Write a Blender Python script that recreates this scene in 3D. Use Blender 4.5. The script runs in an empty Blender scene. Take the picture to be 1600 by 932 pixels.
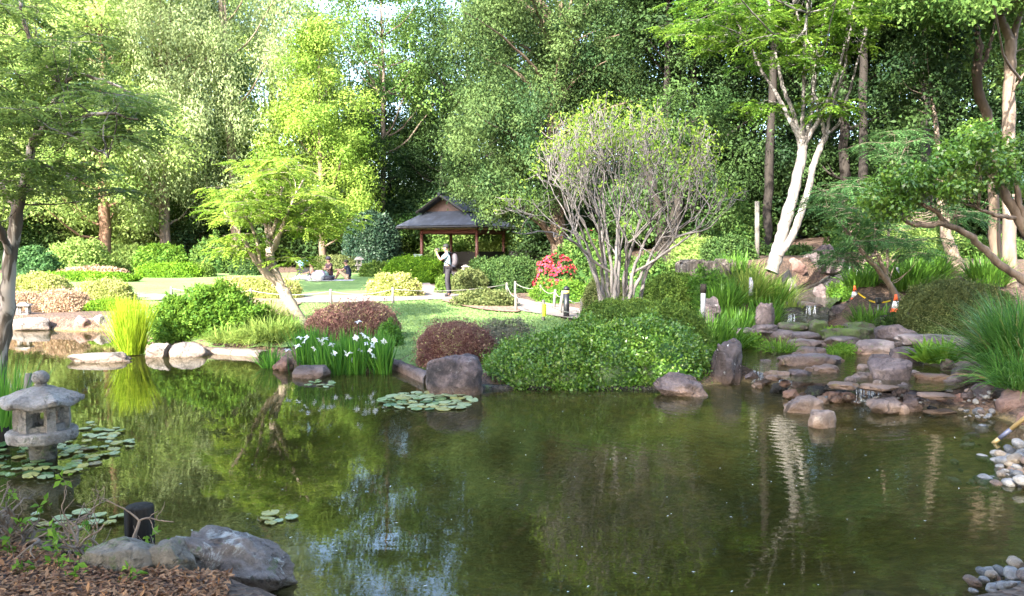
import bpy, bmesh, math, random
import numpy as np
from mathutils import Vector, Matrix, noise, geometry

rng = np.random.default_rng(11)
random.seed(11)
sc = bpy.context.scene
col = sc.collection
PI = math.pi

# ------------------------------------------------------------------ camera
F = 1200.0
EYE = np.array([0.0, 0.0, 1.9])
PITCH = math.atan(71 / F)
cam_data = bpy.data.cameras.new("camera")
cam = bpy.data.objects.new("camera", cam_data)
col.objects.link(cam)
cam.location = EYE
cam.rotation_euler = (PI / 2 - PITCH, 0, 0)
cam_data.sensor_width = 36.0
cam_data.lens = F / 1600 * 36.0
cam_data.clip_start = 0.1
cam_data.clip_end = 3000
sc.camera = cam

# ------------------------------------------------------------------ light
SUN_EL, SUN_AZ = math.radians(33), math.atan2(-0.50, -0.87)
sdir = Vector((math.sin(SUN_AZ) * math.cos(SUN_EL), math.cos(SUN_AZ) * math.cos(SUN_EL), math.sin(SUN_EL)))
world = bpy.data.worlds.new("World")
sc.world = world
world.use_nodes = True
wn = world.node_tree.nodes
sky = wn.new("ShaderNodeTexSky")
sky.sky_type = 'NISHITA'
sky.sun_disc = False
sky.sun_elevation = SUN_EL
sky.sun_rotation = SUN_AZ % (2 * PI)
sky.air_density = 1.0
sky.dust_density = 2.0
sky.ozone_density = 1.0
world.node_tree.links.new(sky.outputs[0], wn["Background"].inputs[0])
wn["Background"].inputs[1].default_value = 0.15
sun_data = bpy.data.lights.new("sun", 'SUN')
sun_data.energy = 3.5
sun_data.angle = math.radians(0.6)
sun_data.color = (1.0, 0.94, 0.84)
sun = bpy.data.objects.new("sun", sun_data)
col.objects.link(sun)
sun.rotation_euler = sdir.to_track_quat('Z', 'Y').to_euler()
sun.location = (-20, -30, 40)
vs = sc.view_settings
vs.view_transform = 'Standard'
vs.look = 'None'
vs.gamma = 1.0
vs.use_curve_mapping = False
vs.exposure = 3.3
sc.cycles.max_bounces = 7
sc.cycles.diffuse_bounces = 4
sc.cycles.glossy_bounces = 3
sc.cycles.transmission_bounces = 5
sc.cycles.transparent_max_bounces = 10
sc.cycles.caustics_reflective = False
sc.cycles.caustics_refractive = False
sc.cycles.use_denoising = True


# ------------------------------------------------------------------ geometry helpers
def ray(px, py):
    u = (px - 800) / F
    v = -(py - 466) / F
    c, s = math.cos(PITCH), math.sin(PITCH)
    return np.array([u, c + v * s, -s + v * c])


def P(px, py, d):
    r = ray(px, py)
    return EYE + r * (d / r[1])


def Gz(px, py, z):
    r = ray(px, py)
    return EYE + r * ((z - EYE[2]) / r[2])


def smooth(t):
    t = min(1.0, max(0.0, t))
    return t * t * (3 - 2 * t)


def norm(a):
    a = np.asarray(a, float)
    return a / np.maximum(np.linalg.norm(a, axis=-1, keepdims=True), 1e-9)


def ru(n):
    return norm(rng.normal(size=(n, 3)))


def tag(o, label=None, cat=None, group=None, kind=None):
    if label: o["label"] = label
    if cat: o["category"] = cat
    if group: o["group"] = group
    if kind: o["kind"] = kind
    return o


def empty(name, loc, rz=0.0):
    o = bpy.data.objects.new(name, None)
    col.objects.link(o)
    o.location = loc
    o.rotation_euler = (0, 0, rz)
    o.empty_display_size = 0.1
    return o


def link(name, me, mat=None, parent=None):
    o = bpy.data.objects.new(name, me)
    col.objects.link(o)
    if mat is not None and len(me.materials) == 0:
        me.materials.append(mat)
    if parent is not None:
        o.parent = parent
    return o


def raw_mesh(name, v, faces, nper, smooth_=False, attr=None):
    """faces: int array (nf, nper)"""
    v = np.ascontiguousarray(v, dtype=np.float32)
    faces = np.ascontiguousarray(faces, dtype=np.int32)
    me = bpy.data.meshes.new(name)
    me.vertices.add(len(v))
    me.vertices.foreach_set("co", v.ravel())
    nf = len(faces)
    me.loops.add(nf * nper)
    me.loops.foreach_set("vertex_index", faces.ravel())
    me.polygons.add(nf)
    me.polygons.foreach_set("loop_start", np.arange(nf, dtype=np.int32) * nper)
    if smooth_:
        me.polygons.foreach_set("use_smooth", np.ones(nf, dtype=bool))
    if attr is not None:
        a = me.attributes.new("v", 'FLOAT', 'POINT')
        a.data.foreach_set("value", np.ascontiguousarray(attr, dtype=np.float32))
    me.update(calc_edges=True)
    return me


class MB:
    """collects boxes, prisms, tubes and lathes into one mesh"""
    def __init__(self):
        self.v, self.f = [], []

    def add(self, vs_, fs_):
        n = len(self.v)
        self.v += [tuple(map(float, p)) for p in vs_]
        self.f += [tuple(i + n for i in f) for f in fs_]
        return self

    def box(self, c, s, rz=0.0, taper=1.0):
        cx, cy, cz = c
        hx, hy, hz = s[0] / 2, s[1] / 2, s[2] / 2
        cr, sr = math.cos(rz), math.sin(rz)
        pts = []
        for z, k in ((-hz, 1.0), (hz, taper)):
            for x, y in ((-hx, -hy), (hx, -hy), (hx, hy), (-hx, hy)):
                x, y = x * k, y * k
                pts.append((cx + x * cr - y * sr, cy + x * sr + y * cr, cz + z))
        return self.add(pts, [(0, 3, 2, 1), (4, 5, 6, 7), (0, 1, 5, 4), (1, 2, 6, 5), (2, 3, 7, 6), (3, 0, 4, 7)])

    def lathe(self, prof, n=20, c=(0, 0, 0), ph=0.0, fn=None):
        pts, fs = [], []
        for r, z in prof:
            for k in range(n):
                a = ph + 2 * PI * k / n
                rr, zz = (r, z) if fn is None else fn(r, z, a)
                pts.append((c[0] + rr * math.cos(a), c[1] + rr * math.sin(a), c[2] + zz))
        for j in range(len(prof) - 1):
            for k in range(n):
                k2 = (k + 1) % n
                fs.append((j * n + k, j * n + k2, (j + 1) * n + k2, (j + 1) * n + k))
        fs.append(tuple(range(n))[::-1])
        fs.append(tuple((len(prof) - 1) * n + k for k in range(n)))
        return self.add(pts, fs)

    def tube(self, pts, radii, n=8):
        v, f = tube_arrays(np.asarray(pts, float), np.asarray(radii, float), n)
        base = len(self.v)
        self.add(v, [tuple(q) for q in f])
        self.f.append(tuple(base + i for i in range(n))[::-1])
        self.f.append(tuple(base + len(v) - n + i for i in range(n)))
        return self

    def build(self, name, mat, parent=None, smooth_=False):
        me = bpy.data.meshes.new(name)
        me.from_pydata(self.v, [], self.f)
        me.update()
        if smooth_:
            me.shade_smooth()
        return link(name, me, mat, parent)


def tube_arrays(p, r, n=6):
    k = len(p)
    t = np.gradient(p, axis=0)
    t = norm(t)
    ref = np.array([0.0, 0, 1]) if abs(t[:, 2]).mean() < 0.8 else np.array([1.0, 0.15, 0])
    s = norm(np.cross(t, ref))
    b = np.cross(s, t)
    a = np.arange(n) * 2 * PI / n
    ring = s[:, None, :] * np.cos(a)[None, :, None] + b[:, None, :] * np.sin(a)[None, :, None]
    v = (p[:, None, :] + ring * r[:, None, None]).reshape(-1, 3)
    i = np.arange(k - 1)[:, None] * n
    j = np.arange(n)[None, :]
    j2 = (j + 1) % n
    f = np.stack([i + j, i + j2, i + n + j2, i + n + j], -1).reshape(-1, 4)
    return v, f


def tubes_mesh(name, polys, sides=6):
    V, Q, base = [], [], 0
    for p, r in polys:
        v, f = tube_arrays(np.asarray(p, float), np.asarray(r, float), sides if max(r) > 0.02 else 4)
        V.append(v); Q.append(f + base); base += len(v)
    return raw_mesh(name, np.concatenate(V), np.concatenate(Q), 4, True)


def spline(ctrl, radii, per=5, wob=0.0):
    ctrl = np.asarray(ctrl, float)
    n = len(ctrl)
    ext = np.concatenate([[2 * ctrl[0] - ctrl[1]], ctrl, [2 * ctrl[-1] - ctrl[-2]]])
    pts, rr = [], []
    for i in range(n - 1):
        p0, p1, p2, p3 = ext[i:i + 4]
        for k in range(per):
            t = k / per
            pts.append(0.5 * (2 * p1 + (p2 - p0) * t + (2 * p0 - 5 * p1 + 4 * p2 - p3) * t * t + (3 * p1 - p0 - 3 * p2 + p3) * t ** 3))
            rr.append(radii[i] * (1 - t) + radii[i + 1] * t)
    pts.append(ctrl[-1]); rr.append(radii[-1])
    pts = np.array(pts); rr = np.array(rr)
    if wob:
        pts[1:] += rng.normal(size=(len(pts) - 1, 3)) * wob
        rr = rr * (1 + rng.normal(size=len(rr)) * 0.06)
    return pts, rr


# ---- leaves
def leaf_arrays(p, d, nrm, L, W, v, fold=0.12, droop=0.1):
    """rhombic leaves: p base, d axis, nrm surface normal"""
    L = np.broadcast_to(np.asarray(L, float), (len(p),))[:, None]
    W = np.broadcast_to(np.asarray(W, float), (len(p),))[:, None]
    d = norm(d)
    s = norm(np.cross(d, nrm))
    n = np.cross(s, d)
    m = p + d * L * 0.45 + n * L * fold
    q = np.stack([p, m + s * W * 0.5, p + d * L - n * L * droop, m - s * W * 0.5], 1).reshape(-1, 3)
    f = np.arange(len(p) * 4).reshape(-1, 4)
    return q, f, np.repeat(v, 4)


def merge(parts):
    V, Q, A, b = [], [], [], 0
    for v, f, a in parts:
        V.append(v); Q.append(f + b); A.append(a); b += len(v)
    return np.concatenate(V), np.concatenate(Q), np.concatenate(A)


def clump_leaves(centers, radii, per, L, W, flat=0.75, shell=0.5, droop=0.35, up=0.7):
    """clouds of leaves round the clump centres"""
    K = len(centers)
    radii = np.broadcast_to(np.asarray(radii, float), (K,))
    n = K * per
    idx = np.repeat(np.arange(K), per)
    u = ru(n)
    rad = (shell + (1 - shell) * rng.random(n)) ** 0.7
    rad *= 1 + 0.26 * rng.normal(size=n)
    off = u * rad[:, None] * radii[idx][:, None] * np.array([1, 1, flat])
    p = centers[idx] + off
    d = norm(u * 0.5 + ru(n) * 0.9 + np.array([0, 0, -droop]))
    nr = norm(u * 1.2 + np.array([0, 0, up * 0.8]) + ru(n) * 0.38)
    cv = rng.normal(size=K) * 0.19
    v = np.clip(0.5 + cv[idx] + rng.normal(size=n) * 0.12, 0, 1)
    Ls = L * (0.5 + 1.0 * rng.random(n))
    return leaf_arrays(p, d, nr, Ls, Ls * (W / L), v)


def sprays(p, d, length, m, LL, LW, tilt=0.25, droop=0.25, v0=0.5):
    """pinnate sprays: rachis from p along d, m leaflet pairs and a tip leaflet"""
    S = len(p)
    d = norm(d)
    up = norm(np.array([0, 0, 1.0]) + ru(S) * tilt)
    s = norm(np.cross(d, up)); n = np.cross(s, d)
    length = length * (0.7 + 0.6 * rng.random(S))
    vv = np.clip(v0 + rng.normal(size=S) * 0.2, 0, 1)
    out = []
    for k in range(m + 1):
        t = (k + 0.6) / (m + 0.6)
        base = p + d * (length * t)[:, None] - n * (length * droop * t * t)[:, None]
        size = LL * (0.75 + 0.5 * math.sin(PI * min(1, t + 0.1))) * (0.85 + 0.3 * rng.random(S))
        vk = np.clip(vv + rng.normal(size=S) * 0.07, 0, 1)
        if k == m:
            out.append(leaf_arrays(base, d - n * 0.5 * droop, n, size, size * LW / LL, vk))
        else:
            for sg in (-1, 1):
                dd = norm(d * 0.55 + s * sg * 0.85 - n * 0.15 + ru(S) * 0.15)
                out.append(leaf_arrays(base, dd, norm(n + ru(S) * 0.25), size, size * LW / LL, vk))
    return merge(out)


def blades(origin, n, L, W, spread, droop, base_r, segs=4, lean=(0, 0, 0), vmean=0.5, flat=1.0):
    """strap leaves arching out from a base"""
    a = rng.random(n) * 2 * PI
    r0 = np.sqrt(rng.random(n)) * base_r
    b = np.stack([np.cos(a) * r0, np.sin(a) * r0 * flat, np.zeros(n)], 1) + np.asarray(origin)
    a2 = a + rng.normal(size=n) * 0.6
    out = np.stack([np.cos(a2), np.sin(a2), np.zeros(n)], 1)
    sp = np.abs(rng.normal(size=n)) * spread * (0.4 + r0 / max(base_r, 1e-6)) 
    d0 = norm(out * sp[:, None] + np.array([0, 0, 1.0]) + np.asarray(lean))
    Ls = L * (0.55 + 0.5 * rng.random(n))
    side = norm(np.cross(d0, ru(n) * 0.4 + out))
    pos = b.copy(); d = d0.copy()
    rows = []
    dr = droop * (0.5 + rng.random(n))
    for k in range(segs + 1):
        t = k / segs
        w = W * (1 - t) ** 0.6 * (0.75 + 0.5 * min(1, t * 3)) * 0.5 + 0.0008
        rows.append(np.stack([pos - side * w, pos + side * w], 1))
        pos = pos + d * (Ls / segs)[:, None]
        d = norm(d + (out * 0.35 + np.array([0, 0, -1.0])) * (dr * (t + 0.2) / segs * 2.2)[:, None])
    R = np.stack(rows, 1)  # n, segs+1, 2, 3
    V = R.reshape(-1, 3)
    base = np.arange(n)[:, None] * (segs + 1) * 2
    k = np.arange(segs)[None, :] * 2
    f = np.stack([base + k, base + k + 1, base + k + 3, base + k + 2], -1).reshape(-1, 4)
    v = np.clip(vmean + rng.normal(size=n) * 0.22, 0, 1)
    return V, f, np.repeat(v, (segs + 1) * 2)


# ------------------------------------------------------------------ materials
def nt(name):
    m = bpy.data.materials.new(name)
    m.use_nodes = True
    t = m.node_tree
    return m, t, t.nodes, t.links, t.nodes["Principled BSDF"]


def leaf_mat(name, c0, c1, trans=0.35, rough=0.62, c2=None, spec=0.15):
    m, t, N, Lk, b = nt(name)
    at = N.new("ShaderNodeAttribute"); at.attribute_name = "v"
    rp = N.new("ShaderNodeValToRGB")
    rp.color_ramp.elements[0].position = 0.15; rp.color_ramp.elements[0].color = (*c0, 1)
    rp.color_ramp.elements[1].position = 0.8; rp.color_ramp.elements[1].color = (*c1, 1)
    if c2:
        e = rp.color_ramp.elements.new(0.95); e.color = (*c2, 1)
    Lk.new(at.outputs["Fac"], rp.inputs[0])
    Lk.new(rp.outputs[0], b.inputs["Base Color"])
    b.inputs["Roughness"].default_value = rough
    b.inputs["Specular IOR Level"].default_value = spec
    tr = N.new("ShaderNodeBsdfTranslucent")
    hs = N.new("ShaderNodeHueSaturation"); hs.inputs["Value"].default_value = 1.25; hs.inputs["Hue"].default_value = 0.485
    Lk.new(rp.outputs[0], hs.inputs["Color"]); Lk.new(hs.outputs[0], tr.inputs[0])
    mx = N.new("ShaderNodeMixShader"); mx.inputs[0].default_value = trans
    Lk.new(b.outputs[0], mx.inputs[1]); Lk.new(tr.outputs[0], mx.inputs[2])
    Lk.new(mx.outputs[0], N["Material Output"].inputs[0])
    return m


def noise_node(N, Lk, scale, detail=6, rough=0.6, vec=None, dist=0.0):
    n = N.new("ShaderNodeTexNoise")
    n.inputs["Scale"].default_value = scale
    n.inputs["Detail"].default_value = detail
    n.inputs["Roughness"].default_value = rough
    n.inputs["Distortion"].default_value = dist
    if vec is not None: Lk.new(vec, n.inputs["Vector"])
    return n


def ramp(N, Lk, src, stops):
    r = N.new("ShaderNodeValToRGB")
    e = r.color_ramp.elements
    e[0].position, e[0].color = stops[0][0], (*stops[0][1], 1)
    e[1].position, e[1].color = stops[-1][0], (*stops[-1][1], 1)
    for p, c in stops[1:-1]:
        x = e.new(p); x.color = (*c, 1)
    Lk.new(src, r.inputs[0])
    return r


def mixc(N, Lk, fac, a, b, mode='MIX'):
    m = N.new("ShaderNodeMix"); m.data_type = 'RGBA'; m.blend_type = mode
    if isinstance(fac, (int, float)): m.inputs[0].default_value = fac
    else: Lk.new(fac, m.inputs[0])
    for i, x in ((6, a), (7, b)):
        if isinstance(x, tuple): m.inputs[i].default_value = (*x, 1)
        else: Lk.new(x, m.inputs[i])
    return m.outputs[2]


def bump(N, Lk, h, b, dist=0.02, strength=0.6, prev=None):
    n = N.new("ShaderNodeBump")
    n.inputs["Distance"].default_value = dist
    n.inputs["Strength"].default_value = strength
    Lk.new(h, n.inputs["Height"])
    if prev is not None: Lk.new(prev, n.inputs["Normal"])
    Lk.new(n.outputs[0], b.inputs["Normal"])
    return n.outputs[0]


def plain_mat(name, c, rough=0.6, metal=0.0, vary=0.15, scale=8.0, bmp=0.0):
    m, t, N, Lk, b = nt(name)
    tc = N.new("ShaderNodeTexCoord")
    n = noise_node(N, Lk, scale, 5, 0.6, tc.outputs["Object"])
    r = ramp(N, Lk, n.outputs[0], [(0.25, tuple(x * (1 - vary) for x in c)), (0.75, tuple(min(1, x * (1 + vary)) for x in c))])
    Lk.new(r.outputs[0], b.inputs["Base Color"])
    b.inputs["Roughness"].default_value = rough
    b.inputs["Metallic"].default_value = metal
    if bmp: bump(N, Lk, n.outputs[0], b, bmp, 0.7)
    return m


def stone_mat(name, stops, lichen=0.0, lich_col=(0.55, 0.55, 0.52), moss=0.0, stain=0.5, scale=2.0, rough=0.8, water=0.0, spots=0.0):
    m, t, N, Lk, b = nt(name)
    tc = N.new("ShaderNodeTexCoord")
    geo = N.new("ShaderNodeNewGeometry")
    pos = geo.outputs["Position"]
    n1 = noise_node(N, Lk, scale, 8, 0.62, pos, 0.3)
    n2 = noise_node(N, Lk, scale * 9, 6, 0.7, pos)
    n3 = noise_node(N, Lk, scale * 2.3, 9, 0.72, pos, 0.6)
    c = ramp(N, Lk, n1.outputs[0], stops).outputs[0]
    g = ramp(N, Lk, n2.outputs[0], [(0.3, (0.62, 0.62, 0.62)), (0.7, (1.25, 1.22, 1.2))]).outputs[0]
    c = mixc(N, Lk, 1.0, c, g, 'MULTIPLY')
    if lichen:
        f = ramp(N, Lk, n3.outputs[0], [(0.66 - lichen * 0.25, (0, 0, 0)), (0.72 - lichen * 0.2, (1, 1, 1))]).outputs[0]
        c = mixc(N, Lk, f, c, lich_col)
    if spots:
        n5 = noise_node(N, Lk, scale * 5, 3, 0.5, pos)
        f = ramp(N, Lk, n5.outputs[0], [(0.64, (0, 0, 0)), (0.67, (1, 1, 1))]).outputs[0]
        c = mixc(N, Lk, f, c, (0.6, 0.6, 0.58))
    if moss:
        n4 = noise_node(N, Lk, scale * 3.1, 6, 0.7, pos)
        f = ramp(N, Lk, n4.outputs[0], [(0.62 - moss * 0.25, (0, 0, 0)), (0.74 - moss * 0.2, (1, 1, 1))]).outputs[0]
        c = mixc(N, Lk, f, c, (0.07, 0.11, 0.025))
    if stain:
        sx = N.new("ShaderNodeSeparateXYZ"); Lk.new(pos, sx.inputs[0])
        md = N.new("ShaderNodeMath"); md.operation = 'MULTIPLY_ADD'
        Lk.new(n3.outputs[0], md.inputs[0]); md.inputs[1].default_value = -0.12; Lk.new(sx.outputs[2], md.inputs[2])
        mr = N.new("ShaderNodeMapRange")
        Lk.new(md.outputs[0], mr.inputs[0])
        mr.inputs[1].default_value = water - 0.03; mr.inputs[2].default_value = water + 0.09
        mr.inputs[3].default_value = stain; mr.inputs[4].default_value = 0.0
        c = mixc(N, Lk, mr.outputs[0], c, (0.20, 0.115, 0.06))
    Lk.new(c, b.inputs["Base Color"])
    b.inputs["Roughness"].default_value = rough
    ad = N.new("ShaderNodeMath"); ad.operation = 'MULTIPLY_ADD'
    Lk.new(n2.outputs[0], ad.inputs[0]); ad.inputs[1].default_value = 0.35; Lk.new(n3.outputs[0], ad.inputs[2])
    pv = bump(N, Lk, ad.outputs[0], b, 0.09, 0.9)
    vc = N.new("ShaderNodeTexVoronoi"); vc.feature = 'DISTANCE_TO_EDGE'; vc.inputs["Scale"].default_value = scale * 1.1
    wp = N.new("ShaderNodeMix"); wp.data_type = 'RGBA'; wp.inputs[0].default_value = 0.22
    Lk.new(pos, wp.inputs[6]); Lk.new(n3.outputs["Color"], wp.inputs[7]); Lk.new(wp.outputs[2], vc.inputs["Vector"])
    ck = ramp(N, Lk, vc.outputs["Distance"], [(0.0, (0, 0, 0)), (0.035, (1, 1, 1))])
    bump(N, Lk, ck.outputs[0], b, 0.03, 0.7, pv)
    return m


def bark_mat(name, stops, scale=6.0, stretch=0.18, bmp=0.02, patches=None):
    m, t, N, Lk, b = nt(name)
    tc = N.new("ShaderNodeTexCoord")
    mp = N.new("ShaderNodeMapping"); mp.inputs["Scale"].default_value = (1, 1, stretch)
    Lk.new(tc.outputs["Object"], mp.inputs[0])
    n = noise_node(N, Lk, scale, 8, 0.65, mp.outputs[0], 0.5)
    c = ramp(N, Lk, n.outputs[0], stops).outputs[0]
    if patches:
        n2 = noise_node(N, Lk, scale * 0.55, 4, 0.5, mp.outputs[0], 0.8)
        f = ramp(N, Lk, n2.outputs[0], [(0.50, (0, 0, 0)), (0.54, (1, 1, 1))]).outputs[0]
        c = mixc(N, Lk, f, c, patches)
    Lk.new(c, b.inputs["Base Color"])
    b.inputs["Roughness"].default_value = 0.85
    b.inputs["Specular IOR Level"].default_value = 0.2
    bump(N, Lk, n.outputs[0], b, bmp, 0.8)
    return m


M = {}
# foliage
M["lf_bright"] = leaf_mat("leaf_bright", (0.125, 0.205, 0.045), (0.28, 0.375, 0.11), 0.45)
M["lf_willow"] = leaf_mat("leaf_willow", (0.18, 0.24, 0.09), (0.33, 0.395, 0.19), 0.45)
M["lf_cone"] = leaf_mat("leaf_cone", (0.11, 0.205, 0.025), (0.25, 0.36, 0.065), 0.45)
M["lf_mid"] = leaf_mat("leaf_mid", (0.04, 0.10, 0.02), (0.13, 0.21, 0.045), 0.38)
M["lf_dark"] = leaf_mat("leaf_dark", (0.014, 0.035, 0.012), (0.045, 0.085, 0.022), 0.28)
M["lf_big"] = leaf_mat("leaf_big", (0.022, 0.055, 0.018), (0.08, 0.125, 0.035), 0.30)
M["lf_near"] = leaf_mat("leaf_near", (0.075, 0.135, 0.028), (0.19, 0.28, 0.06), 0.45, 0.35)
M["lf_lime"] = leaf_mat("leaf_lime", (0.11, 0.21, 0.022), (0.23, 0.325, 0.05), 0.45)
M["lf_pale"] = leaf_mat("leaf_pale", (0.05, 0.13, 0.015), (0.14, 0.25, 0.03), 0.42)
M["lf_blue"] = leaf_mat("leaf_blue", (0.035, 0.09, 0.03), (0.085, 0.18, 0.055), 0.36)
M["lf_gloss"] = leaf_mat("leaf_gloss", (0.04, 0.11, 0.012), (0.15, 0.27, 0.035), 0.30, 0.28, c2=(0.20, 0.27, 0.05), spec=0.5)
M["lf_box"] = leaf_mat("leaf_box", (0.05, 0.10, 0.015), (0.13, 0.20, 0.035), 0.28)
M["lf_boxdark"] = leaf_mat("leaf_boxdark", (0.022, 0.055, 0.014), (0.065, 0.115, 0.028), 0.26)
M["lf_hedge"] = leaf_mat("leaf_hedge", (0.06, 0.15, 0.01), (0.16, 0.29, 0.02), 0.35)
M["lf_olive"] = leaf_mat("leaf_olive", (0.06, 0.085, 0.025), (0.15, 0.17, 0.06), 0.28)
M["lf_maroon"] = leaf_mat("leaf_maroon", (0.14, 0.06, 0.058), (0.25, 0.165, 0.115), 0.28, c2=(0.38, 0.38, 0.15))
M["lf_pink"] = leaf_mat("leaf_pink", (0.26, 0.18, 0.11), (0.46, 0.33, 0.23), 0.3, c2=(0.48, 0.46, 0.2))
M["lf_yellow"] = leaf_mat("leaf_yellow", (0.19, 0.23, 0.05), (0.38, 0.39, 0.14), 0.35, c2=(0.46, 0.30, 0.20))
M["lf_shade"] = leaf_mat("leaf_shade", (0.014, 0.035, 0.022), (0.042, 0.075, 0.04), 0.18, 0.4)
M["lf_strap"] = leaf_mat("leaf_strap", (0.035, 0.10, 0.015), (0.11, 0.23, 0.03), 0.35, 0.35)
M["lf_iris"] = leaf_mat("leaf_iris", (0.035, 0.13, 0.02), (0.13, 0.30, 0.04), 0.4, 0.35)
M["lf_sedge"] = leaf_mat("leaf_sedge", (0.17, 0.29, 0.012), (0.34, 0.43, 0.035), 0.45)
M["lf_lomandra"] = leaf_mat("leaf_lomandra", (0.03, 0.10, 0.02), (0.11, 0.24, 0.045), 0.32, 0.35, c2=(0.26, 0.20, 0.09))
M["lf_fern"] = leaf_mat("leaf_fern", (0.06, 0.15, 0.015), (0.16, 0.28, 0.035), 0.4)
M["lf_red"] = leaf_mat("petal_red", (0.42, 0.02, 0.045), (0.72, 0.07, 0.12), 0.3)
M["lf_white"] = leaf_mat("petal_white", (0.72, 0.72, 0.74), (0.85, 0.85, 0.86), 0.3)
M["lf_dry"] = leaf_mat("leaf_dry", (0.13, 0.06, 0.03), (0.33, 0.18, 0.09), 0.15)
M["lf_grey"] = leaf_mat("leaf_grey", (0.11, 0.11, 0.075), (0.20, 0.20, 0.13), 0.25)
M["lf_tuft"] = leaf_mat("leaf_tuft", (0.08, 0.15, 0.025), (0.24, 0.31, 0.07), 0.35)
# barks
M["bk_brown"] = bark_mat("bark_brown", [(0.3, (0.07, 0.05, 0.036)), (0.7, (0.17, 0.125, 0.09))])
M["bk_red"] = bark_mat("bark_red", [(0.3, (0.10, 0.055, 0.035)), (0.7, (0.22, 0.13, 0.085))])
M["bk_dark"] = bark_mat("bark_dark", [(0.3, (0.012, 0.010, 0.009)), (0.7, (0.034, 0.028, 0.023))])
M["bk_pale"] = bark_mat("bark_pale", [(0.36, (0.07, 0.062, 0.056)), (0.48, (0.16, 0.145, 0.132)), (0.62, (0.27, 0.255, 0.24))], 8.0, 0.4, 0.025, patches=(0.125, 0.112, 0.104))
M["bk_crape"] = bark_mat("bark_crape", [(0.3, (0.055, 0.043, 0.033)), (0.7, (0.13, 0.105, 0.083))], 9.0, 0.35, 0.015, patches=(0.30, 0.265, 0.23))
M["bk_grey"] = bark_mat("bark_grey", [(0.3, (0.075, 0.065, 0.06)), (0.7, (0.20, 0.182, 0.172))], 9.0, 0.25, 0.01)
M["bk_tan"] = bark_mat("bark_tan", [(0.3, (0.085, 0.062, 0.046)), (0.7, (0.24, 0.185, 0.145))], 7.0, 0.25, 0.012)
M["bk_lime"] = bark_mat("bark_lime", [(0.25, (0.15, 0.115, 0.085)), (0.7, (0.33, 0.27, 0.215))], 7.0, 0.3, 0.015)
M["bk_log"] = bark_mat("bark_log", [(0.3, (0.022, 0.018, 0.015)), (0.5, (0.075, 0.062, 0.05)), (0.7, (0.19, 0.165, 0.14))], 14.0, 0.12, 0.03)
# stone
PUR = [(0.32, (0.045, 0.034, 0.036)), (0.5, (0.105, 0.08, 0.082)), (0.68, (0.20, 0.158, 0.152))]
M["st_purple"] = stone_mat("stone_purple", PUR, 0.1, (0.22, 0.195, 0.19), scale=3.5)
M["st_dark"] = stone_mat("stone_dark", [(0.40, (0.022, 0.018, 0.02)), (0.5, (0.065, 0.05, 0.054)), (0.60, (0.16, 0.122, 0.122))], 0.3, (0.19, 0.175, 0.175), scale=3.5)
M["st_lichen"] = stone_mat("stone_lichen", [(0.25, (0.05, 0.04, 0.04)), (0.5, (0.10, 0.08, 0.08)), (0.8, (0.19, 0.14, 0.135))], 0.0, spots=1.0, stain=0.35)
M["st_tan"] = stone_mat("stone_tan", [(0.32, (0.08, 0.058, 0.05)), (0.5, (0.16, 0.12, 0.105)), (0.68, (0.25, 0.20, 0.178))], 0.15, (0.28, 0.25, 0.225))
M["st_pale"] = stone_mat("stone_pale", [(0.3, (0.08, 0.068, 0.062)), (0.5, (0.145, 0.125, 0.115)), (0.72, (0.22, 0.195, 0.18))], 0.1, stain=0.35)
M["st_red"] = stone_mat("stone_red", [(0.3, (0.10, 0.05, 0.042)), (0.5, (0.175, 0.10, 0.083)), (0.72, (0.26, 0.185, 0.16))], 0.08)
M["st_wet"] = stone_mat("stone_wet", [(0.25, (0.012, 0.011, 0.010)), (0.55, (0.035, 0.03, 0.026)), (0.8, (0.08, 0.065, 0.05))], 0.0, moss=0.25, stain=0, rough=0.25)
M["st_moss"] = stone_mat("stone_moss", [(0.25, (0.04, 0.035, 0.03)), (0.55, (0.10, 0.085, 0.07)), (0.8, (0.18, 0.15, 0.12))], 0.0, moss=0.8, stain=0)
M["st_slab"] = stone_mat("stone_slab", [(0.32, (0.06, 0.046, 0.049)), (0.5, (0.13, 0.105, 0.107)), (0.68, (0.22, 0.185, 0.18))], 0.15, (0.25, 0.235, 0.23), moss=0.12, water=0.26)
M["st_fore"] = stone_mat("stone_fore", [(0.25, (0.075, 0.06, 0.055)), (0.5, (0.155, 0.13, 0.12)), (0.8, (0.27, 0.235, 0.22))], 0.55, (0.36, 0.36, 0.34), moss=0.15, scale=3.0)
M["st_foremoss"] = stone_mat("stone_foremoss", [(0.25, (0.10, 0.085, 0.07)), (0.5, (0.19, 0.165, 0.13)), (0.8, (0.30, 0.265, 0.22))], 0.2, (0.36, 0.34, 0.31), moss=0.35, scale=3.5)
M["st_pebble"] = plain_mat("pebble_grey", (0.15, 0.142, 0.135), 0.7, 0, 0.5, 3.0, 0.02)
M["st_pebble2"] = plain_mat("pebble_cream", (0.19, 0.15, 0.11), 0.7, 0, 0.5, 3.0, 0.02)
M["st_pebble3"] = plain_mat("pebble_slate", (0.07, 0.07, 0.072), 0.7, 0, 0.4, 3.0, 0.02)
M["granite"] = stone_mat("granite", [(0.3, (0.18, 0.16, 0.145)), (0.5, (0.29, 0.265, 0.245)), (0.7, (0.38, 0.36, 0.335))], 0.4, (0.11, 0.10, 0.095), moss=0.1, stain=0.0, scale=4.5)
M["granite_shaded"] = stone_mat("granite_shaded", [(0.25, (0.07, 0.065, 0.05)), (0.5, (0.13, 0.12, 0.095)), (0.8, (0.2, 0.185, 0.15))], 0.0, moss=0.3, stain=0.0, scale=3.0)  # mossy granite with the shade under the platform put into its darker colour
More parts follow.
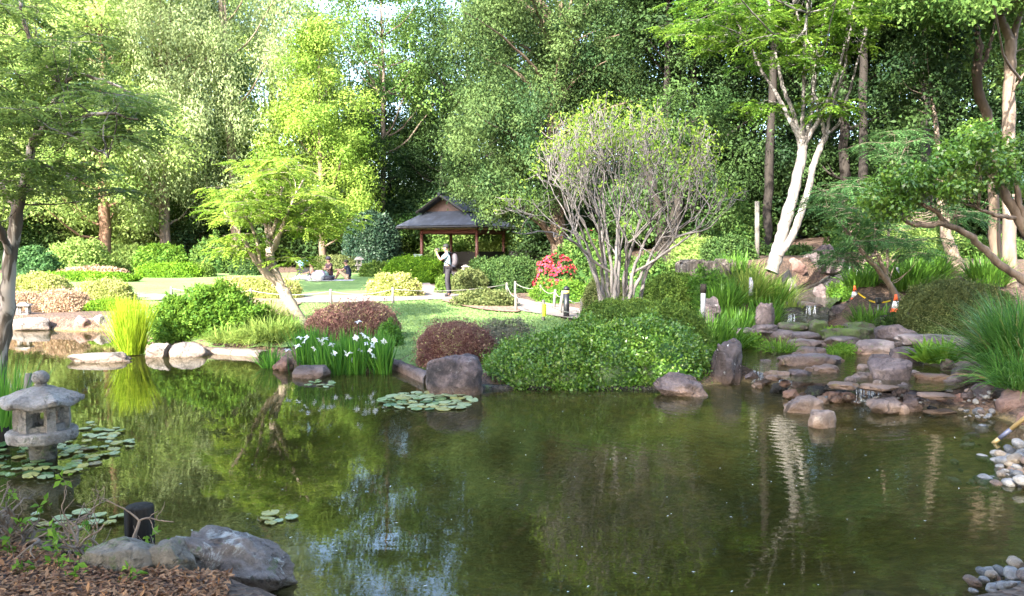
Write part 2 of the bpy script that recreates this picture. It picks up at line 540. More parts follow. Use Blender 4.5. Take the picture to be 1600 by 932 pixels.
# made things
M["timber_dark"] = bark_mat("timber_dark", [(0.35, (0.004, 0.0035, 0.003)), (0.65, (0.022, 0.018, 0.014))], 14, 0.08, 0.02)
M["timber_grey"] = bark_mat("timber_grey", [(0.3, (0.085, 0.077, 0.067)), (0.7, (0.18, 0.168, 0.15))], 18, 0.08, 0.006)
M["timber_red"] = plain_mat("timber_red", (0.085, 0.028, 0.022), 0.55)
M["timber_black"] = plain_mat("timber_black", (0.008, 0.007, 0.007), 0.7)
M["soffit"] = plain_mat("soffit", (0.32, 0.25, 0.12), 0.7)
M["rope"] = plain_mat("rope", (0.20, 0.19, 0.17), 0.8, 0, 0.2, 60)
M["black_paint"] = plain_mat("black_paint", (0.012, 0.013, 0.016), 0.4)
M["yellow_band"] = plain_mat("yellow_band", (0.55, 0.42, 0.14), 0.5)
M["reflector"] = plain_mat("reflector", (0.70, 0.75, 0.02), 0.5)
M["orange"] = plain_mat("orange_plastic", (0.75, 0.12, 0.035), 0.45)
M["white_sleeve"] = plain_mat("white_sleeve", (0.75, 0.75, 0.76), 0.4)
M["yellow_plastic"] = plain_mat("yellow_plastic", (0.75, 0.48, 0.01), 0.45)
M["pipe"] = plain_mat("grey_pipe", (0.22, 0.22, 0.24), 0.5)
M["bamboo"] = plain_mat("bamboo", (0.24, 0.17, 0.075), 0.45)
M["slate_blue"] = plain_mat("dark_grip", (0.05, 0.055, 0.09), 0.5)
M["utility_green"] = plain_mat("utility_green", (0.13, 0.19, 0.16), 0.6)
# people
for k, c in dict(skin=(0.23, 0.13, 0.09), hair=(0.004, 0.0035, 0.0035), brown_hair=(0.018, 0.011, 0.007), shirt=(0.17, 0.25, 0.29), trousers=(0.009, 0.007, 0.012),
                 pack=(0.05, 0.043, 0.05), pack_dark=(0.012, 0.014, 0.026), navy=(0.008, 0.012, 0.03), khaki=(0.26, 0.19, 0.12), maroon=(0.03, 0.008, 0.016),
                 hat=(0.025, 0.02, 0.035), black=(0.005, 0.005, 0.007), greycloth=(0.26, 0.26, 0.30), bag_white=(0.42, 0.39, 0.44), bag_pink=(0.55, 0.33, 0.50), sky_cloth=(0.12, 0.28, 0.40)).items():
    M[k] = plain_mat("cloth_" + k, c, 0.75, 0, 0.12, 30)

# ------------------------------------------------------------------ terrain
SHORE = [(-400, 513), (-150, 513), (40, 513), (110, 518), (160, 517), (188, 530), (235, 548), (320, 552), (412, 556), (440, 575), (520, 580), (600, 586),
         (612, 573), (640, 584), (664, 594), (740, 610), (850, 608), (1000, 608), (1100, 606), (1160, 598), (1200, 604), (1250, 622), (1330, 630), (1420, 640), (1480, 645),
         (1560, 656), (1592, 676), (1560, 700), (1575, 735), (1625, 790), (1660, 850), (1610, 892), (1545, 925), (1480, 950), (1340, 970), (1240, 990), (1000, 1010),
         (700, 1010), (520, 965), (450, 935), (380, 925), (250, 925), (150, 900), (60, 880), (-100, 858), (-260, 830), (-120, 752), (-20, 700), (-12, 645), (-50, 600), (-120, 572), (-300, 542)]
SHORE = np.array([Gz(px, py, 0.0)[:2] for px, py in SHORE])
POOL_Z = 0.26
POOL = np.array([Gz(px, py, POOL_Z)[:2] for px, py in [(1166, 574), (1205, 586), (1240, 596), (1290, 600), (1340, 603), (1400, 606), (1450, 612), (1500, 606), (1515, 592),
                 (1500, 574), (1460, 560), (1420, 546), (1340, 536), (1270, 532), (1200, 524), (1150, 526), (1140, 552)]])
STREAM = np.array([[*P(1245, 505, 15.4)[:2], 0.40, 0.7], [*P(1248, 490, 17.0)[:2], 0.62, 0.8], [*P(1262, 472, 19.0)[:2], 0.74, 0.9], [*P(1300, 445, 21.0)[:2], 0.98, 0.8], [*P(1335, 425, 22.5)[:2], 1.32, 0.6]])


def poly_sd(X, Y, poly):
    """signed distance, positive inside"""
    X = np.asarray(X, float); Y = np.asarray(Y, float)
    best = np.full(X.shape, 1e9); inside = np.zeros(X.shape, bool)
    n = len(poly)
    for i in range(n):
        x1, y1 = poly[i]; x2, y2 = poly[(i + 1) % n]
        ex, ey = x2 - x1, y2 - y1
        t = np.clip(((X - x1) * ex + (Y - y1) * ey) / (ex * ex + ey * ey + 1e-12), 0, 1)
        best = np.minimum(best, np.hypot(X - x1 - t * ex, Y - y1 - t * ey))
        c = ((y1 > Y) != (y2 > Y)) & (X < ex * (Y - y1) / (ey if abs(ey) > 1e-12 else 1e-12) + x1)
        inside ^= c
    return np.where(inside, best, -best)


def sm(t):
    t = np.clip(t, 0, 1)
    return t * t * (3 - 2 * t)


def H(X, Y):
    X = np.asarray(X, float); Y = np.asarray(Y, float)
    z = np.interp(Y, [-60, -10, 0, 3, 5, 9, 12, 18, 25, 37, 45, 60, 100, 300, 900], [0.8, 0.6, 0.36, 0.26, 0.2, 0.16, 0.17, 0.27, 0.40, 0.62, 0.9, 1.3, 2.0, 3.0, 4.0])
    z = z + 1.4 * sm((X - 2) / 5) * sm((Y - 13.5) / 6.5) + 0.8 * sm((X - 6) / 12) * sm((Y - 20) / 15)
    z = z + 0.25 * sm((X - 6.2) / 3) * (1 - sm((Y - 10) / 4))
    z = z + 0.03 * np.sin(X * 0.9 + 1) * np.cos(Y * 0.7)
    ps = poly_sd(X, Y, POOL)
    z = np.where(ps > -0.25, np.minimum(z, POOL_Z - 0.02 - 0.16 * sm((ps + 0.05) / 0.4)), z)
    # stream bed
    for i in range(len(STREAM) - 1):
        a, b = STREAM[i], STREAM[i + 1]
        ex, ey = b[0] - a[0], b[1] - a[1]
        t = np.clip(((X - a[0]) * ex + (Y - a[1]) * ey) / (ex * ex + ey * ey), 0, 1)
        d = np.hypot(X - a[0] - t * ex, Y - a[1] - t * ey)
        w = a[3] + (b[3] - a[3]) * t
        zw = a[2] + (b[2] - a[2]) * t - 0.14
        k = 1 - sm((d / w - 0.75) / 0.9)
        z = np.where(z > zw, z + (zw - z) * k, z)
    s = poly_sd(X, Y, SHORE)
    depth = -0.05 - 0.55 * sm((s - 0.0) / 2.4)
    z = np.where(s > 0, depth, np.where(s > -0.35, depth * 0 + (-0.05) + (z + 0.05) * sm((-s) / 0.35), z))
    return z


def gz(x, y):
    return float(H(np.array([x]), np.array([y]))[0])


def on(px, d):
    """a point of the ground under picture column px at distance d"""
    x = (px - 800) / F * d / (math.cos(PITCH) ** 2 + 0) * 1.0
    x = P(px, 466, d)[0]
    return np.array([x, d, gz(x, d)])


xs = np.unique(np.concatenate([np.linspace(-600, -60, 18), np.linspace(-60, -16, 45), np.arange(-16, 16, 0.22), np.linspace(16, 60, 45), np.linspace(60, 600, 18)]))
ys = np.unique(np.concatenate([np.linspace(-120, -6, 20), np.arange(-6, 3, 0.5), np.arange(3, 24, 0.18), np.linspace(24, 70, 80), np.linspace(70, 900, 30)]))
GX, GY = np.meshgrid(xs, ys)
GZ = H(GX.ravel(), GY.ravel()).reshape(GX.shape)
gv = np.stack([GX, GY, GZ], -1).reshape(-1, 3)
nx, ny = len(xs), len(ys)
ii, jj = np.meshgrid(np.arange(nx - 1), np.arange(ny - 1))
b0 = (jj * nx + ii).ravel()
gf = np.stack([b0, b0 + 1, b0 + nx + 1, b0 + nx], 1)

# ground material: leaf mulch above the water, silt and gravel below it
m, t, N, Lk, b = nt("mulch_and_silt")
geo = N.new("ShaderNodeNewGeometry"); pos = geo.outputs["Position"]
vo = N.new("ShaderNodeTexVoronoi"); vo.inputs["Scale"].default_value = 26; Lk.new(pos, vo.inputs["Vector"])
n1 = noise_node(N, Lk, 3.0, 8, 0.65, pos); n2 = noise_node(N, Lk, 30, 4, 0.6, pos)
chips = ramp(N, Lk, vo.outputs["Color"], [(0.1, (0.032, 0.018, 0.012)), (0.5, (0.08, 0.045, 0.029)), (0.9, (0.17, 0.105, 0.07))]).outputs[0]
big = ramp(N, Lk, n1.outputs[0], [(0.3, (0.55, 0.55, 0.5)), (0.7, (1.1, 1.1, 1.1))]).outputs[0]
mul = mixc(N, Lk, 1.0, chips, big, 'MULTIPLY')
silt = ramp(N, Lk, n1.outputs[0], [(0.25, (0.10, 0.075, 0.03)), (0.5, (0.21, 0.15, 0.06)), (0.75, (0.36, 0.24, 0.10))]).outputs[0]
v2 = N.new("ShaderNodeTexVoronoi"); v2.inputs["Scale"].default_value = 7; Lk.new(pos, v2.inputs["Vector"])
peb = ramp(N, Lk, v2.outputs["Distance"], [(0.1, (1.15, 1.15, 1.1)), (0.55, (0.55, 0.55, 0.5))]).outputs[0]
silt = mixc(N, Lk, 1.0, silt, peb, 'MULTIPLY')
sx = N.new("ShaderNodeSeparateXYZ"); Lk.new(pos, sx.inputs[0])
mr = N.new("ShaderNodeMapRange"); Lk.new(sx.outputs[2], mr.inputs[0])
mr.inputs[1].default_value = 0.0; mr.inputs[2].default_value = 0.07
c = mixc(N, Lk, mr.outputs[0], silt, mul)
Lk.new(c, b.inputs["Base Color"]); b.inputs["Roughness"].default_value = 0.9
bump(N, Lk, vo.outputs["Distance"], b, 0.03, 0.8)
M["ground"] = m
ground = link("ground", raw_mesh("ground", gv, gf, 4, True), M["ground"])
tag(ground, "mulched garden ground running down into the pond bed", "ground", kind="structure")

# lawn, path, beds: sheets draped a little above the ground
m, t, N, Lk, b = nt("lawn_grass")
geo = N.new("ShaderNodeNewGeometry"); pos = geo.outputs["Position"]
n1 = noise_node(N, Lk, 0.7, 6, 0.6, pos); n2 = noise_node(N, Lk, 60, 4, 0.8, pos); n3 = noise_node(N, Lk, 9, 5, 0.7, pos)
c = ramp(N, Lk, n1.outputs[0], [(0.3, (0.12, 0.195, 0.07)), (0.55, (0.155, 0.24, 0.088)), (0.75, (0.195, 0.265, 0.105))]).outputs[0]
g = ramp(N, Lk, n2.outputs[0], [(0.25, (0.55, 0.6, 0.5)), (0.75, (1.35, 1.3, 1.3))]).outputs[0]
c = mixc(N, Lk, 1.0, c, g, 'MULTIPLY')
g = ramp(N, Lk, n3.outputs[0], [(0.3, (0.8, 0.82, 0.8)), (0.7, (1.15, 1.12, 1.1))]).outputs[0]
c = mixc(N, Lk, 1.0, c, g, 'MULTIPLY')
Lk.new(c, b.inputs["Base Color"]); b.inputs["Roughness"].default_value = 0.95; b.inputs["Specular IOR Level"].default_value = 0.1
bump(N, Lk, n2.outputs[0], b, 0.03, 0.8)
M["lawn"] = m
m, t, N, Lk, b = nt("path_concrete")
geo = N.new("ShaderNodeNewGeometry"); pos = geo.outputs["Position"]
n1 = noise_node(N, Lk, 1.5, 8, 0.65, pos); n2 = noise_node(N, Lk, 45, 4, 0.7, pos)
c = ramp(N, Lk, n1.outputs[0], [(0.3, (0.125, 0.10, 0.088)), (0.7, (0.18, 0.15, 0.135))]).outputs[0]
g = ramp(N, Lk, n2.outputs[0], [(0.3, (0.8, 0.8, 0.8)), (0.7, (1.1, 1.1, 1.1))]).outputs[0]
c = mixc(N, Lk, 1.0, c, g, 'MULTIPLY')
Lk.new(c, b.inputs["Base Color"]); b.inputs["Roughness"].default_value = 0.9
M["path"] = m
m, t, N, Lk, b = nt("bark_mulch")
geo = N.new("ShaderNodeNewGeometry"); pos = geo.outputs["Position"]
vo = N.new("ShaderNodeTexVoronoi"); vo.inputs["Scale"].default_value = 18; Lk.new(pos, vo.inputs["Vector"])
c = ramp(N, Lk, vo.outputs["Color"], [(0.1, (0.08, 0.04, 0.026)), (0.5, (0.155, 0.083, 0.055)), (0.9, (0.26, 0.165, 0.12))]).outputs[0]
Lk.new(c, b.inputs["Base Color"]); b.inputs["Roughness"].default_value = 0.9
bump(N, Lk, vo.outputs["Distance"], b, 0.03, 0.8)
M["mulch"] = m


def curve_outline(pts, per=6):
    pts = np.asarray(pts, float); n = len(pts); out = []
    for i in range(n):
        p0, p1, p2, p3 = pts[i - 1], pts[i], pts[(i + 1) % n], pts[(i + 2) % n]
        for k in range(per):
            t_ = k / per
            out.append(0.5 * (2 * p1 + (p2 - p0) * t_ + (2 * p0 - 5 * p1 + 4 * p2 - p3) * t_ ** 2 + (3 * p1 - p0 - 3 * p2 + p3) * t_ ** 3))
    return np.array(out)


def sheet(name, outline, lift, mat, step=0.5, flat_z=None, thick=0.0, rnd=True):
    ol = curve_outline(outline) if rnd else np.asarray(outline, float)
    x0, y0 = ol.min(0); x1, y1 = ol.max(0)
    gx, gy = np.meshgrid(np.arange(x0, x1, step), np.arange(y0, y1, step))
    gx = gx.ravel(); gy = gy.ravel()
    keep = poly_sd(gx, gy, ol) > step * 0.35
    pts = [Vector(p) for p in ol] + [Vector((a, b_)) for a, b_ in zip(gx[keep], gy[keep])]
    n = len(ol)
    r = geometry.delaunay_2d_cdt(pts, [], [list(range(n))], 1, 1e-5)
    vv = np.array([(p.x, p.y) for p in r[0]])
    z = H(vv[:, 0], vv[:, 1]) + lift if flat_z is None else np.full(len(vv), flat_z)
    me = bpy.data.meshes.new(name)
    me.from_pydata([(float(a[0]), float(a[1]), float(zz)) for a, zz in zip(vv, z)], [], [list(f) for f in r[2]])
    me.update(); me.shade_smooth()
    return link(name, me, mat)


lawn_ol = [on(615, 12.4)[:2], on(655, 11.6)[:2], on(700, 11.6)[:2], on(800, 12.5)[:2], on(900, 16.5)[:2], on(860, 19.0)[:2], on(790, 22.0)[:2], on(715, 24.5)[:2], on(660, 30)[:2], on(612, 40)[:2],
           on(520, 42)[:2], on(330, 41)[:2], on(150, 41)[:2], on(-100, 40)[:2], on(-300, 33)[:2], on(-80, 26)[:2], on(170, 23.5)[:2], on(175, 17.5)[:2], on(215, 16)[:2], on(330, 14.6)[:2], on(420, 14.3)[:2], on(455, 13.6)[:2], on(560, 13.4)[:2], on(608, 13)[:2]]
lawn = sheet("lawn", lawn_ol, 0.022, M["lawn"], 0.3)
nb_ = 52000
bx_ = np.stack([rng.uniform(-9, 3, nb_), 12.0 + 12.5 * rng.random(nb_) ** 1.3], 1)
bx_ = bx_[poly_sd(bx_[:, 0], bx_[:, 1], curve_outline(lawn_ol)) > -0.02]
nb_ = len(bx_)
bp_ = np.stack([bx_[:, 0], bx_[:, 1], H(bx_[:, 0], bx_[:, 1]) + 0.018], 1)
bv, bf, ba = leaf_arrays(bp_, norm(ru(nb_) * [1, 1, 0.2] + np.array([0, 0, 0.9])), norm(ru(nb_) * [1, 1, 0.1] + [0, -0.4, 0.3]), 0.03 + 0.03 * rng.random(nb_), 0.010 + 0.002 * bx_[:, 1] / 4, np.clip(0.5 + 0.25 * rng.normal(size=nb_), 0, 1))
M["lf_lawn"] = leaf_mat("lawn_blade", (0.105, 0.18, 0.055), (0.185, 0.27, 0.09), 0.3)
go = link("lawn_blades", raw_mesh("lawn_blades", bv, bf, 4, False, ba), M["lf_lawn"])
tag(go, "short mown grass blades of the near lawn", "grass", kind="stuff")
tag(lawn, "mown lawn sweeping from the pond edge to the trees", "lawn", kind="structure")
far_path = [on(150, 24.6)[:2], on(300, 23.6)[:2], on(450, 23.3)[:2], on(600, 23.2)[:2], on(690, 24.0)[:2], on(760, 22.4)[:2], on(830, 19.8)[:2], on(900, 18.0)[:2], on(960, 16.8)[:2],
            on(985, 18.0)[:2], on(920, 20.5)[:2], on(858, 23.0)[:2], on(800, 25.0)[:2], on(745, 26.6)[:2], on(690, 29.5)[:2], on(672, 33)[:2], on(700, 38)[:2], on(760, 41)[:2], on(720, 41.5)[:2], on(650, 36)[:2], on(640, 32)[:2], on(650, 29)[:2],
            on(655, 27.2)[:2], on(600, 26.0)[:2], on(450, 25.6)[:2], on(300, 26.0)[:2], on(150, 27.0)[:2]]
path = sheet("garden_path", far_path, 0.05, M["path"], 0.3)
tag(path, "pale concrete path curving past the lawn to the pavilion", "path", kind="structure")
for k, (ol, lab) in enumerate([
    ([on(690, 23.4)[:2], on(740, 21.0)[:2], on(800, 19.8)[:2], on(812, 20.6)[:2], on(790, 22.6)[:2], on(720, 24.2)[:2]], "reddish mulch bed under the low olive bush beside path"),
    ([on(370, 20.5)[:2], on(430, 19.0)[:2], on(455, 18.8)[:2], on(450, 21.5)[:2], on(470, 23.0)[:2], on(420, 24.4)[:2], on(340, 23.5)[:2]], "orange mulch bed behind the leaning tree"),
    ([on(735, 12.3)[:2], on(800, 12.0)[:2], on(800, 13.0)[:2], on(745, 13.4)[:2]], "small mulch patch behind the big boulder"),
]):
    tag(sheet("mulch_bed", ol, 0.068, M["mulch"], 0.25), lab, "mulch bed", kind="structure")

# ------------------------------------------------------------------ water
def water_mat(name, murk, murk_fac, absorb_density, ripple=1.0):
    m, t, N, Lk, b = nt(name)
    N.remove(b)
    geo = N.new("ShaderNodeNewGeometry"); pos = geo.outputs["Position"]
    mp = N.new("ShaderNodeMapping"); mp.inputs["Scale"].default_value = (1.0, 1.5, 1); Lk.new(pos, mp.inputs[0])
    na = noise_node(N, Lk, 1.6, 3, 0.5, mp.outputs[0], 0.4)
    nb = noise_node(N, Lk, 6.5, 3, 0.55, mp.outputs[0], 0.6)
    ncz = noise_node(N, Lk, 16.0, 2, 0.5, mp.outputs[0], 0.3)
    # rings spreading from the cascade
    f = Gz(1215, 612, 0)
    vm = N.new("ShaderNodeVectorMath"); vm.operation = 'DISTANCE'; Lk.new(pos, vm.inputs[0]); vm.inputs[1].default_value = (f[0], f[1], 0)
    wv = N.new("ShaderNodeTexWave"); wv.wave_type = 'RINGS'; wv.rings_direction = 'SPHERICAL'
    wv.inputs["Scale"].default_value = 2.1; wv.inputs["Distortion"].default_value = 3.5; wv.inputs["Detail"].default_value = 2; wv.inputs["Detail Scale"].default_value = 1.6
    sb = N.new("ShaderNodeVectorMath"); sb.operation = 'SUBTRACT'; Lk.new(pos, sb.inputs[0]); sb.inputs[1].default_value = (f[0], f[1], 0)
    Lk.new(sb.outputs[0], wv.inputs["Vector"])
    fall = N.new("ShaderNodeMapRange"); Lk.new(vm.outputs["Value"], fall.inputs[0])
    fall.inputs[1].default_value = 0.3; fall.inputs[2].default_value = 6.5; fall.inputs[3].default_value = 1.0; fall.inputs[4].default_value = 0.025

    def mul(a, k):
        x = N.new("ShaderNodeMath"); x.operation = 'MULTIPLY'
        Lk.new(a, x.inputs[0])
        if isinstance(k, float): x.inputs[1].default_value = k
        else: Lk.new(k, x.inputs[1])
        return x.outputs[0]

    def add(a, b_):
        x = N.new("ShaderNodeMath"); x.operation = 'ADD'; Lk.new(a, x.inputs[0]); Lk.new(b_, x.inputs[1]); return x.outputs[0]
    rough_part = add(mul(wv.outputs["Fac"], 0.006 * ripple), add(mul(nb.outputs[0], 0.016 * ripple), mul(ncz.outputs[0], 0.006 * ripple)))
    h = add(mul(na.outputs[0], 0.007 * ripple), add(mul(rough_part, fall.outputs[0]), mul(nb.outputs[0], 0.0010 * ripple)))
    bn = N.new("ShaderNodeBump"); bn.inputs["Distance"].default_value = 1.0; bn.inputs["Strength"].default_value = 1.0
    Lk.new(h, bn.inputs["Height"])
    fr = N.new("ShaderNodeFresnel"); fr.inputs["IOR"].default_value = 1.33; Lk.new(bn.outputs[0], fr.inputs["Normal"])
    gl = N.new("ShaderNodeBsdfGlossy"); gl.inputs["Roughness"].default_value = 0.0; Lk.new(bn.outputs[0], gl.inputs["Normal"])
    gl.inputs["Color"].default_value = (0.96, 0.97, 0.95, 1)
    df = N.new("ShaderNodeBsdfDiffuse"); df.inputs["Color"].default_value = (*murk, 1)
    tr = N.new("ShaderNodeBsdfTransparent"); tr.inputs["Color"].default_value = (0.93, 0.93, 0.85, 1)
    m1 = N.new("ShaderNodeMixShader"); m1.inputs[0].default_value = murk_fac
    Lk.new(tr.outputs[0], m1.inputs[1]); Lk.new(df.outputs[0], m1.inputs[2])
    m2 = N.new("ShaderNodeMixShader"); Lk.new(fr.outputs[0], m2.inputs[0])
    Lk.new(m1.outputs[0], m2.inputs[1]); Lk.new(gl.outputs[0], m2.inputs[2])
    Lk.new(m2.outputs[0], N["Material Output"].inputs["Surface"])
    va = N.new("ShaderNodeVolumeAbsorption"); va.inputs["Color"].default_value = (0.57, 0.555, 0.11, 1); va.inputs["Density"].default_value = absorb_density
    Lk.new(va.outputs[0], N["Material Output"].inputs["Volume"])
    return m


M["water"] = water_mat("pond_water", (0.045, 0.044, 0.013), 0.33, 2.1, 0.17)
M["pool"] = water_mat("pool_water", (0.07, 0.06, 0.02), 0.22, 2.0, 1.0)
grown = []
cen = SHORE.mean(0)
w_x0, w_y0 = SHORE.min(0) - 0.4; w_x1, w_y1 = SHORE.max(0) + 0.4
# the water sheet reaches a little under the banks
n = len(SHORE)
area = 0.5 * sum(SHORE[i][0] * SHORE[(i + 1) % n][1] - SHORE[(i + 1) % n][0] * SHORE[i][1] for i in range(n))
off = []
for i in range(n):
    e1 = norm(SHORE[i] - SHORE[i - 1]); e2 = norm(SHORE[(i + 1) % n] - SHORE[i])
    tdir = norm(e1 + e2)
    nn = np.array([tdir[1], -tdir[0]]) * (1 if area > 0 else -1)
    off.append(SHORE[i] + nn * 0.16)
pond = sheet("pond_water", off, 0, M["water"], 0.8, flat_z=0.0, rnd=False)
tag(pond, "murky green pond water mirroring the trees", "water", kind="structure")
pool = sheet("pool_water", POOL, 0, M["pool"], 0.6, flat_z=POOL_Z, rnd=True)
tag(pool, "shallow pool above the cascade with stepping stones", "water", kind="structure")

# stream ribbon coming down the hill
m, t, N, Lk, b = nt("falling_water")
b.inputs["Base Color"].default_value = (0.62, 0.66, 0.72, 1); b.inputs["Roughness"].default_value = 0.12
tr = N.new("ShaderNodeBsdfTransparent"); mx = N.new("ShaderNodeMixShader"); mx.inputs[0].default_value = 0.24
Lk.new(tr.outputs[0], mx.inputs[1]); Lk.new(b.outputs[0], mx.inputs[2]); Lk.new(mx.outputs[0], N["Material Output"].inputs[0])
M["falls"] = m
m, t, N, Lk, b = nt("rapids")
geo = N.new("ShaderNodeNewGeometry"); pos = geo.outputs["Position"]
n1 = noise_node(N, Lk, 9, 6, 0.7, pos, 1.0)
c = ramp(N, Lk, n1.outputs[0], [(0.5, (0.025, 0.025, 0.02)), (0.66, (0.10, 0.105, 0.11)), (0.8, (0.4, 0.42, 0.44))]).outputs[0]
Lk.new(c, b.inputs["Base Color"]); b.inputs["Roughness"].default_value = 0.06
n2 = noise_node(N, Lk, 14, 3, 0.6, pos, 0.5)
bump(N, Lk, n2.outputs[0], b, 0.03, 1.0)
M["rapids"] = m
sv, sf = [], []
pc, wc = spline(STREAM[:, :3], STREAM[:, 3], 6)
tt = norm(np.gradient(pc[:, :2], axis=0))
nrm2 = np.stack([-tt[:, 1], tt[:, 0]], 1)
K = 9
for i in range(len(pc)):
    for k in range(K):
        u = k / (K - 1) * 2 - 1
        sv.append((pc[i, 0] + nrm2[i, 0] * u * wc[i] * 0.8, pc[i, 1] + nrm2[i, 1] * u * wc[i] * 0.8, pc[i, 2] + 0.02 * rng.normal()))
for i in range(len(pc) - 1):
    for k in range(K - 1):
        sf.append((i * K + k, i * K + k + 1, (i + 1) * K + k + 1, (i + 1) * K + k))
me = bpy.data.meshes.new("stream_water"); me.from_pydata(sv, [], sf); me.update(); me.shade_smooth()
tag(link("stream_water", me, M["rapids"]), "rushing stream running down between the upper boulders", "water", kind="structure")


def waterfall(px0, px1, pyt, pyb, dt, db, label):
    """strands of falling water"""
    polys = []
    n_ = int((5 + (px1 - px0) * 0.6) * min(1.0, (11.5 / dt) ** 2 + 0.15))
    for k in range(n_):
        px = px0 + (px1 - px0) * rng.random()
        t1 = 0.75 + 0.3 * rng.random()
        tt_ = np.linspace(0, t1, 6)
        dr = rng.normal() * 1.5
        pts = np.array([P(px + dr * t_ + rng.normal() * 0.25, pyt + (pyb - pyt) * t_ ** 1.4 + rng.normal() * 0.3, dt + (db - dt) * (1 - (1 - min(t_, 1)) ** 2) + rng.normal() * 0.006) for t_ in tt_])
        r0 = (0.0025 + 0.005 * rng.random() ** 2) * dt / 11
        polys.append((pts, r0 * (1 + 0.5 * rng.random(6))))
    for k in range(n_):   # splashes at the foot
        c_ = P(px0 + (px1 - px0) * rng.random() * 1.1, pyb + rng.normal() * 1.0, db - 0.04 * rng.random())
        polys.append((np.array([c_, c_ + rng.normal(size=3) * [0.03, 0.02, 0.012]]), np.array([0.008, 0.005]) * dt / 11))
    tag(link("waterfall", tubes_mesh("waterfall", polys, 5), M["falls"]), label, "waterfall", kind="structure")


waterfall(1177, 1196, 571, 598, 11.35, 11.1, "little white waterfall beside the lichen splashed boulder")
waterfall(1216, 1236, 588, 606, 10.75, 10.55, "dark trickle of water left of the slanting stone")
waterfall(1336, 1376, 603, 628, 9.72, 9.55, "thin waterfall under the long dark ledge")
waterfall(1450, 1476, 614, 640, 9.55, 9.35, "small white waterfall at the right end of cascade")
waterfall(1260, 1274, 478, 496, 16.6, 16.4, "narrow waterfall in the upper stream")
waterfall(1229, 1241, 491, 506, 15.8, 15.6, "lower small fall in the upper stream")
waterfall(1326, 1344, 416, 438, 22.0, 21.8, "bright waterfall at the top of the stream")

# ------------------------------------------------------------------ trees
def leaf_obj(name, arrs, mat, parent, kind="stuff"):
    v, f, a = arrs
    o = link(name, raw_mesh(name, v, f, 4, False, a), mat, parent)
    if kind: o["kind"] = kind
    return o


def envelope_centers(K, R, z0, z1, shape, shell=0.45):
    """clump centres through the crown volume, denser towards its outside"""
    out = []
    while len(out) < K:
        t_ = rng.random()
        if shape == 'oval': prof = math.sin(PI * (0.08 + 0.88 * t_)) ** 0.6
        elif shape == 'cone': prof = (1.02 - t_) ** 0.75 * min(1, 0.55 + t_ * 3)
        elif shape == 'column': prof = min(1, 0.6 + t_ * 2.5) * min(1, (1.03 - t_) * 4) ** 0.6
        else: prof = math.sqrt(max(0.0, 1 - (t_ * 1.0) ** 2)) * min(1, 0.5 + t_ * 3)   # dome
        if rng.random() > prof: continue
        r = (shell + (1 - shell) * rng.random()) * R * prof
        a = rng.random() * 2 * PI
        k = 1 + 0.25 * math.sin(a * 3 + t_ * 7)
        out.append((math.cos(a) * r * k, math.sin(a) * r * k, z0 + (z1 - z0) * t_))
    return np.array(out)


def tree_meshes(tag_, Ht, R, z0, shape, K, cr, per, L, W, trunk_r, sides=8, flat=0.8, droop=0.35, limbs=26, lean=0.0, shell=0.45, stems=1):
    C = envelope_centers(K, R, z0 + cr * 0.5, Ht - cr * 0.6, shape, shell)
    C[:, 0] += lean * C[:, 2] / Ht
    polys = []
    axis = []
    for s in range(stems):
        ang = rng.random() * 6.28
        o_ = (0.5 * R * 0.5 if stems > 1 else 0.0)
        top = np.array([lean + math.cos(ang) * o_, math.sin(ang) * o_, Ht * 0.86])
        mid = np.array([lean * 0.5 + rng.normal() * 0.2 + math.cos(ang) * o_ * 0.5, rng.normal() * 0.2 + math.sin(ang) * o_ * 0.5, Ht * 0.45])
        b_ = np.array([math.cos(ang) * trunk_r * (1.2 if stems > 1 else 0), math.sin(ang) * trunk_r * (1.2 if stems > 1 else 0), -0.3])
        p, r = spline([b_, b_ * 0.9 + [0, 0, 0.5], mid * 0.45, mid, top], [trunk_r * 1.5, trunk_r * 1.08, trunk_r * 0.95, trunk_r * 0.6, trunk_r * 0.08], 5, trunk_r * 0.12)
        polys.append((p, r)); axis.append((p, r))
    for c in C[rng.choice(K, min(limbs, K), replace=False)]:
        p, r = axis[rng.integers(len(axis))]
        hz = max(z0 * 0.5, c[2] - 0.5 * math.hypot(c[0], c[1]) - 0.6)
        i = int(np.argmin(abs(p[:, 2] - hz)))
        a = p[i]
        m_ = a * 0.5 + c * 0.5 + np.array([0, 0, -0.12 * np.linalg.norm(c - a)])
        rr = min(r[i] * 0.55, 0.02 + 0.014 * np.linalg.norm(c - a))
        polys.append(spline([a, m_, c], [rr, rr * 0.7, rr * 0.2], 4, rr * 0.3))
    v, f, a = clump_leaves(C, cr * (0.7 + 0.6 * rng.random(K)), per, L, W, flat, 0.4, droop)
    return tubes_mesh(tag_ + "_trunk", polys, sides), raw_mesh(tag_ + "_crown", v, f, 4, False, a)


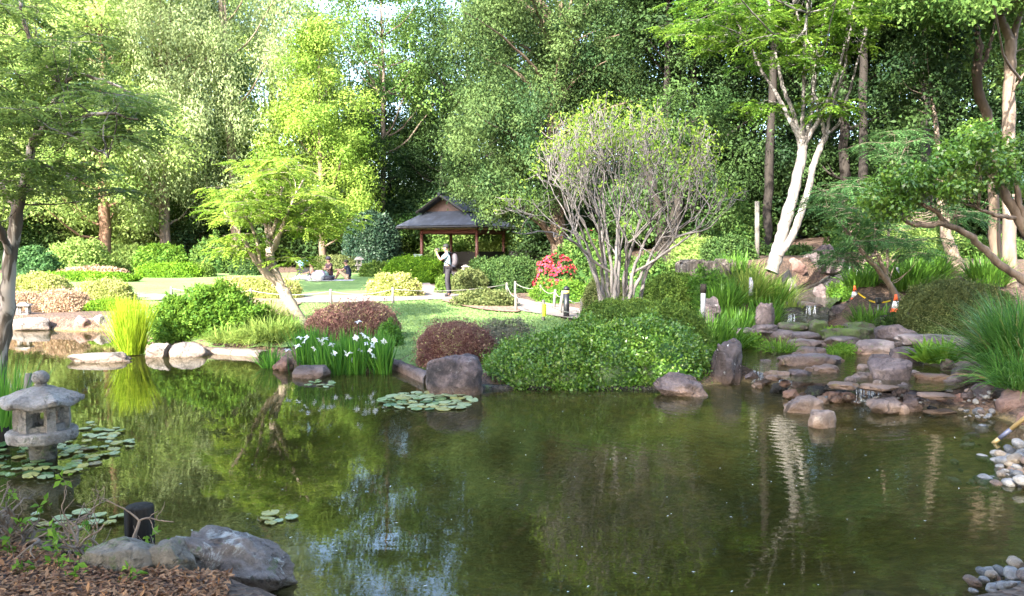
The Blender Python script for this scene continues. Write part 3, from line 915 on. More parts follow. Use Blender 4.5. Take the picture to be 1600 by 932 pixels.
KINDS = {
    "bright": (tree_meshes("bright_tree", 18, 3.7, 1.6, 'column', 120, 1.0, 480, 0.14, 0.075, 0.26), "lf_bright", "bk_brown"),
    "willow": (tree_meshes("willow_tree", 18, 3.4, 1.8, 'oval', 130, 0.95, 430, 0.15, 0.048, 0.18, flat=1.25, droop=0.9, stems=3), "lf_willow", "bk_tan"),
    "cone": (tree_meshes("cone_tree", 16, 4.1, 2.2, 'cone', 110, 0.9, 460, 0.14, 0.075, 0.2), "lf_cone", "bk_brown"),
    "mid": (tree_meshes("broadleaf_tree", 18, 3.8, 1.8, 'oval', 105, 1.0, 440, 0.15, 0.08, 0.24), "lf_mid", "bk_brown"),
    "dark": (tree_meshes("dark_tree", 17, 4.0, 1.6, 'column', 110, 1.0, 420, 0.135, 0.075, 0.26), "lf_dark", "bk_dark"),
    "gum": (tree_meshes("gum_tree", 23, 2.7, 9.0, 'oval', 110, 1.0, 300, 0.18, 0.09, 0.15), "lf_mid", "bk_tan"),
    "bush": (tree_meshes("thicket", 4.2, 2.6, 0.2, 'dome', 60, 0.75, 420, 0.14, 0.08, 0.08, limbs=14), "lf_mid", "bk_brown"),
    "airy": (tree_meshes("airy_tree", 20, 3.6, 5.0, 'oval', 60, 1.0, 330, 0.15, 0.08, 0.16, limbs=40), "lf_mid", "bk_tan"),
}


def bg_tree(px, d, Ht, kind, label, group, rz=None, bark=None, xy=None, wide=1.0, leaf=None, name="tall_tree"):
    (tm, cm), lm, bm_ = KINDS[kind]
    b_ = on(px, d) if xy is None else np.array([xy[0], xy[1], gz(*xy)])
    base_h = {"bright": 18, "willow": 18, "cone": 16, "mid": 18, "dark": 17, "airy": 20, "bush": 4.2, "gum": 23}[kind]
    s = Ht / base_h
    root = empty(name, b_, rng.random() * 6.28 if rz is None else rz)
    root.scale = (s * wide, s * wide, s)
    tag(root, label, "tree", group)
    to = link("trunk", tm, M[bm_], root)
    co = link("crown", cm, M[lm], root); co["kind"] = "stuff"
    for o, mm in ((to, bark), (co, leaf)):
        if mm:
            o.material_slots[0].link = 'OBJECT'; o.material_slots[0].material = M[mm]
    return root


gl = "sunlit trees behind the lawn"
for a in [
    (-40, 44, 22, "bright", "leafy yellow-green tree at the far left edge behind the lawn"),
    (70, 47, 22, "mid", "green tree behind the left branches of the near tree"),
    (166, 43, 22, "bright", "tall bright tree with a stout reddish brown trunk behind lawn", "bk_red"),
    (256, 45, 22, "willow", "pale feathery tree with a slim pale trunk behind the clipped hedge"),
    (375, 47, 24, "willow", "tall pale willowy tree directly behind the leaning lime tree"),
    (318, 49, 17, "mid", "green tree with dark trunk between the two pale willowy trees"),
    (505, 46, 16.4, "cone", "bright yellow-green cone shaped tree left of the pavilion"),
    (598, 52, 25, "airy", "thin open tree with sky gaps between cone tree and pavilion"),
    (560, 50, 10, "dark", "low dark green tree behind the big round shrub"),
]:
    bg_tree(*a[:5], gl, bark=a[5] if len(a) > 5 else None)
gl2 = "second row of trees behind the lawn"
for a in [
    (-90, 60, 23, "bright", "tree of the second row at the far left edge"),
    (115, 60, 27, "willow", "pale tree of the second row left of the red trunk tree"),
    (215, 62, 22, "bright", "bright tree of the second row right of the red trunk tree"),
    (300, 60, 28, "bright", "bright tree of the second row above the lime tree's left side"),
    (440, 62, 29, "bright", "bright tree of the second row just left of the cone tree"),
    (548, 64, 20, "mid", "tree of the second row just right of the cone tree"),
    (650, 62, 21, "mid", "tall green tree of the second row behind the pavilion roof"),
    (720, 60, 27, "mid", "green tree right of pavilion ridge in the second row"),
]:
    bg_tree(*a, gl2)
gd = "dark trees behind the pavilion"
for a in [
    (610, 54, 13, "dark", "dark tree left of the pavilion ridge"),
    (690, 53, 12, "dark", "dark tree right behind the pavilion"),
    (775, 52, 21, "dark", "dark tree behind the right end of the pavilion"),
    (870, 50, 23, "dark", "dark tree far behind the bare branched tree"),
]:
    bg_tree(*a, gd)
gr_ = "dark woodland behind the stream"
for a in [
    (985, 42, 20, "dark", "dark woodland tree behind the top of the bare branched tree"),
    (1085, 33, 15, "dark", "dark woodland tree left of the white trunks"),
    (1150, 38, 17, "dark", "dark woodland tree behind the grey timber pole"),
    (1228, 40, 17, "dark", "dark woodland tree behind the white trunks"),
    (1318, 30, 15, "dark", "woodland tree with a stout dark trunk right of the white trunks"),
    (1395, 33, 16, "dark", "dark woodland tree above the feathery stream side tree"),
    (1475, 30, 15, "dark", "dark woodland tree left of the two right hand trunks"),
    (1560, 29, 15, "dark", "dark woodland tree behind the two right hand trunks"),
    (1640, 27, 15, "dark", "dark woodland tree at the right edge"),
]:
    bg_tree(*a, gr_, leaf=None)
for a in [(1196, 29, 20, "gum", "dark trunked tree just left of the white trunks"), (1345, 27, 19, "gum", "high crowned dark tree added for shade between white trunks and right hand trunks"), (1440, 25, 19, "gum", "high crowned dark tree added for shade left of the curved grey-brown trunk"), (1040, 31, 20, "gum", "high crowned dark tree added for shade behind the forked trunk")]:  # high crowned trees added to cast shade on the woodland behind
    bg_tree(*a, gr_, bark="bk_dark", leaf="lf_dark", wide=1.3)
for a in [
    (940, 60, 20, "mid", "far tree showing above the big dark green tree"),
    (1060, 56, 20, "mid", "far tree in the gap left of the white trunk tree"),
    (1180, 58, 20, "mid", "far tree in the gap beside the white trunk tree"),
    (1290, 50, 18, "dark", "far tree behind the stout dark trunk"),
    (1430, 50, 19, "mid", "far tree in the gap above the stream"),
    (1540, 46, 18, "dark", "far tree between the right hand trunks"),
    (1660, 45, 18, "mid", "far tree at the right edge"),
]:
    bg_tree(*a, "far trees behind the woodland")
# unseen trees added behind and beside the viewer to shade the pond
for xy, h_ in [((-8.5, -6), 20), ((-10.5, -2.5), 17), ((-2.5, -9), 21), ((5, -8), 20), ((12.5, -5), 20), ((19, 4), 18)]:
    bg_tree(0, 0, h_, "mid", "unseen shade tree added on the near bank behind the viewpoint", "unseen trees casting shade into the view", xy=xy, wide=1.15)

bg_tree(0, 0, 23, "gum", "unseen tall tree left of the view whose shadow crosses the lawn", "unseen trees casting shade into the view", xy=(-16.2, 20.0))  # unseen tree placed for the shade it casts over the picnic lawn
bg_tree(0, 0, 22, "gum", "second unseen tall tree left of the view shading the pavilion", "unseen trees casting shade into the view", xy=(-14.6, 17.2))  # unseen tree placed so its shadow falls on the pavilion
# understorey thickets
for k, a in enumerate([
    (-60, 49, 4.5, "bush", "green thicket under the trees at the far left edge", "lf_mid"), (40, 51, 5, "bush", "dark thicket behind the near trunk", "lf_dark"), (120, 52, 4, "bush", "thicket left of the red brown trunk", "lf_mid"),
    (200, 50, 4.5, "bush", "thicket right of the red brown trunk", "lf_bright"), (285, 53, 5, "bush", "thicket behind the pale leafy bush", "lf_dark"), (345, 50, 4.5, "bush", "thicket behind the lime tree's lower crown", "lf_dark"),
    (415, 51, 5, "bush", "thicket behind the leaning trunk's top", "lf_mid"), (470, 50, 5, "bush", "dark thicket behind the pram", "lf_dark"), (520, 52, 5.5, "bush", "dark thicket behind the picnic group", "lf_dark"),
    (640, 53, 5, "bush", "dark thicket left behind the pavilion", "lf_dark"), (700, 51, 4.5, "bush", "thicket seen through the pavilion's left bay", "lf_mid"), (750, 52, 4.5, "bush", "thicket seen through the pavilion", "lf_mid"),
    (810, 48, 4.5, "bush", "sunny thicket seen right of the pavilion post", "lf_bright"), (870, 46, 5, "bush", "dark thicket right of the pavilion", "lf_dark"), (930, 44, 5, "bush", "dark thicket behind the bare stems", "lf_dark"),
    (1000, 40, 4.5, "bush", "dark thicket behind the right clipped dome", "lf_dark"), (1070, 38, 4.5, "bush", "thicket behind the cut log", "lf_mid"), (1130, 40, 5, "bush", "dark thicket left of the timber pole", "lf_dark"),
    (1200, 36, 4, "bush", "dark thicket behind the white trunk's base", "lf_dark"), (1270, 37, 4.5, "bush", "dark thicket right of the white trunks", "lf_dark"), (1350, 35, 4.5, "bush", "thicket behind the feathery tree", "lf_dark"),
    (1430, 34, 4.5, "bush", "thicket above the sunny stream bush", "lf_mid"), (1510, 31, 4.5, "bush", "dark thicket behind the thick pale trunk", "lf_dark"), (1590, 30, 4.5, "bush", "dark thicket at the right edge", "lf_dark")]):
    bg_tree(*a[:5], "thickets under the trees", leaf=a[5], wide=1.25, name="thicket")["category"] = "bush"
# far wood closing the view
Cw = []
for _ in range(330):
    dd = 72 + 22 * rng.random(); x = (rng.random() - 0.5) * 2.0 * dd * 0.95
    Cw.append((x, dd, 1.2 + 9.5 * rng.random() ** 1.5))
v, f, a = clump_leaves(np.array(Cw), 2.0, 110, 0.48, 0.28, 0.9, 0.3, 0.3)
tag(leaf_obj("far_wood", (v, f, a), M["lf_mid"], None), "far-off wood closing the view behind the trees", "wood", kind="stuff")

# the big grey green tree right of the pavilion: hanging clumps
root = empty("broad_tree", on(868, 35))
tag(root, "large grey-green tree with hanging leaf clumps overlapping the pavilion roof", "tree")
base = np.array(root.location)
Cs = []
for cx, cy, rx, ry, n_, dd in [(790, 90, 95, 110, 40, 34), (900, 110, 130, 110, 55, 35.5), (760, 240, 70, 75, 26, 33), (850, 260, 70, 60, 18, 33.5), (820, -30, 110, 70, 24, 35), (960, 40, 90, 90, 26, 37), (780, 310, 45, 28, 8, 33), (1010, 170, 70, 90, 20, 38)]:
    for _ in range(n_):
        a = rng.random() * 6.28; r = math.sqrt(rng.random())
        Cs.append(P(cx + rx * r * math.cos(a), cy + ry * r * math.sin(a), dd + rng.normal() * 1.5))
Cs = np.array(Cs)
polys = [spline([base + [0, 0, -0.3], base + [0.1, 0, 2.5], base + [-0.3, 0.2, 6], base + [0.2, 0.3, 11]], [0.42, 0.34, 0.26, 0.06], 6, 0.03)]
tp = polys[0][0]
for c in Cs[rng.choice(len(Cs), 60, replace=False)]:
    a = tp[int(np.argmin(abs(tp[:, 2] - (c[2] - 1.0 - 0.3 * np.linalg.norm(c[:2] - base[:2])))))]
    polys.append(spline([a, (a + c) / 2 + [0, 0, 0.5], c], [0.09, 0.055, 0.015], 4, 0.03))
to = link("trunk", tubes_mesh("broad_trunk", [(p - base, r) for p, r in polys], 8), M["bk_brown"], root)
v, f, a = clump_leaves(Cs, 0.85 * (0.6 + 0.8 * rng.random(len(Cs))), 560, 0.115, 0.06, 0.9, 0.35, 0.6)
co = leaf_obj("crown", (v - base, f, a), M["lf_big"], root)

# tree with a dark forked trunk behind the clipped domes
root = empty("forked_tree", on(1040, 23.5))
tag(root, "tree with broad dark trunk behind the clipped dome and bare branched tree", "tree")
base = np.array(root.location)
Q = lambda px, py, d=23.5: P(px, py, d)
limbs = [([base + [0, 0, -.2], Q(1038, 400), Q(1030, 340), Q(1012, 270), Q(1000, 200)], [0.36, 0.27, 0.22, 0.15, 0.06]),
         ([base + [0.1, 0, -.2], Q(1048, 395), Q(1056, 330), Q(1080, 260), Q(1100, 180)], [0.3, 0.22, 0.18, 0.12, 0.05])]
polys = [spline(np.array(p), r, 5, 0.02) for p, r in limbs]
Cs = []
for cx, cy, rx, ry, n_ in [(1040, 270, 80, 60, 22), (1090, 330, 60, 40, 14), (1000, 330, 70, 35, 12), (1075, 190, 60, 60, 14)]:
    for _ in range(n_):
        an = rng.random() * 6.28; r = math.sqrt(rng.random())
        Cs.append(P(cx + rx * r * math.cos(an), cy + ry * r * math.sin(an), 24.5 + rng.normal() * 1.1))
Cs = np.array(Cs)
for c in Cs[::2]:
    pp = polys[rng.integers(2)][0]; q = pp[int(np.argmin(np.linalg.norm(pp - c, axis=1)))]
    polys.append(spline([q, (q + c) / 2 + [0, 0, -.1], c], [0.05, 0.03, 0.01], 3, 0.02))
link("trunk", tubes_mesh("forked_trunk", [(p - base, r) for p, r in polys], 8), M["bk_dark"], root)
v, f, a = clump_leaves(Cs, 0.55 * (0.7 + 0.6 * rng.random(len(Cs))), 300, 0.10, 0.055, 0.8, 0.35, 0.4)
leaf_obj("crown", (v - base, f, a), M["lf_boxdark"], root)


def hand_tree(name, label, base, limbs, pads, leaf, bark, style, n_sp, Lsp, m, LL, LW, pad_r, rk=0.68, wob=0.010, sides=9, tilt=0.3, droop=0.3, per=260, group=None, side_twigs=40):
    """a tree whose limbs follow the photograph; foliage in layered pads carried by twigs"""
    root = empty(name, base)
    tag(root, label, "tree", group)
    base = np.asarray(base, float)
    polys = []
    for lb in limbs:
        pts = np.array([P(a, b_, d) for a, b_, d, r in lb]); rr = [rk * r * lb[i][2] / F for i, (_, _, _, r) in enumerate(lb)]
        polys.append(spline(pts, rr, 6, wob))
    allp = np.concatenate([p[len(p) // 4:] for p, r in polys]); nl = len(polys)
    parts, C = [], []
    for (cx, cy, rx, ry, n_, d0, dsp) in pads:
        for _ in range(n_):
            an = rng.random() * 6.28; r = math.sqrt(rng.random())
            C.append(P(cx + rx * r * math.cos(an), cy + ry * r * math.sin(an), d0 + rng.normal() * dsp))
    C = np.array(C)
    for c in C:
        q = allp[int(np.argmin(np.linalg.norm(allp - c + np.array([0, 0, 0.4]), axis=1)))]
        ln = np.linalg.norm(c - q)
        r0 = 0.004 + 0.006 * ln
        mid = (q + c) / 2 + rng.normal(size=3) * 0.08 * ln + np.array([0, 0, -0.05 * ln])
        tw = spline([q, mid, c], [r0, r0 * 0.65, r0 * 0.3], 4, 0.01)
        polys.append(tw)
        R = pad_r * (0.7 + 0.6 * rng.random())
        a0 = rng.random() * 6.28
        v0 = np.clip(0.5 + rng.normal() * 0.17, 0.1, 0.9)
        if style == 'pinnate':
            k_tw = 5
            for k in range(k_tw):
                an = a0 + k * 2 * PI / k_tw + rng.normal() * 0.2
                e = c + np.array([math.cos(an) * R, math.sin(an) * R, rng.normal() * 0.12 * R - 0.08 * R])
                polys.append(spline([c, (c + e) / 2 + [0, 0, 0.06 * R], e], [r0 * 0.35, r0 * 0.25, 0.002], 3))
                ns = max(2, n_sp // k_tw)
                tt_ = rng.random(ns) ** 0.8
                p = c + (e - c) * tt_[:, None] + np.array([0, 0, 0.05 * R]) * np.sin(tt_ * PI)[:, None]
                dd = norm((e - c) / R * 0.8 + ru(ns) * 0.75 * np.array([1, 1, 0.35]))
                parts.append(sprays(p, dd, Lsp, m, LL, LW, tilt, droop, v0))
        else:
            parts.append(clump_leaves(np.array([c]), np.array([R]), per, LL, LW, 0.7, 0.25, 0.4))
    link("trunk", tubes_mesh(name + "_trunk", [(p - base, r) for p, r in polys], sides), M[bark], root)
    v, f, a = merge(parts)
    leaf_obj("crown", (v - base, f, a), M[leaf], root)
    return root


# near tree on the left bank
hand_tree("crape_tree", "near tree with mottled peeling trunk and feathery leaves at the left edge", on(-6, 9.0),
          [[(-14, 640, 9.0, 20), (-2, 560, 9.0, 18), (10, 480, 9.0, 16), (17, 400, 9, 14), (27, 330, 9, 12.5), (42, 270, 9, 10.5), (52, 225, 9, 8.5), (74, 196, 8.8, 7)],
           [(74, 196, 8.8, 6), (110, 192, 8.6, 5), (160, 178, 8.5, 4), (215, 186, 8.4, 2)],
           [(52, 225, 9, 7), (62, 190, 9.2, 6), (92, 142, 9.3, 6), (68, 88, 9.4, 5), (38, 40, 9.5, 4), (30, -30, 9.5, 3)],
           [(92, 142, 9.3, 5), (120, 118, 9.0, 4), (175, 130, 8.8, 3), (240, 170, 8.6, 1.6)],
           [(27, 330, 9, 8), (-10, 270, 9.4, 6), (-50, 190, 9.6, 4), (-80, 100, 9.6, 3)],
           [(17, 400, 9, 8), (-8, 345, 8.6, 7), (-40, 300, 8.4, 6)],
           [(74, 196, 8.8, 4), (120, 215, 8.3, 3), (170, 245, 8.0, 2)],
           [(42, 270, 9, 5), (80, 262, 9.6, 3), (130, 280, 9.9, 2)]],
          [(70, 160, 135, 75, 32, 9.0, 0.7), (180, 180, 66, 42, 12, 8.6, 0.4), (40, 45, 110, 65, 17, 9.3, 0.6), (10, 260, 55, 50, 9, 8.8, 0.5), (120, 280, 80, 45, 8, 9.6, 0.5), (-60, 150, 70, 120, 12, 9.2, 0.6)],
          "lf_near", "bk_crape", 'pinnate', 22, 0.26, 6, 0.058, 0.024, 0.36)

# leaning lime green tree
hand_tree("leaning_tree", "leaning tree with layered lime green crown beside the lawn", on(480, 17.0),
          [[(486, 535, 17, 17), (468, 500, 17, 15), (446, 462, 17, 13), (428, 425, 17, 11.5), (421, 390, 17, 10), (424, 350, 17.2, 6), (418, 300, 17.4, 3)],
           [(436, 445, 17, 9), (414, 425, 16.8, 8.5), (396, 402, 16.6, 7), (378, 370, 16.4, 4), (350, 330, 16.2, 2)],
           [(422, 400, 17, 7), (440, 360, 16.7, 6), (455, 320, 16.5, 3.5), (475, 280, 16.4, 2)],
           [(423, 385, 17, 6), (412, 340, 17.3, 5), (395, 295, 17.6, 2.5), (385, 265, 17.8, 1.5)],
           [(424, 380, 17, 5), (452, 350, 17.4, 4), (490, 320, 17.6, 2.5), (520, 310, 17.8, 1.5)],
           [(423, 372, 17, 5), (436, 330, 17, 4), (440, 280, 17, 2)],
           [(408, 415, 16.7, 5), (402, 380, 16.5, 4), (390, 345, 16.2, 2.5)]],
          [(425, 300, 78, 40, 34, 17, 0.8), (358, 325, 32, 34, 11, 16.4, 0.5), (485, 330, 40, 34, 15, 17.3, 0.5), (430, 262, 50, 14, 10, 17.2, 0.5), (375, 385, 28, 25, 6, 16.4, 0.4), (520, 350, 25, 22, 6, 17.3, 0.4), (470, 400, 15, 12, 2, 16.6, 0.2)],
          "lf_lime", "bk_lime", 'pinnate', 20, 0.30, 5, 0.085, 0.038, 0.42, tilt=0.25)

# white trunk tree by the stream
hand_tree("white_trunk_tree", "tall tree with smooth white forked trunk beside the stream", on(1212, 19.0),
          [[(1205, 425, 19, 20), (1214, 395, 19, 17), (1228, 345, 19, 15.5), (1243, 290, 19, 14), (1252, 245, 19, 13), (1254, 215, 19, 9)],
           [(1218, 400, 18.9, 12), (1240, 362, 18.9, 10), (1262, 300, 18.9, 9), (1272, 255, 18.9, 9), (1290, 212, 18.9, 8)],
           [(1254, 225, 19, 8), (1235, 190, 19, 6), (1215, 150, 19.2, 5), (1190, 110, 19.4, 4), (1160, 50, 19.6, 3), (1120, -20, 19.8, 2)],
           [(1252, 235, 19, 8), (1240, 180, 19, 6), (1224, 135, 19, 5), (1210, 80, 19.2, 4), (1200, 0, 19.4, 3)],
           [(1253, 228, 19, 8), (1254, 180, 18.9, 5), (1256, 130, 18.8, 4.5), (1258, 60, 18.6, 4), (1265, -20, 18.5, 3)],
           [(1256, 225, 19, 7), (1268, 180, 19.2, 5.5), (1272, 110, 19.4, 5), (1262, 70, 19.4, 4), (1240, 10, 19.4, 3)],
           [(1258, 225, 19, 6), (1290, 165, 18.7, 5), (1310, 110, 18.5, 4), (1325, 40, 18.3, 3), (1340, -30, 18.2, 2)],
           [(1290, 212, 18.9, 6), (1278, 170, 18.9, 5), (1270, 125, 19, 4.5), (1276, 90, 19, 4), (1290, 20, 19, 3)],
           [(1290, 212, 18.9, 5), (1300, 165, 18.9, 4), (1318, 110, 18.9, 3.5), (1330, 40, 18.9, 2.5)],
           [(1290, 212, 18.9, 5), (1312, 190, 19, 4), (1328, 140, 19.1, 3), (1350, 60, 19.2, 2)]],
          [(1190, 40, 100, 50, 24, 19, 1.3), (1250, 10, 110, 55, 24, 18.7, 1.4), (1100, 30, 70, 55, 16, 19.3, 1.0), (1320, 30, 45, 60, 10, 18.7, 1.0), (1220, -120, 190, 90, 44, 19, 1.8), (1220, 100, 60, 12, 5, 18.4, 0.6), (1300, 170, 22, 30, 4, 18.8, 0.3), (1190, 160, 25, 20, 3, 19, 0.3)],
          "lf_pale", "bk_pale", 'pinnate', 20, 0.36, 5, 0.10, 0.045, 0.5, sides=12, rk=0.56)

# two tall trunks at the right
hand_tree("pale_trunk_tree", "tall tree with straight pale pinkish trunk forking at the top right", on(1576, 17.5),
          [[(1578, 470, 17.5, 17), (1577, 330, 17.5, 14.5), (1576, 200, 17.5, 13), (1578, 110, 17.5, 12), (1580, 62, 17.5, 11)],
           [(1580, 66, 17.5, 10), (1562, 25, 17.5, 9), (1545, -20, 17.5, 7), (1520, -90, 17.6, 5)],
           [(1580, 66, 17.5, 8), (1595, 20, 17.4, 7), (1606, -40, 17.3, 5)],
           [(1576, 150, 17.5, 4), (1590, 130, 17.3, 3), (1615, 100, 17.2, 2)]],
          [(1540, -40, 100, 50, 26, 17.5, 1.4), (1480, 10, 60, 25, 6, 18, 0.8), (1600, 60, 40, 60, 8, 18.5, 0.8), (1560, -140, 140, 70, 24, 17.5, 1.5)],
          "lf_mid", "bk_tan", 'leafy', 0, 0, 0, 0.11, 0.06, 0.6, per=300, sides=12)
hand_tree("brown_trunk_tree", "tall tree with curved grey-brown trunk left of the pale trunk", on(1552, 19.0),
          [[(1556, 440, 19, 12), (1553, 300, 19, 11.5), (1546, 195, 19, 11), (1530, 150, 19, 10.5), (1526, 105, 19, 10), (1532, 70, 19, 8)],
           [(1532, 75, 19, 7), (1522, 40, 19, 6), (1490, 15, 19, 5), (1450, -15, 19, 4)],
           [(1530, 110, 19, 5), (1542, 85, 19, 4.5), (1552, 50, 19, 4), (1560, -10, 19.2, 3)],
           [(1532, 75, 19, 5), (1520, 30, 19.3, 4), (1515, -30, 19.4, 3)]],
          [(1470, -20, 90, 45, 20, 19, 1.3), (1550, 20, 60, 40, 10, 20, 0.8), (1500, 60, 40, 40, 5, 20, 0.6)],
          "lf_mid", "bk_brown", 'leafy', 0, 0, 0, 0.11, 0.06, 0.55, per=280, sides=10)
# feathery bluish tree leaning over the stream
hand_tree("feathery_tree", "small feathery blue-green tree leaning left over the stream behind cones", on(1404, 15.6),
          [[(1408, 492, 15.5, 8), (1396, 455, 15.5, 7), (1370, 420, 15.4, 6), (1335, 380, 15.3, 4), (1310, 340, 15.2, 3)],
           [(1402, 475, 15.5, 6), (1385, 430, 15.6, 5), (1370, 395, 15.7, 4), (1368, 350, 15.8, 3)],
           [(1385, 430, 15.6, 3), (1392, 330, 16, 3), (1400, 260, 16.2, 2)]],
          [(1330, 320, 60, 40, 24, 15.3, 0.7), (1370, 360, 45, 40, 14, 15.4, 0.6), (1310, 385, 40, 25, 8, 15.3, 0.4), (1400, 225, 45, 22, 10, 16.2, 0.5), (1440, 250, 40, 30, 8, 16.2, 0.5), (1500, 330, 60, 25, 8, 16.3, 0.5), (1450, 390, 50, 20, 6, 15.8, 0.4)],
          "lf_blue", "bk_tan", 'pinnate', 22, 0.30, 7, 0.06, 0.022, 0.40, tilt=0.3, droop=0.35)
# leafy tree with long crooked branch from the right
hand_tree("crooked_branch_tree", "leafy tree with long crooked brown branch reaching in from the right edge", on(1660, 12.6),
          [[(1680, 520, 12.6, 13), (1630, 460, 12.6, 11), (1590, 432, 12.6, 9), (1550, 402, 12.5, 8), (1520, 372, 12.4, 7.5), (1478, 352, 12.3, 6.5), (1440, 352, 12.2, 6), (1412, 345, 12.1, 5), (1390, 325, 12.1, 3)],
           [(1480, 352, 12.3, 5), (1462, 330, 12.2, 5), (1436, 318, 12.2, 4), (1420, 300, 12.2, 2)],
           [(1660, 440, 12.7, 15), (1610, 372, 12.7, 12), (1582, 325, 12.7, 11), (1562, 285, 12.7, 8), (1548, 245, 12.7, 4)],
           [(1600, 355, 12.7, 8), (1590, 300, 12.6, 6), (1575, 250, 12.6, 3)],
           [(1588, 340, 12.7, 5), (1560, 338, 12.5, 5), (1530, 328, 12.4, 3)]],
          [(1388, 300, 34, 38, 14, 12.1, 0.25), (1540, 235, 55, 38, 20, 12.7, 0.4), (1470, 285, 55, 32, 16, 12.4, 0.4), (1500, 240, 40, 30, 8, 12.6, 0.3), (1430, 300, 40, 25, 6, 12.4, 0.3), (1580, 290, 35, 25, 6, 12.9, 0.3)],
          "lf_gloss", "bk_tan", 'leafy', 0, 0, 0, 0.065, 0.04, 0.22, per=210, sides=10)
# pale thick trunk by the clipped mound
hand_tree("thick_trunk_tree", "tree with thick pale leaning trunk behind the clipped mound at right", on(1505, 18.4),
          [[(1510, 455, 18.4, 20), (1495, 415, 18.4, 16), (1480, 375, 18.4, 13), (1472, 320, 18.4, 10), (1468, 250, 18.4, 7), (1455, 150, 18.6, 4)]],
          [(1440, 150, 60, 60, 14, 19, 0.9), (1460, 60, 70, 50, 12, 19.4, 0.9)],
          "lf_dark", "bk_tan", 'leafy', 0, 0, 0, 0.10, 0.055, 0.5, per=280, sides=12)

# pruned bare-branched tree
root = empty("bare_branched_tree", on(965, 15.0))
tag(root, "pruned multi-stemmed tree with bare silver twigs and yellow-green tips behind hedge", "tree")
base = np.array(root.location)
bp, tips = [], []
EC, ER = P(975, 305, 15.0), np.array([1.8, 1.6, 2.2])


def inside(p):
    return (((p - EC) / ER) ** 2).sum()


def bare_grow(p, d, L, r, lvl):
    k = 5
    pts = [p.copy()]; rr = [r]
    for i in range(k):
        d = norm(d + rng.normal(size=3) * (0.13 + 0.05 * lvl) + np.array([0, 0, 0.17]) + (0.06 * norm(pts[-1] - EC) * np.array([1, 1, 0.3]) if lvl < 3 else 0))
        q = pts[-1] + d * L / k
        if q[2] > EC[2] and inside(q) > 0.95 + 0.5 * rng.random(): break
        pts.append(q); rr.append(r * (1 - 0.42 * (i + 1) / k))
    if len(pts) < 3:
        tips.append((pts[-1], d)); return
    bp.append(spline(pts, rr, 3))
    if lvl >= 4:
        tips.append((pts[-1], d)); return
    nch = (2, 2, 3, 3)[lvl] if lvl < 4 else 0
    for c in range(nch):
        i = len(pts) - 1 if c == 0 else int(rng.integers(max(1, len(pts) // 2), len(pts)))
        dd = norm(d + ru(1)[0] * (0.55 if c else 0.25) + np.array([0, 0, 0.10]))
        bare_grow(pts[i], dd, L * (0.62 + 0.2 * rng.random()), rr[i] * (0.82 if c == 0 else 0.6), lvl + 1)


for px, py, dd, tx, ty in [(945, 486, 15, 890, 320), (950, 486, 15.1, 915, 260), (957, 486, 14.9, 950, 240), (960, 486, 15.1, 985, 250), (966, 486, 15.2, 1010, 260),
                           (972, 486, 14.9, 1040, 290), (980, 486, 14.9, 1075, 330), (948, 486, 14.8, 862, 300), (962, 486, 14.7, 960, 300), (985, 484, 15.2, 1090, 310), (955, 486, 15.3, 925, 300), (970, 486, 15.2, 1000, 330)]:
    p0 = P(px, py + 25, dd); j = P(px + (tx - px) * 0.26, py - 62, dd); t1 = P(tx, ty, dd + rng.normal() * 0.8)
    mid = j * 0.5 + t1 * 0.5 + rng.normal(size=3) * 0.07
    e = j * 0.25 + t1 * 0.75
    st = spline([p0, p0 * .5 + j * .5 + rng.normal(size=3) * .03, j, mid], [0.052, 0.042, 0.034, 0.024], 5, 0.012)
    bp.append(st)
    for q, k in ((mid, 3), (st[0][-4], 1)):
        for _ in range(k):
            bare_grow(np.array(q), norm(t1 - q + rng.normal(size=3) * 0.45), 0.95, 0.019, 1)
# long low branches of the outline
for lp in [[(962, 430), (930, 410), (905, 385), (880, 370), (850, 362), (820, 366), (800, 362)], [(985, 430), (1010, 415), (1040, 395), (1075, 370), (1100, 345), (1115, 310), (1122, 280)], [(945, 420), (925, 380), (905, 335), (880, 300), (850, 280)], [(1040, 395), (1055, 350), (1050, 300), (1060, 250)]]:
    pts = [P(a, b_, 15 - 0.25 * i) for i, (a, b_) in enumerate(lp)]
    s_ = spline(pts, np.linspace(0.030, 0.007, len(pts)), 4, 0.01)
    bp.append(s_)
    for i in range(6, len(s_[0]), 4):
        bare_grow(s_[0][i], norm(rng.normal(size=3) * 0.5 + np.array([0, 0, 0.9])), 0.6, 0.012, 3)
link("trunk", tubes_mesh("bare_trunk", [(p - base, np.maximum(r, 0.0055)) for p, r in bp], 6), M["bk_grey"], root)
tp_ = np.array([q for q, d in tips]); td = np.array([d for q, d in tips])
hi = rng.random(len(tp_)) < np.clip((tp_[:, 2] - 1.9) / 2.6, 0.08, 0.85)
sel = tp_[hi]
v, f, a = clump_leaves(sel, 0.12, 9, 0.065, 0.03, 1.0, 0.1, 0.1)
leaf_obj("crown", (v - base, f, a), M["lf_lime"], root)
print("bare twigs", len(bp), "tips", len(tips))

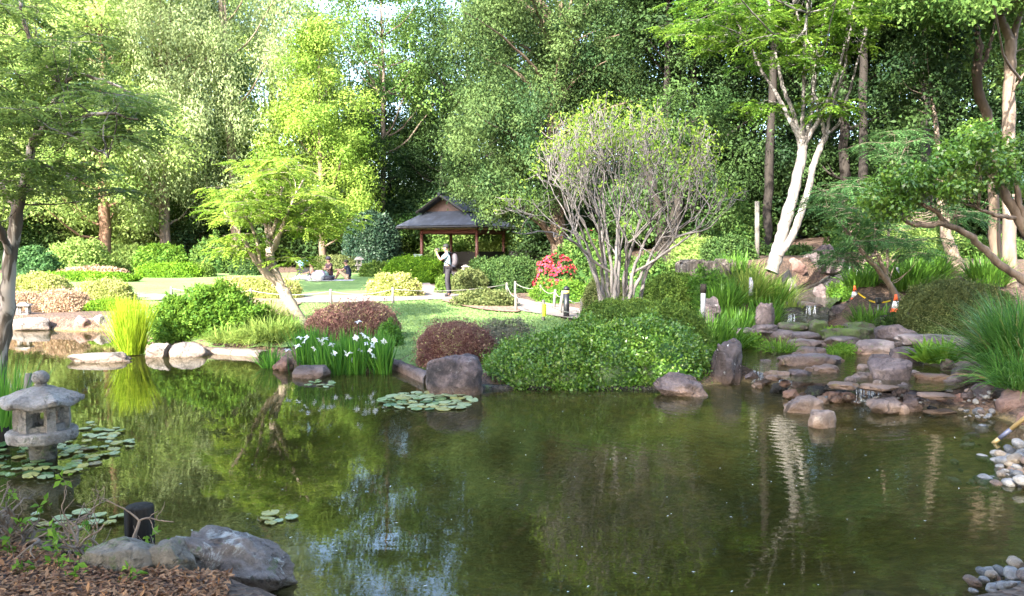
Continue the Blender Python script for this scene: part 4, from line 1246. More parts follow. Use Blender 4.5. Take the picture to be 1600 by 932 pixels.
# ------------------------------------------------------------------ hedges and shrubs
def dome_pts(n, rx, ry, h, box=2.6, lump=0.05, seed=0.0):
    u = ru(n)
    u[:, 2] = np.where(u[:, 2] < -0.25, -u[:, 2], u[:, 2])
    k = (np.abs(u) ** box).sum(1) ** (-1 / box)
    w = u * k[:, None]
    ph = rng.random(8) * 6.28
    lumps = lump * (np.sin(u[:, 0] * 5 + ph[0]) * np.sin(u[:, 1] * 5 + ph[1]) + np.sin(u[:, 2] * 7 + ph[2]) * np.sin(u[:, 0] * 9 + ph[3]) + 0.6 * np.sin(u[:, 0] * 14 + ph[4]) * np.sin(u[:, 2] * 12 + ph[5]))
    w = w * (1 + lumps + 0.5 * lump * np.sin(u[:, 0] * 23 + ph[6]) * np.sin(u[:, 1] * 21 + u[:, 2] * 19 + ph[7]))[:, None]
    z = np.where(w[:, 2] > 0, w[:, 2] * h * 0.8 + h * 0.2, h * 0.2 + w[:, 2] * h * 0.8)
    return np.stack([w[:, 0] * rx, w[:, 1] * ry, z], 1), u


def shrub(name, cat, label, pxl, pxr, pyt, d, mat, pyb=None, depth=0.8, box=2.6, lump=0.05, leaf=0.0026, aspect=0.55, cover=2.2, rough=0.05, group=None, lobes=None, cap=42000, flowers=None, zb=None, up=0.3):
    """leaf shell over a twiggy core; size from the picture at distance d"""
    cx = (pxl + pxr) / 2
    b_ = on(cx, d)
    if zb is not None: b_[2] = zb
    elif pyb is not None: b_[2] = P(cx, pyb, d)[2]
    rx = (pxr - pxl) / 2 / F * d
    ry = rx * depth
    b_[0] *= (d + ry * 0.6) / d
    b_[1] += ry * 0.6
    h = max(0.15, P(cx, pyt, d + ry * 0.6)[2] - b_[2])
    root = empty(name, b_)
    tag(root, label, cat, group)
    L = leaf * d
    parts = []
    for (ox, oy, oz, sx_, sy_, sz_) in (lobes or [(0, 0, 0, 1, 1, 1)]):
        ax, ay, ah = rx * sx_, ry * sy_, h * sz_
        S = 2 * PI * ((ax * ay) ** 1.6 / 2 + (ax * ah) ** 1.6 / 4 + (ay * ah) ** 1.6 / 4) ** (1 / 1.6) * 1.25
        n = int(min(cap / len(lobes or [1]), cover * S / (L * L * aspect * 0.5)))
        p, u = dome_pts(n, ax, ay, ah, box, lump)
        p += np.array([ox * rx, oy * ry, oz * h])
        inw = rng.random(n) ** 2
        p = p - norm(u) * (inw * (rough + 0.06) * min(ax, ah))[:, None] + ru(n) * L * 0.4
        stray = (rng.random(n) < 0.07) * rng.random(n)
        p = p + norm(u + ru(n) * 0.3 + np.array([0, 0, 0.3])) * (stray * 0.16 * min(ax, ah) ** 0.5)[:, None]
        dd = norm(ru(n) + u * 0.75 + np.array([0, 0, 0.25]))
        nr = norm(u * 0.9 + ru(n) * 0.8 + np.array([0, 0, up]))
        low = 0.13 * np.sin(p[:, 0] * 6 / max(rx, .3) + b_[0]) * np.sin(p[:, 1] * 5 / max(rx, .3) + 2) + 0.10 * np.sin(p[:, 0] * 17 / max(rx, .3)) * np.sin(p[:, 2] * 14 / h)
        v = np.clip(0.48 + low + rng.normal(size=n) * 0.22, 0, 1)
        Ls = L * (0.7 + 0.6 * rng.random(n))
        parts.append(leaf_arrays(p, dd, nr, Ls, Ls * aspect, v))
        # core
        bmq = bmesh.new(); bmesh.ops.create_icosphere(bmq, subdivisions=3, radius=1)
        for vt in bmq.verts:
            c_ = np.array(vt.co); k = (np.abs(c_) ** box).sum() ** (-1 / box)
            w = c_ * k * 0.84
            vt.co = (w[0] * ax + ox * rx, w[1] * ay + oy * ry, (w[2] * ah * 0.8 + ah * 0.18 if w[2] > 0 else ah * 0.18 + w[2] * ah * 0.8) + oz * h)
        me = bpy.data.meshes.new("inner_foliage"); bmq.to_mesh(me); bmq.free(); me.shade_smooth()
        link("inner_foliage", me, M[mat], root)["kind"] = "stuff"
    leaf_obj("foliage", merge(parts), M[mat], root)
    if flowers:
        fm, fn_, fs = flowers
        p, u = dome_pts(fn_, rx * 1.03, ry * 1.03, h * 1.03, box, lump)
        keep = p[:, 1] < ry * 0.5
        p, u = p[keep], u[keep]
        parts = []
        for k in range(5):
            an = k * 2 * PI / 5
            s1 = norm(np.cross(u, np.array([0.1, 0.2, 1.0]))); s2 = np.cross(u, s1)
            parts.append(leaf_arrays(p, s1 * math.cos(an) + s2 * math.sin(an) + u * 0.5, u, fs, fs * 0.7, np.clip(0.5 + rng.normal(size=len(p)) * 0.3, 0, 1)))
        leaf_obj("flowers", merge(parts), M[fm], root)
    return root


S = shrub
# big hedges on the promontory
S("leafy_hedge", "hedge", "broad glossy leafy hedge overhanging the pond beside the large boulder", 748, 1108, 500, 10.8, "lf_gloss", pyb=612, depth=0.62, box=2.5, lump=0.07, leaf=0.0042, aspect=0.62, cover=3.0, rough=0.16, cap=60000, zb=-0.06,
  lobes=[(0, 0, 0, 1, 0.8, 0.84), (-0.6, -0.1, 0, 0.42, 0.75, 0.6), (0.12, -0.12, 0, 0.5, 0.8, 1.0), (0.5, -0.05, 0, 0.45, 0.8, 1.02), (-0.22, -0.15, 0, 0.45, 0.75, 0.82), (0.78, 0.1, 0, 0.25, 0.6, 0.8)])
S("clipped_hedge", "hedge", "tall clipped rounded hedge behind the glossy hedge at the promontory", 905, 1112, 478, 11.7, "lf_box", depth=0.7, box=2.6, lump=0.05, leaf=0.003, cover=2.4, rough=0.08, zb=0.1)
S("low_hedge", "hedge", "low bright hedge at the foot of the bare branched tree", 905, 1050, 470, 13.6, "lf_box", depth=0.4, leaf=0.0026, zb=0.25)
S("maroon_shrub", "shrub", "round maroon and olive clipped shrub behind the large boulder", 650, 772, 506, 11.9, "lf_maroon", depth=0.8, lump=0.03, leaf=0.0026, cover=2.4, zb=0.12)
S("grey_shrub", "shrub", "thin greyish shrub between maroon shrub and glossy hedge", 738, 840, 503, 12.9, "lf_grey", depth=0.6, lump=0.12, leaf=0.003, cover=1.2, rough=0.3, zb=0.15)
S("maroon_hedge", "hedge", "dark maroon clipped double mound beside the leaning tree", 474, 624, 474, 14.4, "lf_maroon", depth=0.55, lump=0.03, leaf=0.0024, cover=2.2, zb=0.15,
  lobes=[(0.05, 0.2, 0, 0.95, 1, 1.0), (-0.25, -0.25, 0, 0.72, 0.8, 0.84), (0.42, -0.3, 0, 0.5, 0.7, 0.9)])
S("dark_mound", "shrub", "dark green leafy mound right of the maroon double mound", 588, 626, 508, 13.6, "lf_strap", depth=1.0, lump=0.1, leaf=0.005, aspect=0.3, cover=2.5, rough=0.2, zb=0.1)
S("loose_bush", "bush", "large loose green bush above the pale rocks at left", 248, 402, 452, 15.2, "lf_pale", depth=0.75, lump=0.15, leaf=0.0055, aspect=0.42, cover=3.0, rough=0.3, zb=0.15,
  lobes=[(0, 0.1, 0, 1, 1, 0.86), (0.2, 0, 0, 0.62, 0.8, 1.0), (-0.45, -0.2, 0, 0.5, 0.8, 0.78), (0.5, -0.1, 0, 0.5, 0.7, 0.75)])
S("pink_hedge", "hedge", "low pink tinged azalea hedge behind the leaning tree", 328, 470, 436, 24.5, "lf_yellow", depth=0.35, leaf=0.0026, lump=0.04, pyb=470)
S("pink_mound", "shrub", "rounded pale pink clipped mound above the far left pond edge", 56, 142, 455, 20.6, "lf_pink", depth=0.8, leaf=0.0024, pyb=505)
S("azalea_mound", "shrub", "yellow and pink azalea mound right of the rounded pink mound", 118, 208, 440, 23.5, "lf_yellow", depth=0.7, leaf=0.0026, pyb=486)
S("pink_low_shrub", "shrub", "small pink shrub behind the little lantern box at far left", 14, 62, 458, 21.0, "lf_pink", depth=0.8, leaf=0.0026)
S("green_mound", "shrub", "yellow-green mound behind the pink mounds at far left", 20, 105, 430, 26.5, "lf_yellow", depth=0.8, leaf=0.0028, pyb=470)
S("groundcover_mound", "shrub", "low green mound between azalea and yellow grass", 130, 215, 470, 20.8, "lf_hedge", depth=0.5, leaf=0.0026, lump=0.08)
S("clipped_lawn_hedge", "hedge", "long bright green clipped hedge at the back of the lawn", 215, 322, 413, 38, "lf_hedge", depth=0.4, box=3.0, leaf=0.0024, pyb=437)
S("round_end_shrub", "shrub", "small round shrub at the right end of the clipped lawn hedge", 300, 336, 413, 38.3, "lf_box", depth=0.8, leaf=0.0026, pyb=436)
S("hydrangea_bush", "bush", "pale leafy bush above the clipped lawn hedge", 212, 298, 386, 42, "lf_pale", depth=0.7, lump=0.12, leaf=0.0042, cover=2.6, rough=0.2)
S("leafy_bush", "bush", "yellow-green leafy bush left of the red brown trunk", 85, 165, 378, 40, "lf_bright", depth=0.7, lump=0.12, leaf=0.0042, cover=2.6, rough=0.2)
S("blue_bush", "bush", "grey-green leafy bush behind the near trunk at left", 14, 92, 392, 37, "lf_blue", depth=0.7, lump=0.12, leaf=0.004, cover=2.6, rough=0.2)
S("lime_bush", "bush", "yellow-green bush right of the red brown trunk", 172, 235, 388, 43, "lf_bright", depth=0.7, lump=0.12, leaf=0.004, cover=2.4, rough=0.2)
S("pink_strip", "hedge", "low pinkish strip of azaleas along the back bed", 95, 200, 419, 36, "lf_pink", depth=0.25, leaf=0.0028, pyb=433)
S("green_strip", "hedge", "low green strip in front of the back bed", 40, 215, 427, 34.5, "lf_hedge", depth=0.2, leaf=0.0028, pyb=441)
S("left_dark_bush", "bush", "dark bush under the trees at the far left", -30, 95, 345, 46, "lf_boxdark", depth=0.6, lump=0.12, leaf=0.004, cover=2.4, rough=0.2)
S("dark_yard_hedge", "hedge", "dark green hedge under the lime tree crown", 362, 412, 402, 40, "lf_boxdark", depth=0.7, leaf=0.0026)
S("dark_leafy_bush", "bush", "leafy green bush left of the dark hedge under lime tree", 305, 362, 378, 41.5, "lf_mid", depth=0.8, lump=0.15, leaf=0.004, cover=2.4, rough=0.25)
S("brown_hedge", "hedge", "olive brown clipped hedge behind the picnic group", 488, 566, 401, 41.5, "lf_olive", depth=0.4, leaf=0.0026)
S("low_border_hedge", "hedge", "low green border right of the small stone lantern", 566, 612, 411, 38.5, "lf_box", depth=0.5, leaf=0.0028, lump=0.1)
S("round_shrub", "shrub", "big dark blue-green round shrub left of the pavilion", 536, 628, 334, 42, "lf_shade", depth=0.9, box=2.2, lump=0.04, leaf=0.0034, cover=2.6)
S("bright_hedge", "hedge", "vivid green clipped oval hedge in front of the pavilion", 602, 692, 403, 33, "lf_hedge", depth=0.6, box=2.8, leaf=0.0022, pyb=437)
S("variegated_mound", "shrub", "variegated yellow and pink mound in the lawn beside path", 574, 658, 431, 25.8, "lf_yellow", depth=0.7, leaf=0.0032, lump=0.09, rough=0.15, pyb=469)
S("dome_shrub", "shrub", "large dark green clipped dome left of the red azalea", 752, 846, 404, 27.5, "lf_boxdark", depth=0.8, box=2.7, leaf=0.0026, pyb=460)
S("olive_dome", "shrub", "olive clipped dome right of the standing man", 706, 762, 423, 26.8, "lf_olive", depth=0.8, leaf=0.0026, pyb=458)
S("small_round_shrub", "shrub", "small round green shrub in front of the pavilion post", 732, 774, 405, 32, "lf_boxdark", depth=0.8, leaf=0.0026)
S("path_edge_bush", "bush", "low yellow-green bush over the mulch bed beside path", 708, 806, 455, 21.8, "lf_olive", depth=0.45, leaf=0.0032, lump=0.12, rough=0.2, pyb=483)
S("verge_bush", "bush", "small grassy green bush behind the standing man", 682, 716, 432, 27.5, "lf_box", depth=0.8, leaf=0.003, lump=0.1, pyb=458)
S("red_azalea", "shrub", "azalea covered in red flowers beside the dark clipped dome", 838, 894, 403, 27, "lf_boxdark", depth=0.8, lump=0.1, leaf=0.0032, cover=2.2, flowers=("lf_red", 620, 0.06), pyb=448)
S("pavilion_side_bush", "bush", "dark leafy bush behind the red azalea", 868, 962, 372, 29, "lf_mid", depth=0.8, lump=0.14, leaf=0.0042, cover=2.4, rough=0.25, flowers=("lf_red", 12, 0.08))
S("fern_cover", "bush", "low ferny green cover below the red azalea", 832, 930, 442, 23.5, "lf_pale", depth=0.5, lump=0.14, leaf=0.0045, aspect=0.3, cover=2.2, rough=0.25, pyb=482)
S("left_dome", "shrub", "olive clipped dome left of the bare stems", 912, 985, 435, 17.4, "lf_olive", depth=0.8, leaf=0.0026)
S("right_dome", "shrub", "clipped green dome right of the bare stems", 1003, 1100, 430, 17.2, "lf_box", depth=0.8, leaf=0.0026)
S("dark_round_bush", "bush", "dark round bush behind the big cut log", 1096, 1178, 372, 21.5, "lf_boxdark", depth=0.8, lump=0.08, leaf=0.0036, cover=2.4, rough=0.15)
S("light_bush", "bush", "light green bush behind the log on its left", 1048, 1112, 372, 22.5, "lf_bright", depth=0.7, lump=0.15, leaf=0.005, aspect=0.3, cover=2.2, rough=0.3)
S("woodland_bush", "bush", "green bush under the dark trees left of timber pole", 1110, 1185, 318, 27, "lf_mid", depth=0.8, lump=0.15, leaf=0.0042, cover=2.2, rough=0.25)
S("right_mound", "shrub", "clipped olive green mound beside the right hand cone", 1413, 1578, 443, 13.6, "lf_olive", depth=0.6, box=2.8, lump=0.05, leaf=0.003, cover=2.4, rough=0.08, pyb=518)
S("stream_bush", "bush", "sunny loose bush behind the feathery tree over stream", 1385, 1480, 340, 20.5, "lf_bright", depth=0.7, lump=0.15, leaf=0.0045, aspect=0.35, cover=2.2, rough=0.3)
S("right_back_bush", "bush", "green bush behind the thick pale trunk", 1490, 1600, 375, 21, "lf_mid", depth=0.7, lump=0.15, leaf=0.0045, cover=2.2, rough=0.3)
S("slope_bush", "bush", "dark bush on the slope above the big boulder", 1290, 1370, 325, 25, "lf_mid", depth=0.7, lump=0.15, leaf=0.0045, cover=2.0, rough=0.3)
S("bed_cover", "bush", "dark green cover behind the bare stems", 950, 1062, 402, 21.5, "lf_mid", depth=0.5, lump=0.14, leaf=0.0045, cover=2.2, rough=0.25)
S("bed_cover", "bush", "green cover on the slope behind the white trunk base", 1180, 1262, 385, 24.5, "lf_boxdark", depth=0.5, lump=0.14, leaf=0.0045, cover=2.2, rough=0.25)
S("bed_cover", "bush", "green cover below the cut log", 1070, 1140, 428, 17.0, "lf_strap", depth=0.5, lump=0.16, leaf=0.005, aspect=0.25, cover=2.2, rough=0.3)
S("slope_cover", "bush", "low green cover on the slope behind the left cone", 1290, 1352, 446, 19.2, "lf_pale", depth=0.5, lump=0.16, leaf=0.0045, aspect=0.3, cover=2.2, rough=0.3)
S("slope_cover", "bush", "low green cover on the slope right of the upright rock", 1352, 1412, 440, 18.4, "lf_strap", depth=0.5, lump=0.16, leaf=0.0045, aspect=0.3, cover=2.2, rough=0.3)
S("slope_cover", "bush", "low ferny cover between the cones and stepping slabs", 1372, 1428, 496, 14.4, "lf_boxdark", depth=0.5, lump=0.16, leaf=0.0045, aspect=0.35, cover=2.2, rough=0.3)
S("moss_cushion", "plant", "bright moss cushion between slabs of the pool", 1296, 1346, 541, 12.4, "lf_fern", depth=0.6, leaf=0.003, lump=0.12, zb=0.2)
S("creeping_green", "plant", "creeping green plant below the mossy boulders", 1288, 1330, 513, 13.9, "lf_fern", depth=0.4, leaf=0.0032, lump=0.12, zb=0.32)
S("waterside_green", "plant", "low green plant on the left bank of pool", 1150, 1190, 524, 13.2, "lf_fern", depth=0.5, leaf=0.004, lump=0.15, zb=0.3)
S("lichen_boulder_fern", "plant", "pale green fern tuft left of the lichen splashed boulder", 1078, 1122, 540, 11.6, "lf_fern", depth=0.7, leaf=0.0055, aspect=0.3, lump=0.2, rough=0.3, cover=1.8, zb=0.05)


# ------------------------------------------------------------------ strap-leaved plants
def strap_plant(name, label, px, d, n, L, W, spread, droop, base_r, mat, cat="plant", z=None, group=None, flat=1.0, segs=4):
    b_ = on(px, d)
    if z is not None: b_[2] = z
    root = empty(name, b_)
    tag(root, label, cat, group)
    leaf_obj("leaves", blades((0, 0, 0), n, L, W, spread, droop, base_r, segs, flat=flat), M[mat], root)
    return root


strap_plant("sedge_clump", "bright yellow-green grass clump growing from the pale pond rocks", 203, 14.2, 1000, 1.1, 0.012, 0.19, 0.36, 0.21, "lf_sedge", "grass clump", z=0.02)
strap_plant("lomandra_clump", "large fountain of arching green grass at the right edge", 1604, 9.8, 1900, 1.2, 0.015, 0.58, 1.0, 0.36, "lf_lomandra", "grass clump", z=0.30)
strap_plant("lomandra_clump", "lower arching grass tuft below the large grass fountain", 1606, 9.0, 600, 0.7, 0.012, 0.9, 1.3, 0.30, "lf_lomandra", "grass clump", z=0.30)
strap_plant("grass_tuft", "rounded grass tuft right of the loose green bush", 412, 16.6, 900, 0.75, 0.014, 1.0, 1.1, 0.35, "lf_tuft", "grass clump")
strap_plant("grass_tuft", "pale weeping grass tuft at the foot of leaning tree", 425, 14.6, 1100, 0.62, 0.014, 1.2, 1.4, 0.5, "lf_tuft", "grass clump", flat=0.5)
strap_plant("grass_tuft", "dark grass tuft left of the leaning trunk base", 452, 15.0, 500, 0.5, 0.014, 1.2, 1.3, 0.35, "lf_strap", "grass clump")
strap_plant("grass_tuft", "low pale grass under the loose bush behind edging", 372, 14.6, 700, 0.42, 0.012, 1.1, 1.2, 0.6, "lf_tuft", "grass clump", flat=0.4)
strap_plant("reed_tuft", "green reeds at the left edge behind the stone lantern", -4, 7.8, 160, 0.85, 0.016, 0.25, 0.35, 0.22, "lf_iris", "reeds", z=0.0)
for k, (px, d, n, L, lab) in enumerate([
    (1128, 16.6, 320, 0.85, "strappy green lily clump below the cut log"), (1168, 17.5, 380, 1.0, "sunny lily clump at the foot of white trunk"), (1198, 17.6, 320, 1.0, "lily clump just left of the white trunk base"),
    (1190, 16.0, 300, 0.7, "lily clump in front of the white trunk"), (1150, 15.0, 260, 0.65, "lily clump behind the pool's left stones"), (1108, 13.4, 260, 0.75, "iris leaves behind the tall clipped hedge"),
    (1126, 13.0, 200, 0.6, "iris leaves beside the grey marker pipe"), (1228, 17.2, 160, 0.5, "sunlit lily tuft above the first fall"), (1345, 17.5, 240, 0.6, "lily tuft left of the first cone"),
    (1420, 17.0, 420, 0.9, "lily bank behind the right hand cone"), (1450, 17.6, 420, 0.9, "lily bank right of the feathery tree"), (1540, 17.4, 400, 0.8, "lily bank at the foot of the thick trunk"), (1362, 15.2, 160, 0.5, "fern like tuft between the two cones"),
    (1210, 18.2, 260, 0.9, "tall lily leaves behind the white trunk"), (1145, 18.4, 300, 0.9, "lily leaves right of the cut log")]):
    strap_plant("strap_lily", lab, px, d, n, L, 0.03, 0.5, 0.7, 0.35, "lf_strap" if k not in (1, 7, 13) else "lf_tuft", "plant", group="strap lilies beside the stream")
strap_plant("fern_tuft", "fern by the boulders left of the grass fountain", 1478, 11.0, 130, 0.45, 0.05, 0.9, 0.9, 0.12, "lf_fern", "fern", z=0.3)
strap_plant("fern_tuft", "second fern beside the pool under the clipped mound", 1452, 11.2, 110, 0.40, 0.05, 0.9, 0.9, 0.12, "lf_fern", "fern", z=0.3)
strap_plant("water_grass", "grassy tuft hanging over the pool between stepping stones", 1220, 12.6, 260, 0.34, 0.012, 1.2, 1.6, 0.25, "lf_fern", "grass clump", z=0.27)

# irises with white flowers
root = empty("iris_bed", on(535, 12.0)); root.location.z = -0.02
tag(root, "clump of green irises with white flowers standing at the pond edge", "irises")
base = np.array(root.location)
parts = []
for k in range(34):
    px = 468 + 138 * rng.random(); d = 11.95 + 0.75 * rng.random() + (0.5 if px < 500 else 0)
    o_ = P(px, 560, d) - base; o_[2] = 0.0 if d < 12.3 else 0.08
    parts.append(blades(o_, 30, 0.64, 0.026, 0.22, 0.22, 0.10, 4))
leaf_obj("leaves", merge(parts), M["lf_iris"], root)
fl_parts = []
for k in range(7):
    an = k * 2 * PI / 6
    d_ = np.array([[math.cos(an), math.sin(an), 0.25 if k % 2 else -0.25]])
    fl_parts.append(leaf_arrays(np.zeros((1, 3)), d_, np.array([[0, 0, 1.0]]), 0.075, 0.05, np.array([0.5])))
fv, ff, fa = merge(fl_parts[:6])
flower_me = raw_mesh("flower", fv, ff, 4, False, fa)
stem_parts = []
FL = [(560, 503), (567, 523), (556, 528), (572, 537), (582, 540), (578, 548), (583, 556), (600, 534), (545, 553), (518, 539), (522, 552), (540, 552), (503, 535), (498, 531), (468, 528), (476, 533), (465, 541), (450, 547), (551, 563), (564, 548), (508, 530), (490, 545), (573, 528), (479, 527), (585, 532)]
for px, py in FL:
    p = P(px, py, 11.8 + 0.25 * rng.random()) - base
    fo = link("flower", flower_me, M["lf_white"], root)
    fo.location = p; fo.rotation_euler = (rng.normal() * 0.5 - 0.4, rng.normal() * 0.5, rng.random() * 6); s = 0.6 + 0.55 * rng.random(); fo.scale = (s, s, s)
    stem_parts.append(spline([p, p * [1, 1, 0.5] + rng.normal(size=3) * 0.01, p * [1, 1, 0] + rng.normal(size=3) * 0.02], [0.004, 0.005, 0.005], 2))
so = link("flower_stems", tubes_mesh("flower_stems", stem_parts, 4), M["lf_iris"], root)
strap_plant("iris_tuft", "small iris tuft with white bloom left of the brown rock", 422, 12.6, 70, 0.45, 0.02, 0.5, 0.6, 0.15, "lf_iris", "irises", z=0.0)

# ------------------------------------------------------------------ rocks
ICO = {}
for sdv in (2, 3, 4, 5):
    bmq = bmesh.new(); bmesh.ops.create_icosphere(bmq, subdivisions=sdv, radius=1)
    bmq.verts.ensure_lookup_table()
    ICO[sdv] = (np.array([v.co[:] for v in bmq.verts]), np.array([[v.index for v in f.verts] for f in bmq.faces])); bmq.free()


def rock_mesh(seed, size, style="boulder", sdv=4):
    r_ = np.random.default_rng(seed)
    v, f = ICO[sdv]
    box = {"boulder": 3.2, "flat": 4.0, "block": 5.0, "round": 2.3}[style]
    w = v * ((np.abs(v) ** box).sum(1) ** (-1 / box))[:, None]
    for _ in range({"boulder": 13, "flat": 9, "block": 9, "round": 6}[style]):
        nn_ = norm(r_.normal(size=3) * np.array([1, 1, 0.55 if style in ("flat", "block") else 1])); c = {"boulder": 0.66, "flat": 0.78, "block": 0.80, "round": 0.80}[style] + 0.20 * r_.random()
        e = w @ nn_ - c
        w = w - np.maximum(e, 0)[:, None] * nn_ * 0.97
    o_ = r_.random(3) * 50
    amp = {"boulder": 0.20, "flat": 0.15, "block": 0.11, "round": 0.09}[style]
    disp = np.array([noise.noise(Vector(p * 1.6 + o_)) + 0.5 * noise.noise(Vector(p * 3.7 + o_)) + 0.30 * noise.noise(Vector(p * 8 + o_)) + 0.16 * noise.noise(Vector(p * 18 + o_)) for p in w])
    w = w + norm(w) * (disp * amp)[:, None]
    return raw_mesh("rock", w * (np.array(size) / 2), f, 3, sdv < 4)


RS = [100]


def rock(label, pxl, pxr, pyt, pyb, mat, zb=0.0, style="boulder", d=None, depth=0.8, sdv=4, tilt=0.0, name="boulder", rz=None, cat="rock", lift=0.0):
    cx = (pxl + pxr) / 2
    if d is None: d = Gz(cx, pyb, zb)[1]
    else: zb = P(cx, pyb, d)[2]
    w = (pxr - pxl) / F * d
    dp = w * depth
    span = (pyb - pyt) / F * d
    h = max(span * 0.45, span - dp * 0.75 * (1.9 - zb - span * 0.7) / d)
    RS[0] += 1
    me = rock_mesh(RS[0], (w * 1.06, dp, h * 1.45), style, sdv)
    o = link(name, me, M[mat])
    x = P(cx, pyb, d)[0]
    o.location = (x * (1 + dp * 0.4 / d), d + dp * 0.42, zb + h * 0.5 - h * 0.2 + lift)
    o.rotation_euler = (0, tilt, (random.random() - 0.5) * 0.3 if rz is None else rz)
    tag(o, label, cat)
    return o


R_ = rock
R_("large blocky purple boulder standing in the pond beside lily pads", 666, 752, 553, 620, "st_dark", -0.02, "block", depth=0.75, sdv=5)
R_("wedge shaped boulder in the water below the right end of glossy hedge", 1022, 1103, 580, 622, "st_purple", -0.02, "boulder", sdv=5, tilt=0.08)
R_("upright dark boulder splashed with white lichen beside the cascade", 1107, 1162, 528, 600, "st_lichen", 0.0, "boulder", sdv=5)
R_("small flat rock in the water in front of irises", 461, 517, 568, 593, "st_purple", -0.02, "flat")
R_("brown rock at the left end of the irises", 428, 462, 556, 580, "st_red", 0.0, "boulder")
R_("pale rounded rock beside the timber edging at left", 264, 324, 533, 560, "st_pale", -0.02, "round")
R_("pale rock between grass clump and rounded rock", 226, 270, 532, 561, "st_pale", -0.02, "boulder")
R_("long pale flat rock below the yellow-green grass clump", 112, 205, 550, 570, "st_pale", -0.04, "flat", depth=0.4)
R_("pale stone slab under the little lantern box at far left", 12, 82, 496, 518, "st_pale", -0.02, "flat", depth=0.5)
R_("reddish boulder at the far left pond edge", 112, 152, 492, 518, "st_red", -0.02, "boulder")
R_("pale boulder right of the reddish boulder at far left", 142, 176, 492, 516, "st_pale", 0.0, "boulder")
# cascade
R_("brown wet rock left of the first little waterfall", 1155, 1180, 565, 590, "st_dark", 0.0)
R_("tan rock between the two left falls", 1196, 1252, 564, 594, "st_purple", 0.05, "boulder", depth=0.7)
R_("slanting long stone right of the dark trickle", 1232, 1282, 582, 612, "st_purple", 0.0, "boulder", tilt=-0.2)
R_("small wet rock under the dark trickle", 1206, 1232, 598, 612, "st_wet", 0.0)
R_("small wet rock below the first little waterfall", 1180, 1206, 590, 604, "st_purple", -0.02)
R_("reddish stone at the water's edge below the slanting stone", 1224, 1250, 607, 624, "st_red", 0.0)
R_("rounded tan rock in the pond left of the small upright block", 1222, 1287, 615, 649, "st_tan", -0.03, "boulder")
R_("small upright block of rock standing in the pond", 1263, 1304, 637, 674, "st_tan", -0.03, "block", depth=0.9)
R_("dark wet rock right of the slanting stone", 1258, 1290, 600, 624, "st_wet", 0.0)
R_("flat reddish stone under the ledge's left end", 1284, 1318, 610, 628, "st_red", 0.0, "flat")
R_("small reddish stone beside the ledge fall", 1306, 1336, 612, 629, "st_red", 0.0)
R_("long dark wet ledge under the pool's lip", 1280, 1405, 603, 632, "st_wet", -0.02, "flat", d=9.86, depth=0.2)
R_("dark wet ledge behind the right hand waterfall", 1436, 1500, 614, 644, "st_wet", -0.02, "flat", d=9.62, depth=0.3)
R_("thin slab lying on the ledge's left part", 1292, 1340, 596, 608, "st_slab", 0.24, "flat")
R_("thin slab lying on the ledge's right part", 1340, 1400, 599, 611, "st_slab", 0.24, "flat")
R_("pebble sized stone standing on the ledge slab", 1320, 1337, 588, 599, "st_tan", 0.25, "round", sdv=3)
R_("small upright stone on the ledge left of the grey boulder", 1364, 1378, 593, 605, "st_tan", 0.25, "round", sdv=3)
R_("grey-purple boulder above the pale rounded rock at cascade", 1398, 1433, 595, 628, "st_purple", 0.06, "boulder")
R_("rounded pale pink rock at the waterline below ledge", 1358, 1416, 620, 650, "st_tan", -0.02, "boulder")
R_("knobbly rock left of the right hand waterfall", 1412, 1444, 617, 644, "st_purple", 0.0, "boulder")
R_("small tan stone between two waterline rocks", 1404, 1420, 632, 648, "st_tan", 0.0, "round", sdv=3)
R_("flat slab over the right hand waterfall", 1436, 1490, 612, 624, "st_slab", 0.2, "flat")
R_("rust stained rock right of the right hand waterfall", 1482, 1517, 613, 641, "st_red", 0.0, "boulder")
R_("rock behind the rust stained rock", 1500, 1526, 607, 626, "st_purple", 0.12, "boulder")
R_("purple rock above the pebble pile", 1518, 1558, 598, 624, "st_purple", 0.15, "boulder")
R_("square reddish boulder at the right edge by pebbles", 1560, 1625, 607, 652, "st_red", 0.02, "block")
R_("reddish stone below the square boulder at right edge", 1584, 1625, 638, 668, "st_red", 0.0, "boulder")
R_("low stone at the waterline below the pebble pile", 1440, 1490, 638, 650, "st_tan", -0.02, "flat")
# pool
R_("big rounded rock standing in the shallow pool", 1360, 1422, 559, 599, "st_purple", 0.22, "block")
R_("flat topped round stepping stone in the pool", 1328, 1396, 530, 556, "st_slab", 0.25, "flat")
R_("sloping rock right of the round stepping stone", 1386, 1444, 535, 568, "st_purple", 0.25, "boulder", tilt=0.15)
R_("long pale slab behind the sloping rock", 1393, 1505, 521, 540, "st_slab", 0.42, "flat", depth=0.4)
R_("rock below the boulder carrying the right cone", 1372, 1434, 508, 534, "st_purple", 0.42, "boulder")
R_("flat topped boulder carrying the right hand cone", 1360, 1416, 491, 526, "st_dark", 0.36, "block", d=14.75)
R_("grey slab beside the moss cushion", 1286, 1344, 525, 541, "st_slab", 0.28, "flat")
R_("long flat rock lying in the pool behind ledge", 1214, 1300, 552, 576, "st_slab", 0.22, "flat", depth=0.5)
R_("low pointed rock in the pool in front of long flat rock", 1272, 1314, 567, 586, "st_slab", 0.22, "boulder")
R_("stepping stone nearest the long flat rock", 1240, 1286, 541, 558, "st_slab", 0.24, "flat")
R_("stepping stone third from the hill side", 1232, 1280, 529, 546, "st_slab", 0.25, "flat")
R_("stepping stone second from the hill side", 1230, 1284, 518, 534, "st_slab", 0.30, "flat")
R_("wide stepping stone nearest the left bank plants", 1178, 1238, 513, 533, "st_slab", 0.28, "flat")
